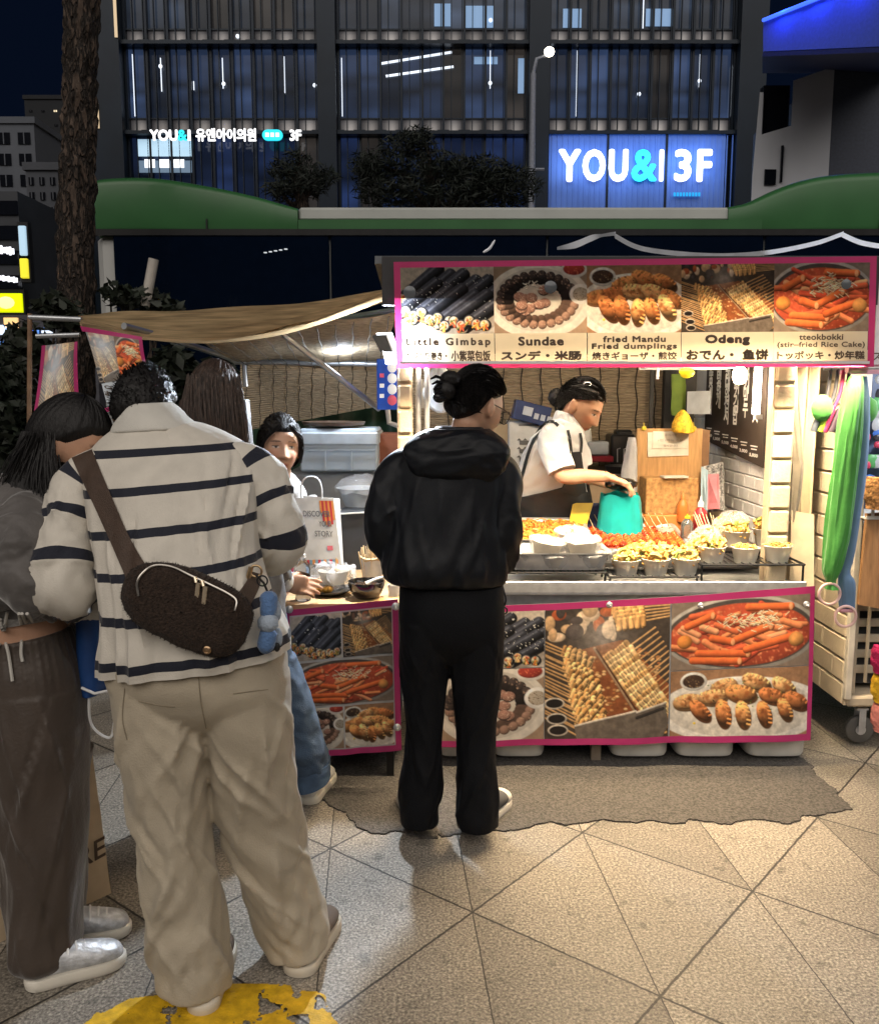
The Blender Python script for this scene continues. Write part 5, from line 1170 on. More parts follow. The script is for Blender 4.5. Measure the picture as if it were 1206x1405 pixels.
def heap(lab, x, y, Y, w_, n, name='fried_snack'):
    c = W(x, y, Y); t = MB()
    for i in range(n):
        p = c + npv(q.uniform(-w_, w_), q.uniform(-.04, .05), q.uniform(0, .032)); e = unit([q.gauss(0, 1), q.gauss(0, 1), q.gauss(.4, .6)]) * q.uniform(.012, .03)
        t.tube([p - e, p, p + e], [.006, q.uniform(.009, .015), .005], 6, mi=q.choice((0, 1, 1, 0, 1, 1, 2)))
    tag(ob(name, t, M_FOODS, org=c), lab, 'fried food')
heap('heap of fried tempura pieces behind the front row of cups', 890, 757, 3.72, .10, 60); heap('small heap of golden fried pieces behind the taller rack', 955, 752, 3.76, .06, 26)
for lab, x, y, a in (('round clear plastic pack of noodles tilted towards the front', 1003, 722, .5), ('second round noodle pack lying lower left of the first', 968, 745, .9)):
    c = W(x, y, 3.82); t = thing('noodle_pack', lab, 'food pack', tuple(c)); M_ = np.array(Matrix.Rotation(a, 3, 'X') @ Matrix.Rotation(-.5, 3, 'Y')); mb = MB(); noodles(mb, .07, .02, 80); mb.v = [v @ M_.T + c for v in mb.v]; ob('noodles', mb, M_FOODS, t)
    mb = MB(); mb.lathe([(0, -.01), (.075, -.006), (.085, .012), (.07, .035), (0, .045)], (0, 0, 0), 30, jit=.012); mb.v = [v @ M_.T + c for v in mb.v]; ob('plastic_wrap', mb, M_WRAP, t)
# tteokbokki trays
M_SAUCE = [mat('red chilli sauce', (.36, .035, .008), .22, var=.3, vs=25, coat=.5), mat('orange rice cake', (.56, .105, .016), .28, var=.25, vs=30, coat=.4), mat('orange noodle', (.62, .20, .03), .35, var=.25, vs=30), mat('green shreds', (.25, .33, .06), .4), mat('skewer stick', (.62, .50, .32), .6)]
zg = zc + .11
t2, X0, X1 = tray('shallow steel tray of orange stir fried noodles beside the woman in black', 655, 812, 738, 3.80, 4.10, W(760, 724, 3.95)[2] - .045, .045, M_STEEL)
mb = MB(); zt_ = t2.location.z + .034
mb.grid(lambda u, v: np.stack([X0 + .02 + (X1 - X0 - .04) * u, 3.82 + .26 * v, zt_ + .012 * fbm(np.stack([u * 12, v * 8, u * 0], 1), 3)], 1), 60, 30, 2)
for i in range(340):
    x, y = q.uniform(X0 + .03, X1 - .03), q.uniform(3.83, 4.07); a = q.uniform(0, 6.3); L = q.uniform(.015, .04)
    mb.tube([(x - L * math.cos(a), y - L * math.sin(a), zt_ + .004), (x, y, zt_ + q.uniform(.01, .02)), (x + L * math.cos(a + .5), y + L * math.sin(a + .5), zt_ + .004)], q.uniform(.003, .006), 5, mi=q.choice((2, 2, 1, 2, 3)))
ob('noodles', mb, M_SAUCE, t2)
t3, X0, X1 = tray('wide steel tray of red skewered rice cakes lined with foil', 806, 950, 745, 3.78, 4.14, W(870, 733, 3.96)[2] - .05, .05, M_STEEL)
mb = MB(); zt_ = t3.location.z + .036
mb.grid(lambda u, v: np.stack([X0 + .02 + (X1 - X0 - .04) * u, 3.80 + .31 * v, zt_ + .008 * fbm(np.stack([u * 12, v * 8, u * 0 + 3], 1), 3)], 1), 60, 30, 0)
nx = 13
for i in range(nx):
    x = X0 + .035 + (X1 - X0 - .07) * i / (nx - 1)
    for j in range(9):
        y = 3.83 + .028 * j; mb.tube([(x - .013, y, zt_ + .012), (x, y + .003, zt_ + .017), (x + .013, y, zt_ + .012)], [.008, .011, .008], 7, mi=1 if q.random() < .75 else 0)
    mb.tube([(x, 3.82, zt_ + .014), (x, 4.10, zt_ + .03), (x - .012, 4.16, zt_ + .055)], .0022, 5, mi=4)
ob('skewered_rice_cakes', mb, M_SAUCE, t3)
mb = MB(); mb.grid(lambda u, v: np.stack([X0 - .01 + (X1 - X0 + .02) * u, 3.775 - .012 * np.sin(v * 3) + .004 * perlin(np.stack([u * 40, v * 9, u * 0], 1)), t3.location.z + .05 - .07 * v + .004 * perlin(np.stack([u * 30, v * 5, u * 0 + 4], 1))], 1), 70, 8); ob('foil_lining', mb, mat('kitchen foil', (.5, .5, .5), .3, metal=1, bump=.6, bs=70), t3)
for i in range(8):
    pass
t2.rotation_euler = (R(10), 0, 0); t3.rotation_euler = (R(9.5), 0, 0)
t = thing('skewer_bundle', 'bundle of bare bamboo skewers leaning at the right of the red tray', 'skewers', tuple(W(960, 725, 3.9))); mb = MB()
for i in range(9): mb.tube([W(968 + i * 2.6, 748, 3.88), W(950 + i * 3.4 + q.uniform(-2, 2), 703 + q.uniform(-4, 6), 3.95)], .0022, 5)
ob('stick', mb, M_SAUCE[4], t)
def bottle(lab, x, y, Y, r, h, prof, m, capm, caph=.03, name='squeeze_bottle'):
    c = W(x, y, Y); t = thing(name, lab, 'bottle', tuple(c)); mb = MB(); mb.lathe([(rr * r, zz * h) for rr, zz in prof], c, 20); ob('bottle_body', mb, m, t)
    mb = MB(); k = prof[-1][0] * r; mb.lathe([(k * 1.1, h), (k * 1.1, h + caph * .4), (k * .4, h + caph * .6), (k * .25, h + caph), (0, h + caph)], c, 16); ob('cap', mb, capm, t)
PB = [(0, 0), (.9, .0), (1, .05), (1, .7), (.8, .85), (.4, .97), (.4, 1)]
bottle('red sauce bottle with a white pointed cap', 960, 728, 3.98, .032, .11, PB, mat('red sauce', (.35, .02, .03), .3), M_WHITE, .05)
bottle('clear bottle with a yellow cap behind the skewers', 942, 738, 3.92, .028, .09, PB, mat('clear bottle', (.6, .62, .6), .1, trans=.85), mat('yellow cap', (.75, .60, .03), .4), .02)
bottle('orange sauce bottle left of the red one, pushed back', 936, 716, 4.12, .026, .11, PB, mat('orange sauce', (.6, .18, .04), .35), mat('orange cap', (.6, .2, .05), .4), .04)
c = W(912, 738, 4.0); t = thing('white_cup', 'squat white cup standing behind the red tray', 'cup', tuple(c)); mb = MB(); mb.lathe([(0, 0), (.035, 0), (.042, .05), (.040, .05), (.034, .005), (0, .005)], c, 20); ob('cup_body', mb, M_PAPER, t)
# ------------------------------------------------------------------ things round the cook
def carton(name, lab, cat, x0, y0, x1, y1, Y, dep, m, bev=.004, rot=None, extra=None):
    t = thing(name, lab, cat, tuple(W((x0 + x1) / 2, y1, Y))); mb = MB(); r_ = boxpx(mb, x0, y0, x1, y1, Y, dep, bev)
    o_ = ob('box_body', mb, m, t)
    if extra: extra(t, r_)
    if rot: t.rotation_euler = (0, rot, 0)
    return t
M_PLY = mat('plywood', (.56, .33, .14), .5, var=.18, vs=8, stretch=(8, 1, 1))
def notes(t, r_):
    X0, X1, Z0, Z1 = r_; Yf = 4.30
    mb = MB(); mb.box(((X0 + X1) / 2 - .01, Yf - .004, Z1 - .075), (.20, .003, .12), rot=(0, R(-2), 0)); mb.box(((X0 + X1) / 2 - .0, Yf - .008, Z1 - .055), (.175, .003, .085), bev=.001); ob('note', mb, mat('note paper', (.76, .72, .62), .7), t)
    mb = MB()
    for k, (s_, w_) in enumerate((('공지사항', .06), ('1인 1메뉴 주문', .12), ('감사합니다', .07))): text(mb, s_, ((X0 + X1) / 2, Yf - .0105, Z1 - .030 - .026 * k), w_, .012)
    ob('lettering', mb, mat('note ink', (.35, .30, .28), .7), t)
    mb = MB()
    for x in (X0 + .03, X1 - .05): mb.box((x, Yf - .01, Z1 + .002), (.022, .012, .018), bev=.003); mb.tube([(x, Yf - .01, Z1 + .01), (x, Yf, Z1 + .03)], .002, 5)
    ob('clip', mb, mat('yellow clip', (.7, .55, .05), .35), t)
carton('plywood_board', 'upright plywood panel with clipped paper notes beside the cook', 'board', 872, 588, 962, 745, 4.30, .03, M_PLY, extra=notes)
mb = MB(); boxpx(mb, 962, 590, 972, 700, 4.30, .2); tag(ob('plywood_edge_board', mb, mat('brown board edge', (.22, .12, .06), .6), org=W(966, 700, 4.3)), 'dark brown board standing edge on at the right of the plywood panel', 'board')
def cork(t, r_):
    X0, X1, Z0, Z1 = r_; mb = MB(); mb.box(((X0 + X1) / 2 + .01, 4.16, Z1 + .006), (.12, .06, .008), rot=(0, 0, .1)); ob('slip', mb, M_PAPER, t)
carton('knife_block', 'speckled brown wooden box standing before the plywood panel', 'box', 886, 656, 958, 706, 4.15, .14, mat('speckled cork wood', (.40, .22, .08), .6, var=.4, vs=45), extra=cork)
carton('orange_box', 'low orange box under the speckled wooden box', 'box', 884, 707, 962, 730, 4.12, .18, mat('orange board', (.55, .20, .05), .5, var=.15))
# mirror with pink frame and card at the right
t = thing('framed_mirror', 'small leaning mirrors in pink and black white frames by the side wall', 'mirror', tuple(W(978, 690, 4.25))); mb = MB(); mb.sheet(W(966, 702, 4.2), W(992, 700, 4.1), W(990, 634, 4.3), (W(964, 640, 4.3)), .012); ob('frame', mb, mat('spotted frame', (.25, .25, .25), .5, var=.9, vs=70), t)
mb = MB(); mb.sheet(W(970, 699, 4.18), W(986, 698, 4.10), W(985, 650, 4.24), W(970, 651, 4.26), .006); ob('pink_frame', mb, mat('pink frame', (.62, .22, .26), .45), t)
mb = MB(); mb.sheet(W(961, 704, 4.17), W(969, 704, 4.13), W(970, 645, 4.25), W(962, 640, 4.27), .006); ob('blue_card', mb, mat('pale blue card', (.30, .42, .50), .4), t)
# menu board on the side wall
def wallpt(x, y, off=.0):
    v = ray(x, y); t_ = (Xw - .02 - off) / v[0]; return npv(0, 0, CAM_H) + v * t_
mA, mB_, mC, mD = wallpt(966, 497), wallpt(1046, 480), wallpt(1046, 642), wallpt(966, 603)
mA = npv(mA[0], mD[1], 1.93); mB_ = npv(mC[0], mC[1], 1.93)
t = thing('menu_board', 'black Korean menu board with white prices on the right side wall', 'menu board', tuple((mA + mC) / 2)); mb = MB(); mb.sheet(mD, mC, mB_, mA, .012); ob('board', mb, mat('menu black', (.035, .026, .022), .55, var=.15), t)
MF = bil(mA, mB_, mC, mD); rt = unit(mB_ - mA); mb = MB(); Wd = np.linalg.norm(mB_ - mA); Hd = np.linalg.norm(mA - mD)
cols_ = [('모둠소세지', .10), ('오뎅한개', .10), ('순대한접시', .10), ('소고기김밥', .10), ('고기만두', .10), ('떡볶이大', .13)]
for k, (s_, sz) in enumerate(cols_):
    u = .10 + .155 * k; n = len(s_)
    for j, ch in enumerate(s_):
        v = .36 + .085 * j + .012 * (k % 3); P = MF(npv(u), npv(v + .02 * k * .3))[0]; text(mb, ch, P, Wd * .075, Wd * .10, rt, (0, 0, 1), .0022, lift=.003)
    text(mb, ('4,000', '1,000', '5,000', '4,000', '3,000', '5,000')[k], MF(npv(u), npv(.945))[0], Wd * .12, .016, rt, (0, 0, 1), .0012, lift=.003)
    mb.box(MF(npv(u), npv(.885))[0] - npv(.003, 0, 0), (.002, Wd * .10, .005)); mb.box(MF(npv(u), npv(.905))[0] - npv(.003, 0, 0), (.002, Wd * .08, .004))
ob('lettering', mb, mat('menu white', (.75, .74, .70), .5), t)
# papers, hanging basket, bag, green cloth
mb = MB(); mb.sheet(W(942, 568, 4.6), W(974, 568, 4.45), W(975, 536, 4.45), W(943, 537, 4.6), .003); tag(ob('paper_note', mb, mat('grey white paper', (.6, .62, .62), .6), org=W(958, 568, 4.5)), 'pale paper sheet pinned left of the black menu board', 'paper')
t = thing('hanging_basket', 'flat white wire basket hung under the sign with a yellow tag', 'basket', tuple(W(940, 505, 4.0))); mb = MB(); xa, xb, zz = W(888, 505, 4.0)[0], W(1000, 505, 4.0)[0], W(940, 505, 4.0)[2]
for k in range(16): x = xa + (xb - xa) * k / 15; mb.tube([(x, 3.9, zz + .04), (x, 3.9, zz), (x, 4.15, zz), (x, 4.15, zz + .04)], .003, 5)
for y, z in ((3.9, zz + .04), (3.9, zz), (4.15, zz), (4.15, zz + .04), (4.02, zz)): mb.tube([(xa, y, z), (xb, y, z)], .004, 6)
ob('wire_tray', mb, M_WHITE, t); mb = MB(); c = W(942, 511, 3.9); mb.ball(c, (.035, .012, .022), 10, 8, jit=.4); ob('yellow_tag', mb, mat('yellow tag', (.72, .60, .02), .4), t); mb = MB(); mb.tube([W(903, 505, 3.9), W(902, 520, 3.9)], .006, 8); mb.tube([(xa + .02, 4.0, zz + .04), (xa + .02, 4.0, zz + .2)], .003, 5); mb.tube([(xb - .02, 4.0, zz + .04), (xb - .02, 4.0, zz + .2)], .003, 5); ob('clip', mb, M_WHITE, t)
def softbag(name, lab, cat, pts, Y, dep, m, jit=.12, org=None, knot=False):
    """a bag of soft stuff from stacked outline rows (xl, xr, y)"""
    V = []; ns = 32; th = np.linspace(0, 2 * PI, ns, endpoint=False); A = crom(np.array(pts, float), 22)
    for k, (xl, xr, y) in enumerate(A):
        a, b_ = W(xl, y, Y), W(xr, y, Y); c = (a + b_) / 2; rx_ = max((b_ - a)[0] / 2, .002); e = min(1, rx_ / .03)
        w_ = 1 + jit * fbm(np.stack([np.cos(th) * 2.2 + Y, np.sin(th) * 2.2, np.full(ns, k * .28)], 1), 3)
        V.append(np.stack([c[0] + rx_ * w_ * np.cos(th), Y + dep * min(1, .25 + e) * w_ * np.sin(th), np.full(ns, c[2])], 1))
    n = len(V); F = [(k * ns + j, k * ns + (j + 1) % ns, (k + 1) * ns + (j + 1) % ns, (k + 1) * ns + j) for k in range(n - 1) for j in range(ns)] + [tuple(range(ns)), tuple(range((n - 1) * ns, n * ns))]
    mb = MB(); mb.add(np.concatenate(V), F, 0, True); o_ = ob(name, mb, m, org=W((pts[-1][0] + pts[-1][1]) / 2, pts[-1][2], Y))
    return tag(o_, lab, cat) if lab else o_
softbag('yellow_mesh_bag', 'yellow mesh bag hanging above the plywood panel', 'bag', [(935, 938, 562), (928, 945, 570), (922, 950, 582), (923, 952, 592), (932, 946, 594)], 4.25, .05, mat('yellow mesh', (.70, .42, .03), .6, var=.4, vs=70))
softbag('green_cloth', 'green cloth hanging behind the counter near the wire basket', 'cloth', [(921, 940, 513), (921, 941, 540), (920, 940, 562), (922, 936, 570)], 4.7, .02, mat('green cloth', (.16, .24, .04), .8))
carton('cardboard_box', 'plain pale brown carton on the back shelf, left of the printed white box', 'box', 672, 582, 708, 642, 4.72, .2, mat('pale carton', (.48, .36, .22), .7))
def buildings(t, r_):
    X0, X1, Z0, Z1 = r_; mb = MB(); Yf = 4.637
    for k in range(3):
        z = Z0 + .06 + .045 * k; mb.box(((X0 + X1) / 2 + .01, Yf, z), ((X1 - X0) * .55, .003, .022))
        for j in range(4): mb.prism([((X0 + X1) / 2 - .05 + .032 * j - .012, z + .012), ((X0 + X1) / 2 - .05 + .032 * j + .012, z + .012), ((X0 + X1) / 2 - .05 + .032 * j, z + .024)], Yf - .001, Yf + .001)
    mb.box(((X0 + X1) / 2, Yf, Z1 - .02), ((X1 - X0) * .5, .003, .008)); ob('print', mb, mat('grey print', (.10, .10, .10), .6), t)
carton('printed_box', 'white carton with a dark row of little buildings printed on it', 'box', 698, 578, 752, 646, 4.64, .2, mat('white carton', (.52, .53, .53), .6), extra=buildings)
def blueprint(t, r_):
    X0, X1, Z0, Z1 = r_; mb = MB(); mb.box((X0 + .07, 4.597, (Z0 + Z1) / 2 + .005), (.05, .004, .045))
    for k in range(3): mb.box((X0 + .12 + .035 * k, 4.597, (Z0 + Z1) / 2 - .01), (.024, .004, .03))
    ob('print', mb, mat('blue grey print', (.40, .44, .52), .5), t)
tb = carton('blue_box', 'dark blue carton lying tilted on top of the printed white box', 'box', 702, 553, 752, 580, 4.60, .16, mat('navy carton', (.020, .035, .11), .4), rot=R(14), extra=blueprint)
carton('red_book', 'dark red folder lying on the back shelf right of the cook', 'folder', 800, 626, 842, 634, 4.62, .16, mat('dark red', (.16, .008, .015), .4))
carton('grey_crate', 'grey plastic container on the red folder behind the cook', 'container', 806, 606, 836, 625, 4.64, .12, mat('grey plastic', (.22, .24, .26), .35), bev=.008)
t = thing('kitchen_jug', 'pale jug with a stick in it behind the cook', 'jug', tuple(W(800, 626, 4.7))); mb = MB(); mb.lathe([(0, 0), (.04, 0), (.045, .1), (.04, .14), (.036, .14), (.036, .01)], W(800, 626, 4.7), 20); ob('jug_body', mb, mat('pale jug', (.5, .5, .48), .3), t); mb = MB(); mb.tube([W(802, 615, 4.7), W(810, 588, 4.72)], .004, 6); ob('stick', mb, M_WHITE, t)
t = thing('black_appliance', 'black appliance with two steel prongs on the back shelf', 'appliance', tuple(W(868, 645, 4.7))); mb = MB(); boxpx(mb, 838, 596, 872, 652, 4.7, .18, .012); boxpx(mb, 846, 590, 868, 600, 4.74, .1, .01); ob('case', mb, M_BLK, t); mb = MB()
for x in (847, 856): mb.tube([W(x, 634, 4.66), W(x, 616, 4.66), W(x + 4, 615, 4.66)], .003, 6)
ob('prong', mb, M_STEEL, t); mb = MB(); mb.lathe([(0, 0), (.07, .0), (.09, .05), (.086, .05), (.06, .006)], W(853, 652, 4.55), 20); ob('pan', mb, M_BLK, t)
softbag('clear_bag', 'crinkled clear plastic bag hung on the left edge of the plywood panel', 'plastic bag', [(862, 872, 600), (858, 874, 620), (852, 874, 650), (856, 874, 672), (862, 873, 678)], 4.22, .03, M_BAG)
softbag('clear_bag', 'clear plastic bag hanging by the bulbs at the left post', 'plastic bag', [(598, 606, 498), (588, 618, 515), (580, 620, 540), (590, 616, 560), (600, 610, 566)], 3.8, .05, M_BAG)
mb = MB(); mb.sheet(W(570, 560, 3.9), W(586, 560, 3.9), W(586, 520, 3.9), W(570, 520, 3.9), .003); tag(ob('paper_note', mb, M_PAPER, org=W(578, 540, 3.9)), 'narrow white paper hanging behind the left post bulbs', 'paper')
# bucket bag and yellow board in front of the cook
t = thing('liner_bin', 'bin lined with a turquoise plastic bag below the hands of the cook', 'bin', tuple(W(850, 745, 4.02))); mb = MB(); V = []; ns = 48; th = np.linspace(0, 2 * PI, ns, endpoint=False)
for k, (xl, xr, y) in enumerate(((825, 876, 678), (824, 877, 682), (823, 878, 690), (822, 880, 705), (820, 882, 725), (820, 882, 745))):
    a, b_ = W(xl, y, 4.02), W(xr, y, 4.02); w_ = 1 + .10 * fbm(np.stack([np.cos(th) * 3, np.sin(th) * 3, np.full(ns, k * .35)], 1), 3) + .03 * np.sin(th * 9 + k * .4)
    V.append(np.stack([(a + b_)[0] / 2 + (b_ - a)[0] / 2 * w_ * np.cos(th), 4.02 + .09 * w_ * np.sin(th), np.full(ns, a[2]) + (.006 * np.sin(th * 5) if k < 2 else 0)], 1))
mb.add(np.concatenate(V), [(k * ns + j, k * ns + (j + 1) % ns, (k + 1) * ns + (j + 1) % ns, (k + 1) * ns + j) for k in range(5) for j in range(ns)] + [tuple(range(5 * ns, 6 * ns))], 0, True); ob('liner', mb, mat('turquoise plastic', (.02, .50, .52), .28, var=.12, transl=.3, bump=.3, bs=25), t)
mb = MB(); c = (W(852, 664, 4.0)); mb.ball(c, (.075, .06, .030), 20, 12, jit=.25, js=14); tag(ob('black_bag_bundle', mb, mat('black glossy film', (.008, .008, .009), .15, bump=.4, bs=40), org=c), 'shiny black wrapped bundle held by the cook over the turquoise bin', 'bundle')
mb = MB(); mb.sheet(W(778, 730, 3.98), W(802, 730, 3.98), W(814, 690, 4.1), W(786, 690, 4.1), .012); tag(ob('yellow_board', mb, mat('mustard board', (.52, .34, .01), .4), org=W(795, 730, 4)), 'mustard yellow cutting board leaning behind the noodle tray', 'cutting board')
mb = MB(); mb.sheet(W(804, 735, 4.1), W(821, 735, 4.1), W(824, 690, 4.15), W(810, 690, 4.15), .02); tag(ob('navy_pouch', mb, mat('navy cloth', (.02, .03, .10), .7), org=W(812, 735, 4.1)), 'navy pouch between the yellow board and the turquoise bin', 'pouch')
# plastic curtain, board and panels right of the end post
t = thing('rolled_curtain', 'rolled clear and beige plastic curtain hanging right of the end post', 'curtain', tuple(W(1085, 500, 3.75))); mb = MB(); V = []; A = crom(np.array([[1072, 1092, 498], [1076, 1096, 560], [1082, 1100, 622], [1086, 1101, 640], [1084, 1096, 680], [1082, 1089, 715]], float), 40); ns = 28; th = np.linspace(0, 2 * PI, ns, endpoint=False)
for k, (xl, xr, y) in enumerate(A):
    a, b_ = W(xl, y, 3.72), W(xr, y, 3.72); w_ = 1 + .12 * np.sin(th * 5 + k * .12) + .06 * np.sin(th * 11); V.append(np.stack([(a + b_)[0] / 2 + (b_ - a)[0] / 2 * w_ * np.cos(th), 3.72 + .03 * w_ * np.sin(th), np.full(ns, a[2])], 1))
mb.add(np.concatenate(V), [(k * ns + j, k * ns + (j + 1) % ns, (k + 1) * ns + (j + 1) % ns, (k + 1) * ns + j) for k in range(39) for j in range(ns)] + [tuple(range(ns)), tuple(range(39 * ns, 40 * ns))], 0, True); ob('plastic_roll', mb, mat('grey clear plastic', (.40, .35, .28), .2, transl=.35, bump=.4, bs=25), t)
mb = MB(); V = []; nn = 60
X0, X1 = W(1088, 600, 3.85)[0], W(1122, 600, 3.85)[0]
mb.grid(lambda u, v: np.stack([X0 + (X1 - X0) * u, 3.85 + .022 * np.sin(u * 13 + .6 * np.sin(v * 4)), 1.68 - 1.2 * v], 1), 60, 14); ob('cream_curtain', mb, mat('cream curtain cloth', (.62, .50, .33), .7, var=.06, transl=.2), t)
mb = MB(); mb.sheet(W(1083, 800, 3.66), W(1117, 808, 3.62), W(1117, 706, 3.66), W(1086, 700, 3.70), .02); tag(ob('leaning_board', mb, mat('cream board', (.66, .54, .38), .5), org=W(1100, 800, 3.66)), 'plain cream board leaning at the right end of the counter', 'board')
# ------------------------------------------------------------------ neighbouring stall at the right edge
nb = thing('trinket_stall', 'cream brick patterned cart of hair trinkets at the right edge', 'market stall', (1.95, 4.0, 0)); Xn = 1.735
M_BRICK2 = mat('cream brick foam', (.70, .58, .42), .55, var=.06, vs=10, bump=.2, bs=80)
mb = MB(); brick_panel(mb, (Xn + .03, 4.35, .20), (0, -1, 0), (0, 0, 1), 3, 15, .225, .100, .006, npv(-1, 0, 0), gap=.006); ob('side_panel', mb, M_BRICK2, nb)
mb = MB(); mb.box((2.35, 4.0, .22), (1.15, .68, .05), bev=.01); mb.box((2.35, 4.3, .75), (1.15, .04, 1.05)); ob('cart_frame', mb, mat('cream frame', (.55, .46, .34), .5), nb)
mb = MB(); mb.box((Xn + .04, 3.67, .98), (.03, .03, 1.5), bev=.004); ob('corner_post', mb, mat('white post', (.68, .62, .52), .45), nb)
mb = MB(); mb.box((2.30, 3.80, .96), (1.0, .30, .03)); zsh = W(1190, 690, 3.6)[2]
for k in range(26): mb.box((1.80 + .035 * k, 3.60, zsh - .03), (.012, .006, .055))
mb.box((2.3, 3.60, zsh), (1.05, .012, .012)); mb.box((2.3, 3.60, zsh - .062), (1.05, .012, .014)); mb.box((2.3, 3.74, zsh - .065), (1.05, .28, .008)); ob('basket_shelf', mb, M_WHITE, nb)
mb = MB(); mb.sheet(W(1178, 830, 3.58), W(1260, 845, 3.58), W(1262, 700, 3.6), W(1190, 705, 3.6), .02); ob('wood_front', mb, mat('brown wood front', (.34, .18, .08), .5, var=.25, vs=8, stretch=(8, 8, 1)), nb)
mb = MB()
for k in range(6): mb.box((1.93, 3.72, .35 + .07 * k), (.34, .02, .035), bev=.004)
mb.box((1.80, 3.70, .5), (.03, .03, .5)); mb.tube([(1.86, 3.69, .3), (1.86, 3.69, .72)], .008, 6); ob('lower_grille', mb, mat('cream plastic grille', (.46, .39, .29), .5), nb)
mb = MB(); mb.box((2.3, 3.95, .55), (.98, .4, .55)); ob('lower_box', mb, mat('dark store', (.03, .03, .03), .7), nb)
for x, y in ((1178, 1010), (1260, 1012)):
    c = W(x, y, 3.72); c[2] = .075; mb = MB(); mb.lathe([(0, -.014), (.052, -.014), (.062, -.008), (.062, .008), (.052, .014), (0, .014)], (0, 0, 0), 22); V = mb.v[0]; mb.v[0] = np.stack([V[:, 0], V[:, 2], V[:, 1]], 1) + c; wh = ob('wheel', mb, mat('grey rubber', (.10, .095, .09), .6), nb)
    mb = MB(); mb.lathe([(0, -.018), (.022, -.018), (.025, .018), (0, .018)], (0, 0, 0), 16); V = mb.v[0]; mb.v[0] = np.stack([V[:, 0], V[:, 2], V[:, 1]], 1) + c; ob('hub', mb, M_STEEL, wh)
    mb = MB(); mb.box(c + npv(0, -.024, .045), (.03, .004, .10)); mb.box(c + npv(0, .024, .045), (.03, .004, .10)); mb.box(c + npv(0, 0, .098), (.05, .05, .008)); ob('fork', mb, M_STEEL, nb)
mb = MB(); mb.sheet(W(1199, 500, 3.5), W(1280, 498, 3.5), W(1280, 360, 3.5), W(1205, 362, 3.5), .004); o_ = thing('neighbour_sign', 'edge of a pale pink hemmed sign over the trinket cart', 'sign', tuple(W(1230, 430, 3.5))); ob('panel', mb, mat('pale banner', (.62, .60, .60), .6), o_); mb = MB(); mb.sheet(W(1150, 513, 3.52), W(1280, 512, 3.52), W(1280, 500, 3.5), W(1150, 500, 3.53), .004); ob('hem', mb, mat('pale pink hem', (.75, .38, .45), .6), o_); mb = MB(); text(mb, 'ス', W(1203, 489, 3.49), .028, .028, bold=.001); ob('lettering', mb, M_INK, o_)
# stuff behind on the trinket cart
t = thing('pegboard', 'dark blue grey backing of the trinket cart hung with small goods', 'display board', tuple(W(1200, 600, 4.0))); mb = MB(); mb.sheet(W(1165, 700, 4.0), W(1290, 700, 4.0), W(1290, 500, 4.0), W(1160, 500, 4.0), .02); ob('board', mb, mat('blue grey board', (.05, .075, .14), .5, var=.4, vs=14), t); mb = MB()
for i in range(26):
    x, y = q.uniform(1178, 1230), q.uniform(515, 680); mb.ball(W(x, y, 3.93), (q.uniform(.015, .04), .012, q.uniform(.015, .035)), 8, 6, jit=.3, mi=i % 5)
ob('trinket', mb, [mat('trinket blue', (.05, .15, .5), .3), mat('trinket grey', (.4, .42, .45), .3), mat('trinket red', (.5, .05, .1), .4), mat('trinket green', (.08, .3, .1), .4), mat('trinket dark', (.03, .03, .04), .4)], t)
softbag('brown_pompom', 'fluffy brown pompom on the white basket shelf at the right edge', 'pompom', [(1192, 1210, 655), (1188, 1226, 668), (1186, 1230, 682), (1190, 1226, 698)], 3.58, .06, mat('brown fluff', (.34, .17, .06), .9, var=.5, vs=60, bump=1, bs=80), .2)
for k, (c_, y, lab) in enumerate((((.55, .02, .12), 905, 'magenta plush charm hanging at the right edge, topmost of the string'), ((.75, .45, .02), 945, 'yellow plush charm hanging at the right edge below the magenta one'), ((.70, .25, .22), 985, 'salmon plush charm at the right edge, lowest of the string'))):
    softbag('plush_charm', lab, 'charm', [(1201, 1212, y - 18), (1197, 1226, y - 8), (1196, 1230, y + 6), (1200, 1222, y + 18)], 3.45, .04, mat('plush %d' % k, c_, .8, bump=.8, bs=90), .2)
# hanging green cloth toy
t = thing('hanging_cloth_tube', 'long green and blue gathered cloth hanging with pink rings', 'hanging cloth', tuple(W(1160, 505, 3.42))); M_GCL = mat('green cloth stretch', (.055, .26, .045), .75, var=.12, vs=10, bump=.15, bs=60, sheen=.3); M_BCL = mat('dusty blue cloth', (.12, .21, .34), .75, var=.12, sheen=.3)
def gather(name, pts, Y, dep, m, parent, nf=7, amp=.16, ph=0.0):
    V = []; ns = 64; th = np.linspace(0, 2 * PI, ns, endpoint=False); A = crom(np.array(pts, float), 60)
    for k, (xl, xr, y) in enumerate(A):
        a, b_ = W(xl, y, Y), W(xr, y, Y); c = (a + b_) / 2; w_ = 1 + amp * 1.6 * fbm(np.stack([np.cos(th + k * .012) * nf * .30 + ph, np.sin(th + k * .012) * nf * .30, np.full(ns, k * .05 + nf)], 1), 3) + amp * .35 * np.sin(th * nf + k * .05); V.append(np.stack([c[0] + (b_ - a)[0] / 2 * w_ * np.cos(th), Y + dep * min(1, (b_ - a)[0] / .08) * w_ * np.sin(th), np.full(ns, c[2])], 1))
    n = len(V); mb = MB(); mb.add(np.concatenate(V), [(k * ns + j, k * ns + (j + 1) % ns, (k + 1) * ns + (j + 1) % ns, (k + 1) * ns + j) for k in range(n - 1) for j in range(ns)] + [tuple(range(ns)), tuple(range((n - 1) * ns, n * ns))], 0, True); return ob(name, mb, m, parent)
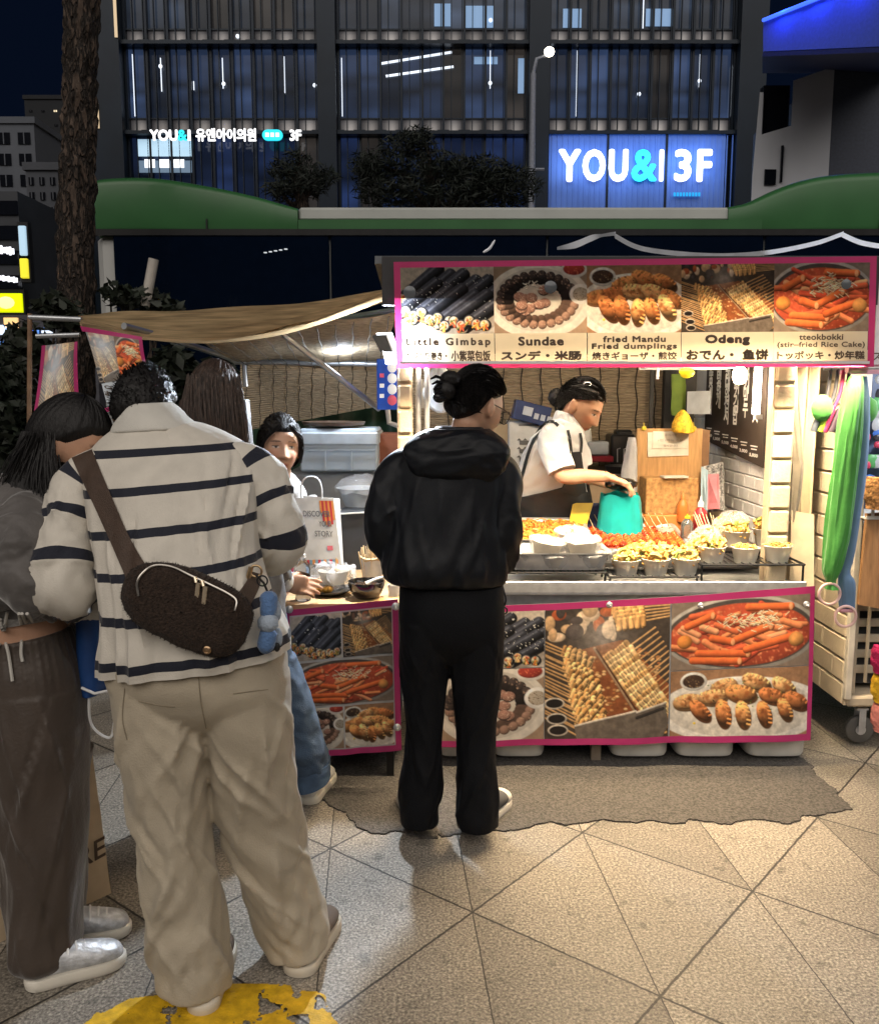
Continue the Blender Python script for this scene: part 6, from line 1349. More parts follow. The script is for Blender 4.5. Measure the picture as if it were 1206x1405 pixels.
gather('green_cloth', [(1166, 1182, 516), (1160, 1183, 535), (1149, 1182, 590), (1142, 1176, 650), (1134, 1168, 720), (1131, 1158, 760), (1130, 1150, 785), (1134, 1146, 798), (1132, 1150, 808)], 3.42, .05, M_GCL, t)
gather('blue_cloth', [(1180, 1190, 516), (1182, 1194, 560), (1174, 1190, 640), (1165, 1182, 700), (1158, 1172, 760), (1152, 1166, 785), (1150, 1172, 800), (1152, 1172, 838)], 3.45, .03, M_BCL, t, 4, .1)
for c_ in (W(1128, 560, 3.44), W(1190, 562, 3.46)): mb = MB(); mb.ball(c_, (.042, .02, .052), 14, 10, jit=.15); ob('green_pad', mb, M_GCL, t)
mb = MB(); mb.tube([W(1162, 505, 3.42), W(1188, 505, 3.42)], .02, 10); mb.tube([W(1152, 838, 3.43), W(1173, 838, 3.43)], .008, 8); ob('hem_tape', mb, mat('pink tape', (.62, .32, .38), .6), t)
def ringm(mb, c, r, w_=.006):
    th = np.linspace(0, 2 * PI, 25); mb.tube(np.stack([c[0] + r * np.cos(th), np.full(25, c[1]), c[2] + r * np.sin(th)], 1), w_, 8, caps=False)
mb = MB(); M_RNG = mat('pale pink ring', (.78, .52, .48), .35); ringm(mb, W(1138, 815, 3.40), .042); ob('ring', mb, M_RNG, t); mb = MB(); ringm(mb, W(1160, 846, 3.42), .042); ob('ring', mb, M_RNG, t)
for k, (x0, x1, c_, lab) in enumerate(((1140, 1116, (.04, .05, .07), 'dark hair tie with a lime end, leftmost of the four'), (1150, 1124, (.30, .50, .03), 'lime edged dark hair tie hanging second from the left'), (1158, 1130, (.35, .02, .10), 'wine red hair tie hanging third from the left'), (1166, 1140, (.05, .03, .05), 'plum black hair tie hanging next to the green cloth'))):
    t = thing('hair_tie', lab, 'hair tie', tuple(W(x0, 506, 3.46)), 'hair ties hanging at the trinket cart'); mb = MB(); P = [W(x0, 506, 3.46), W((x0 * .8 + x1 * .2), 540, 3.455), W((x0 + x1) / 2 - 1, 562, 3.45)]; mb.tube(crom(np.array(P), 14), [.007] * 14, 8); ob('strap', mb, mat('tie %d' % k, (.03, .03, .04) if k < 2 else c_, .6), t); mb = MB(); mb.tube([P[-1], W(x1, 592, 3.45)], [.012, .014], 10); ob('end', mb, mat('tie end %d' % k, c_, .6), t)
mb = MB(); mb.tube([W(1130, 506, 3.46), W(1240, 504, 3.46)], .006, 8); tag(ob('hanging_rod', mb, M_STEEL, org=W(1130, 506, 3.46)), 'thin rod under the pale sign carrying the hair ties', 'rod')
lamp('cart_light', (2.15, 3.45, 1.62), 16, (.88, .92, 1.0), .05, nb)
# ------------------------------------------------------------------ goods behind the side table
t = thing('drinks_poster_box', 'blue lit sign of stacked white discs hanging below the flood lamp', 'sign', tuple(W(528, 530, 4.1))); mb = MB(); boxpx(mb, 517, 492, 547, 562, 4.1, .05, .004); ob('panel', mb, mat('blue sign box', (.02, .07, .36), .3, emit=.25, ecol=(.02, .10, .6)), t); mb = MB()
for k in range(4): c = W(538, 504 + 15 * k, 4.085); mb.ball(c, (.022, .006, .024), 12, 8, mi=0 if k != 3 else 1)
for k in range(3): mb.box(W(524, 515 + 14 * k, 4.09), (.02, .006, .018), mi=0 if k else 1)
ob('print', mb, [mat('sign white', (.8, .82, .86), .4, emit=.4), mat('sign pink', (.7, .12, .2), .4, emit=.2)], t); mb = MB(); mb.tube([W(532, 562, 4.1), W(534, 580, 4.1), W(546, 584, 4.08)], .012, 8); ob('bracket', mb, M_WHITE, t)
def coolerx(t, r_):
    X0, X1, Z0, Z1 = r_; mb = MB(); mb.box(((X0 + X1) / 2, 4.57, Z1 - .05), (X1 - X0 + .01, .36, .07), bev=.01); ob('lid', mb, mat('foam lid', (.62, .70, .78), .5), t)
    mb = MB()
    for k in range(1, 3): mb.box((X0 + (X1 - X0) * k / 3, 4.39, (Z0 + Z1) / 2 - .05), (.006, .006, (Z1 - Z0) * .5))
    mb.box(((X0 + X1) / 2, 4.39, (Z0 + Z1) / 2), (X1 - X0 - .02, .006, .006)); ob('rib', mb, mat('foam rib', (.5, .58, .66), .5), t)
carton('foam_cooler', 'pale blue white foam cooler box standing behind the side table', 'cooler', 411, 588, 518, 647, 4.4, .32, mat('pale blue foam', (.52, .62, .72), .5, var=.04), bev=.01, extra=coolerx)
t = thing('serving_tray', 'brown oval tray lying on the foam cooler', 'tray', tuple(W(450, 584, 4.55))); mb = MB(); c = W(458, 583, 4.55); mb.lathe([(0, 0), (.155, 0), (.165, .018), (.158, .018), (.15, .006), (0, .006)], c, 30); ob('tray_body', mb, mat('brown tray', (.16, .11, .08), .4), t)
mb = MB(); boxpx(mb, 395, 647, 560, 700, 4.45, .5, .01); tag(ob('storage_counter', mb, mat('grey shelf unit', (.30, .32, .34), .4, var=.25, vs=6), org=W(480, 700, 4.45)), 'grey shelf unit wrapped in plastic under the foam cooler', 'shelf unit')
mb = MB(); boxpx(mb, 375, 700, 560, 860, 4.5, .45, .01); tag(ob('low_cabinet', mb, mat('dark cabinet body', (.03, .03, .035), .5), org=W(480, 860, 4.5)), 'dark cabinet under the grey shelf unit behind the side table', 'cabinet')
t = thing('plastic_basin', 'white basin covered with a clear plastic bag behind the table', 'basin', tuple(W(492, 693, 4.15))); c = W(494, 694, 4.15); mb = MB(); mb.lathe([(0, 0), (.07, 0), (.105, .085), (.112, .088), (.10, .08), (.066, .01), (0, .01)], c, 30); ob('basin_body', mb, mat('basin plastic', (.62, .68, .74), .35), t); mb = MB(); mb.lathe([(.112, .07), (.118, .09), (.09, .125), (.04, .145), (0, .14)], c, 40, jit=.03); ob('plastic_cover', mb, M_WRAP, t)
mb = MB(); boxpx(mb, 466, 700, 540, 785, 3.98, .12, .01); tag(ob('black_bin_box', mb, mat('charcoal box', (.028, .030, .034), .45), org=W(500, 785, 3.98)), 'charcoal box standing at the back edge of the side table', 'box')
mb = MB(); mb.sheet(W(466, 705, 3.95), W(500, 703, 3.95), W(503, 698, 4.08), W(466, 699, 4.08), .004); tag(ob('napkin', mb, M_PAPER, org=W(480, 702, 4)), 'white paper napkin on top of the charcoal box', 'napkin')
mb = MB(); boxpx(mb, 520, 595, 550, 650, 4.55, .2); tag(ob('red_brown_box', mb, mat('rust box', (.25, .09, .05), .7), org=W(535, 650, 4.55)), 'rust coloured box half hidden between cooler and stall post', 'box')
mb = MB(); mb.grid(lambda u, v: (lambda P: P)(bil(W(330, 470, 5.2), W(560, 470, 5.2), W(560, 900, 5.2), W(330, 900, 5.2))(u, v) + np.outer(.03 * np.sin(u * 30), [0, 1, 0])), 50, 10); tag(ob('green_tarp', mb, mat('dark green tarpaulin', (.018, .05, .028), .5, var=.2), org=W(450, 700, 5.2)), 'dark green tarpaulin closing the back of the side table area', 'tarpaulin')
# paper bag on the table
t = thing('shopping_bag', 'white paper carrier bag lettered DISCOVER YOUR STORY on the side table', 'carrier bag', tuple(W(430, 790, 3.62))); Yk = 3.62; a, b_, c, d = W(398, 683, Yk), W(458, 684, Yk), W(470, 788, Yk - .02), W(404, 790, Yk - .02); e = W(466, 684, Yk + .09); f = W(472, 782, Yk + .11)
mb = MB(); mb.sheet(d, c, b_, a, .002); mb.sheet(c, f, e, b_, .002); mb.sheet(d + npv(0, .12, 0), f, e, a + npv(0, .1, 0), .002); ob('paper_body', mb, mat('white bag paper', (.66, .67, .68), .55, bump=.1, bs=20), t)
BFk = bil(a, b_, c, d, .003); rt = unit(b_ - a); up = unit(a - d); mb = MB()
for s_, u, v, w_ in (('DISCOVER', .58, .20, .112), ('YOUR', .75, .33, .052), ('STORY', .70, .46, .075)): text(mb, s_, BFk(npv(u), npv(v))[0], w_, .024, rt, up, .0004)
ob('lettering', mb, mat('bag ink', (.16, .17, .19), .6), t); mb = MB()
for k in range(7):
    u0 = .66 + .045 * k; v1 = .02 + .35 * math.sqrt(max(0, 1 - ((k - 3.4) / 3.9) ** 2)); P = [BFk(npv(u), npv(v))[0] for u, v in ((u0, .03), (u0 + .045, .03), (u0 + .045, v1), (u0, v1))]; mb.add(P, [(0, 1, 2, 3)], k % 2)
for k in range(11): P = [BFk(npv(u), npv(v))[0] for u, v in ((.28 + .06 * k, .80), (.34 + .06 * k, .80), (.34 + .06 * k, .86), (.28 + .06 * k, .86))]; mb.add(P, [(0, 1, 2, 3)], (1, 2, 0, 2)[k % 4])
P = [BFk(npv(u), npv(v))[0] for u, v in ((.74, .62), (.86, .62), (.86, .68), (.74, .68))]; mb.add(P, [(0, 1, 2, 3)], 3)
ob('print', mb, [mat('print orange', (.75, .30, .08), .5), mat('print crimson', (.55, .04, .06), .5), mat('print blue', (.20, .38, .52), .5), mat('print pink', (.70, .16, .20), .5)], t)
for dy in (0.004, .09):
    mb = MB(); P = [W(414, 686, Yk + dy), W(413, 668, Yk + dy), W(418, 657, Yk + dy), W(427, 654, Yk + dy), W(436, 657, Yk + dy), W(441, 668, Yk + dy), W(442, 686, Yk + dy)]; mb.tube(crom(np.array(P), 30), .0035, 7); ob('handle', mb, mat('twisted paper cord', (.72, .74, .76), .6), t)
# table things
t = thing('chopstick_cup', 'steel cup packed with wooden chopsticks on the side table', 'cup', tuple(W(511, 788, 3.70))); c = W(511, 790, 3.70); c[2] = zt_t = .745; mb = MB(); mb.lathe([(0, 0), (.040, 0), (.050, .105), (.047, .105), (.038, .006), (0, .006)], c, 24); ob('cup_body', mb, M_STEEL, t); mb = MB()
for i in range(46): a = q.uniform(0, 6.3); r_ = .04 * math.sqrt(q.random()); p = c + npv(r_ * math.cos(a), r_ * math.sin(a), .02); mb.tube([p, p + npv(r_ * .5 * math.cos(a), r_ * .5 * math.sin(a), q.uniform(.105, .15))], .003, 4)
ob('chopsticks', mb, mat('pale chopstick wood', (.66, .50, .30), .6, var=.2), t); mb = MB(); mb.lathe([(.049, .095), (.056, .105), (.056, .112), (.046, .112)], c, 30, jit=.012); ob('paper_rim', mb, mat('kraft rim', (.6, .45, .26), .7), t)
t = thing('soup_bowl', 'black glazed soup bowl with a pale spoon on the side table', 'bowl', tuple(W(503, 812, 3.42))); c = W(503, 812, 3.42); c[2] = .744; mb = MB(); mb.lathe([(0, .0), (.045, 0), (.060, .018), (.072, .045), (.074, .066), (.069, .066), (.062, .04), (.0, .03)], c, 36); ob('bowl_body', mb, mat('black glaze', (.012, .011, .011), .12, coat=.6), t); mb = MB(); mb.lathe([(0, .048), (.064, .048)], c, 30); ob('broth', mb, mat('dark broth', (.05, .03, .02), .08), t); mb = MB(); mb.tube([c + npv(.0, -.01, .055), c + npv(.03, .0, .07), c + npv(.085, .01, .085)], [.012, .007, .006], 8); ob('spoon', mb, M_WHITE, t)
t = thing('snack_plate', 'dark plate of small fried balls with a bagged paper cup on it', 'plate', tuple(W(452, 802, 3.50))); c = W(454, 804, 3.48); c[2] = .744; mb = MB(); mb.lathe([(0, 0), (.055, 0), (.085, .018), (.087, .022), (.055, .008), (0, .008)], c, 32); ob('plate_body', mb, mat('dark plate', (.05, .05, .05), .25), t); mb = MB()
for i in range(8): mb.ball(c + npv(-.055 + .018 * (i % 4) + q.uniform(-.003, .003), -.035 + .02 * (i // 4), .024), .013, 12, 8, jit=.2)
ob('fried_ball', mb, M_FOODS[0], t)
t = thing('bagged_cup', 'paper cup wrapped in a crumpled clear bag on the snack plate', 'cup', tuple(W(452, 792, 3.56))); c2 = c + npv(.01, .02, .02); mb = MB(); mb.lathe([(0, .02), (.045, .02), (.062, .07), (.064, .073), (.058, .068), (0, .06)], c2, 30); mb.v[0] = mb.v[0]; ob('cup_body', mb, M_PAPER, t); mb = MB(); mb.lathe([(.05, .0), (.075, .02), (.085, .05), (.08, .085), (.05, .09), (.0, .082)], c2, 48, jit=.05); ob('plastic_wrap', mb, M_WRAP, t); mb = MB(); mb.tube([c2 + npv(.01, 0, .06), c2 + npv(.012, 0, .125)], .0022, 5); mb.ball(c2 + npv(.012, 0, .075), (.012, .01, .009), 8, 6); ob('snack_stick', mb, M_FOODS[1], t)
t = thing('water_bottle', 'clear ribbed plastic water bottle at the left end of the side table', 'bottle', tuple(W(415, 818, 3.36))); c = W(416, 818, 3.37); c[2] = .744; prof = [(0, 0), (.028, 0), (.031, .006)] + [(.031 - (.0025 if k % 2 else 0), .012 + .011 * k) for k in range(11)] + [(.026, .145), (.012, .162), (.011, .172)]; mb = MB(); mb.lathe(prof, c, 28); ob('bottle_body', mb, mat('clear bottle plastic', (.95, .97, 1), .05, trans=1.0, var=.0, ior=1.25), t); mb = MB(); mb.lathe([(.013, .170), (.013, .184), (0, .185)], c, 16); ob('cap', mb, M_WHITE, t)
mb = MB(); mb.lathe([(0, 0), (.022, 0), (.027, .045), (.024, .045), (.02, .004)], W(541, 808, 3.45) * npv(1, 1, 0) + npv(0, 0, .744), 18); tag(ob('paper_cup', mb, M_PAPER, org=W(541, 808, 3.45)), 'small white paper cup at the right corner of the side table', 'cup')
t = thing('kiosk_screen', 'small dark tablet with a blue and red edge standing behind the bottle', 'tablet', tuple(W(385, 785, 3.7))); mb = MB(); boxpx(mb, 366, 758, 394, 790, 3.72, .03, .004); ob('case', mb, mat('tablet dark', (.04, .045, .06), .3), t); mb = MB(); boxpx(mb, 394, 755, 402, 786, 3.71, .02); ob('red_edge', mb, mat('red edge', (.45, .05, .07), .4), t); mb = MB(); boxpx(mb, 366, 788, 408, 798, 3.66, .08, .003); ob('base', mb, mat('pale blue base', (.4, .5, .6), .4), t)
# kraft bag on the ground between the two at the left
t = thing('kraft_bag', 'big brown paper shopping bag standing between the woman in grey and the man', 'shopping bag', tuple(G(80, 1270))); B_ = G(153, 1226); A_ = B_ - unit(B_ - G(119, 1241)) * .46; zt1 = .66
dv_ = npv(-.14, .14, 0); TA, TB = A_ + npv(0, 0, .60), B_ + npv(-.05, 0, zt1 - .02)
F_ = bil(TA, TB, B_, A_)
def crump(u, v):
    P = F_(u, v); P[:, 1] -= .012 * perlin(np.stack([u * 5, v * 6, u * 0], 1)) + .006 * np.abs(perlin(np.stack([u * 11, v * 9, u * 0 + 4], 1))); return P
M_KRAFT = mat('kraft paper', (.62, .48, .32), .7, var=.08, bump=.12, bs=14)
mb = MB(); mb.grid(crump, 40, 40); F2_ = bil(TB, TB + dv_, B_ + dv_ * .9, B_); mb.grid(F2_, 8, 12); F3_ = bil(TA + dv_, TB + dv_, B_ + dv_, A_ + dv_); mb.grid(F3_, 6, 6); F4_ = bil(TA + dv_, TA, A_, A_ + dv_); mb.grid(F4_, 6, 6); mb.sheet(A_ + npv(0, 0, .004), B_ + npv(0, 0, .004), B_ + dv_ + npv(0, 0, .004), A_ + dv_ + npv(0, 0, .004), .002); ob('paper_body', mb, M_KRAFT, t)
nn_ = unit(np.cross(A_ - TA, TB - TA)); mb = MB(); rt = unit(TB - TA); up = unit(TA - A_)
def kp(x, y):
    v = ray(x, y); o_ = npv(0, 0, CAM_H); k = np.dot(A_ - o_, nn_) / np.dot(v, nn_); return o_ + v * k + nn_ * .030
text(mb, 'RE', kp(118, 1166), .090, .062, rt, up, .001); text(mb, 'H', kp(2, 1222), .04, .055, rt, up, .002)
mb.sheet(*[kp(x, y) for x, y in ((110, 1200), (130, 1186), (131, 1196), (111, 1210))], .001, mi=1); text(mb, 'E', kp(124, 1196) + nn_ * .003, .008, .010, rt, up, mi=2)
ob('lettering', mb, [M_INK, mat('brown print box', (.20, .14, .08), .6), mat('print cream', (.6, .5, .35), .6)], t)
# ------------------------------------------------------------------ people
from mathutils.bvhtree import BVHTree
def remesh(mb, voxel, smooth=3):
    V, F = mb.arrays(); me = bpy.data.meshes.new('body'); me.from_pydata(V.tolist(), [], F)
    o = bpy.data.objects.new('body', me); COL.objects.link(o)
    m = o.modifiers.new('r', 'REMESH'); m.mode = 'VOXEL'; m.voxel_size = voxel
    s = o.modifiers.new('s', 'SMOOTH'); s.iterations = smooth; s.factor = .5
    dg = bpy.context.evaluated_depsgraph_get(); m2 = bpy.data.meshes.new_from_object(o.evaluated_get(dg))
    v = np.zeros(len(m2.vertices) * 3); m2.vertices.foreach_get('co', v); f = [tuple(p.vertices) for p in m2.polygons]
    bpy.data.objects.remove(o); bpy.data.meshes.remove(me); bpy.data.meshes.remove(m2)
    return v.reshape(-1, 3), f
def frame(f, up=(0, 0, 1), roll=0.0):
    """head frame: columns x (own left-right), y (backwards), z (up); the face looks along f"""
    y = -unit(f); z = unit(np.asarray(up, float) - y * np.dot(up, y)); x = np.cross(y, z)
    if roll: x, z = x * math.cos(roll) + z * math.sin(roll), z * math.cos(roll) - x * math.sin(roll)
    return np.stack([x, y, z], 1)
def head(mb, C, Rm, sc=1.0):
    nt_, nr = 72, 56; th = np.linspace(0, 2 * PI, nt_, endpoint=False); V = []
    for i in range(nr + 1):
        a = PI * (i + .5) / (nr + 1); V.append(np.stack([np.sin(a) * np.cos(th), np.sin(a) * np.sin(th), np.full(nt_, np.cos(a))], 1))
    D = np.concatenate(V); dx, dy, dz = D.T; t = np.clip(-dz, 0, 1)
    x = .074 * dx * (1 - .34 * t ** 1.5); y = .096 * dy; z = .118 * dz
    y = np.where((dy > 0) & (dz < 0), y * (1 - .42 * t), y); y = np.where(dy < 0, y * (.95 - .04 * t), y)
    y = y - .012 * t * (dy < 0)
    fr = np.clip(-dy * 2.5 - .2, 0, 1); ax = np.abs(x); g = lambda u, s: np.exp(-(u / s) ** 2)
    nr_ = np.clip((.030 - z) / .062, 0, 1); nose = .022 * nr_ ** 1.2 * g(x, .0105 + .004 * nr_) * np.clip((z + .046) / .010, 0, 1)
    dd = nose + .007 * g(ax - .013, .008) * g(z + .035, .009) - .0075 * g(ax - .031, .017) * g(z - .005, .012) + .0045 * g(ax - .03, .026) * g(z - .027, .008)
    dd += .0035 * g(ax - .031, .012) * g(z - .004, .0065) + .006 * g(ax - .040, .02) * g(z + .028, .022) + .0055 * g(x, .021) * g(z + .0605, .0055) + .0055 * g(x, .018) * g(z + .0735, .006) - .003 * g(x, .024) * g(z + .067, .0025) + .007 * g(x, .02) * g(z + .101, .014)
    P = np.stack([x, y - dd * fr, z], 1) * sc; F = [(k * nt_ + j, k * nt_ + (j + 1) % nt_, (k + 1) * nt_ + (j + 1) % nt_, (k + 1) * nt_ + j) for k in range(nr) for j in range(nt_)] + [tuple(range(nt_)), tuple(range(nr * nt_, (nr + 1) * nt_))]
    mb.add(P @ Rm.T + C, F, 0, True)
    for s in (-1, 1):
        Re = Rm @ np.array(Matrix.Rotation(s * R(-18), 3, 'Z') @ Matrix.Rotation(R(-10), 3, 'X'))
        mb.ball(C + Rm @ (npv(s * .077, .010, -.010) * sc), npv(.009, .019, .032) * sc, 14, 10, rot=Re); mb.ball(C + Rm @ (npv(s * .080, .017, .006) * sc), npv(.008, .012, .020) * sc, 10, 8, rot=Re)
SKIN = npv(.50, .285, .185)
def skincol(V, C, Rm, sc, tone=1.0, lips=(.42, .12, .10)):
    L = (V - C) @ Rm / sc; x, y, z = L.T; ax = np.abs(x); col = np.tile(SKIN * tone, (len(V), 1)); f = y < -.04
    def put(m, c, k=1.0):
        m = (np.clip(m, 0, 1) * k * f)[:, None]; col[:] = col * (1 - m) + np.asarray(c) * m
    put(1.3 - ((x / .023) ** 2 + ((z + .0665) / .0095) ** 2), lips, .85); put(2.0 * (1 - ((x / .020) ** 2 + ((z + .0672) / .0016) ** 2)), (.10, .03, .03), .8)
    put(1.5 - ((ax - .040) / .022) ** 2 - ((z + .026) / .02) ** 2, SKIN * tone * npv(1.12, .86, .84), .5)
    zb = .0265 - .10 * np.abs(ax - .033) * (ax > .033) ; put(2.2 * (1 - ((ax - .033) / .020) ** 4 - ((z - zb) / .0036) ** 2), (.035, .022, .018), .85)
    ze = .0050 - .10 * np.abs(ax - .031) ** 1.0; put(2.2 * (1 - ((ax - .031) / .0145) ** 2 - ((z - ze) / .0042) ** 2), (.60, .55, .50), .9); put(2.5 * (1 - ((ax - .031) / .0060) ** 2 - ((z - ze) / .0046) ** 2), (.012, .009, .008)); put(2.0 * (1 - ((ax - .032) / .0165) ** 2 - ((z - ze - .0042) / .0017) ** 2), (.02, .014, .012), .95)
    return col
def hand(mb, wr, d, n, side=1, curl=(.5, .6, .7, .8), sc=1.0, thumb=.4, spread=.10):
    """palm and five fingers from the wrist along d, palm facing n; side says where the thumb is"""
    d = unit(d); n = unit(np.asarray(n) - d * np.dot(n, d)); a = np.cross(d, n) * side
    mb.tube([wr - d * .02 * sc, wr + d * .012 * sc, wr + d * .05 * sc, wr + d * .085 * sc, wr + d * .096 * sc], np.array([[.027, .020], [.030, .018], [.041, .016], [.042, .014], [.034, .010]])[:, ::-1] * sc if abs(np.dot(np.cross(d, [0, 0, 1]), a)) < .6 else np.array([[.027, .020], [.030, .018], [.041, .016], [.042, .014], [.034, .010]]) * sc, 14)
    for k, (off, L) in enumerate(((.030, .072), (.010, .080), (-.010, .075), (-.029, .058))):
        p = wr + (d * .086 + a * off) * sc; dr = unit(d + a * off * spread * 25); P = [p - d * .02 * sc, p]; ang = 0
        for j, seg in enumerate((.45, .31, .24)):
            ang += curl[k] * (.75 if j == 0 else 1.0); q_ = dr * math.cos(ang) + n * math.sin(ang); p = p + q_ * L * seg * sc; P.append(p)
        mb.tube(crom(np.array(P), 14), np.interp(np.linspace(0, 1, 14), [0, .4, .9, 1], [.0090, .0088, .0072, .0045]) * sc, 10)
    p = wr + (d * .030 + a * .030) * sc; t1_ = unit(d * .75 + a * .65 + n * .35); t2_ = unit(d + a * .25 + n * (.3 + thumb)); P = [p - a * .02 * sc, p, p + t1_ * .036 * sc, p + t1_ * .036 * sc + t2_ * .030 * sc, p + t1_ * .036 * sc + t2_ * .052 * sc]
    mb.tube(crom(np.array(P), 14), np.interp(np.linspace(0, 1, 14), [0, .4, .9, 1], [.014, .012, .009, .005]) * sc, 10)
def body(sk, voxel=.006, hsc=1.0):
    """one continuous figure from its joints"""
    mb = MB(); C, Rm = sk['head'], sk['R']; head(mb, C, Rm, hsc)
    nb_ = sk['neck']; mb.tube([nb_ - npv(0, 0, .05), nb_, C + Rm @ npv(0, .025, -.07), C + Rm @ npv(0, .02, -.02)], [.055, .050, .049, .05], 18)
    pel = sk['pelvis']; ch = (sk['shl'] + sk['shr']) / 2
    A = crom(np.array([pel - npv(0, 0, .07), pel, pel * .6 + ch * .4, pel * .25 + ch * .75, ch, nb_]), 26); tt = np.linspace(0, 1, 26); th = np.linspace(0, 2 * PI, 28, endpoint=False); k_ = sk.get('slim', 1.0)
    wa = np.interp(tt, [0, .2, .4, .65, .85, 1], sk.get('tw', [.125, .14, .115, .135, .13, .055])) * k_; wd_ = np.interp(tt, [0, .2, .4, .65, .85, 1], sk.get('td', [.075, .09, .08, .09, .075, .05])) * k_
    V = np.concatenate([A[k] + np.outer(wa[k] * np.cos(th), [1, 0, 0]) + np.outer(wd_[k] * np.sin(th), [0, 1, 0]) for k in range(26)])
    mb.add(V, [(k * 28 + j, k * 28 + (j + 1) % 28, (k + 1) * 28 + (j + 1) % 28, (k + 1) * 28 + j) for k in range(25) for j in range(28)] + [tuple(range(28)), tuple(range(25 * 28, 26 * 28))])
    for s in ('l', 'r'):
        mb.tube(crom(np.array([ch * .7 + sk['sh' + s] * .3, sk['sh' + s], (sk['sh' + s] + sk['el' + s]) / 2, sk['el' + s], (sk['el' + s] + sk['wr' + s]) / 2, sk['wr' + s]]), 30), np.interp(np.linspace(0, 1, 30), [0, .2, .4, .6, .72, 1], [.045, .045, .040, .034, .035, .024]), 16)
        hd = sk.get('hd' + s) or dict(); hand(mb, sk['wr' + s], hd.get('d', sk['wr' + s] - sk['el' + s]), hd.get('n', (0, 0, -1)), hd.get('side', 1 if s == 'l' else -1), hd.get('curl', (.5, .6, .65, .7)), thumb=hd.get('thumb', .4))
        hp, kn, an = sk['hp' + s], sk['kn' + s], sk['an' + s]; mb.tube(crom(np.array([hp + npv(0, 0, .05), hp, (hp + kn) / 2, kn, (kn * .6 + an * .4), an]), 32), np.interp(np.linspace(0, 1, 32), [0, .2, .42, .6, .75, 1], [.070, .072, .062, .048, .048, .030]), 16)
        ft = unit(sk['ft' + s]); mb.tube([an, an - npv(0, 0, .03), an + ft * .05 - npv(0, 0, .042), an + ft * .11 - npv(0, 0, .048)], [.030, .030, .026, .018], 14)
    return remesh(mb, voxel, 3)
M_SKIN = mat('skin', (1, 1, 1), .48, var=.05, vs=40, attr=True, bump=.08, bs=160)
for nd in M_SKIN.node_tree.nodes:
    if nd.type == 'BSDF_PRINCIPLED': nd.inputs['Subsurface Weight'].default_value = .12; nd.inputs['Subsurface Radius'].default_value = (.012, .005, .003); nd.inputs['Subsurface Scale'].default_value = .5
def person(label, sk, voxel=.006, hsc=1.0, tone=1.0, lips=(.42, .12, .10), base=None):
    V, F = body(sk, voxel, hsc); base = base if base is not None else npv(sk['pelvis'][0], sk['pelvis'][1], 0)
    o = ob('person', (V, F), M_SKIN, None, org=base, colors=skincol(V, sk['head'], sk['R'], hsc, tone, lips)); return tag(o, label, 'person')
def rows_loft(rows, N=90, M=96, ex=2.3, fold=None, stripe0=None):
    """cloth from outline rows (left px, right px, row px, depth Y, half thickness, tilt in degrees)"""
    A = []
    for r_ in rows:
        l, rr, y, Y, d = r_[:5]; tl = r_[5] if len(r_) > 5 else 0; a, b_ = W(l, y, Y), W(rr, y, Y); A.append([*((a + b_) / 2), abs(b_[0] - a[0]) / 2, d, tl])
    A = crom(np.array(A), N); C = A[:, :3]; s = np.concatenate([[0], np.cumsum(np.linalg.norm(np.diff(C, axis=0), axis=1))]); th = np.linspace(0, 2 * PI, M, endpoint=False); V = []; TH = []
    c, sn = np.cos(th), np.sin(th); e = 2 / ex; cx, cy = np.sign(c) * np.abs(c) ** e, np.sign(sn) * np.abs(sn) ** e
    for k in range(N):
        t = R(A[k, 5]); u = npv(math.cos(t), 0, math.sin(t)); a, b_ = max(A[k, 3], .004) / max(math.cos(t), .3), max(A[k, 4], .004)
        dsp = np.zeros(M) if fold is None else fold(np.full(M, s[k]), s[-1], th, (a + b_) / 2)
        V.append(C[k] + np.outer(cx * (a + dsp), u) + np.outer(cy * (b_ + dsp), [0, 1, 0]))
    F = [(k * M + j, k * M + (j + 1) % M, (k + 1) * M + (j + 1) % M, (k + 1) * M + j) for k in range(N - 1) for j in range(M)] + [tuple(range(M)), tuple(range((N - 1) * M, N * M))]
    return np.concatenate(V), F, np.repeat(s, M)
def limb(pts, rad, N=60, M=40, fold=None):
    """sleeve or leg along points"""
    P = crom(np.array(pts), N); rr = crom(np.array(rad, float), N); rr = np.repeat(rr, 2, 1) if rr.shape[1] == 1 else rr
    mb = MB(); mb.tube(P, rr, M); V = mb.v[0]; s = np.concatenate([[0], np.cumsum(np.linalg.norm(np.diff(P, axis=0), axis=1))]); S = np.repeat(s, M); TH = np.tile(np.linspace(0, 2 * PI, M, endpoint=False), N)
    if fold is not None:
        ax = np.repeat(P, M, 0); n_ = V - ax; n_ /= np.maximum(np.linalg.norm(n_, axis=1), 1e-6)[:, None]; V = V + n_ * fold(S, s[-1], TH, np.repeat(rr.mean(1), M))[:, None]
    return V, mb.f, S
def folds(seed, amp, ls=.09, lt=.16, prof=((0, 1), (1, 1)), tw=0.0, sharp=1.0):
    px_, py_ = zip(*prof)
    def f(s, L, th, r):
        a = np.interp(s / max(L, 1e-6), px_, py_); x = (th + tw * s) * np.asarray(r)
        q_ = np.stack([np.cos(th + tw * s) * np.asarray(r) / lt, np.sin(th + tw * s) * np.asarray(r) / lt, s / ls + seed * 7.3 + .4 * np.sin(th * 2 + seed)], 1)
        n = fbm(q_, 3); rdg = (1 - np.abs(fbm(q_ * .8 + 11, 2)) * 2.2)
        return amp * a * (n * .8 + np.clip(rdg, -.5, 1) * .5 * sharp)
    return f
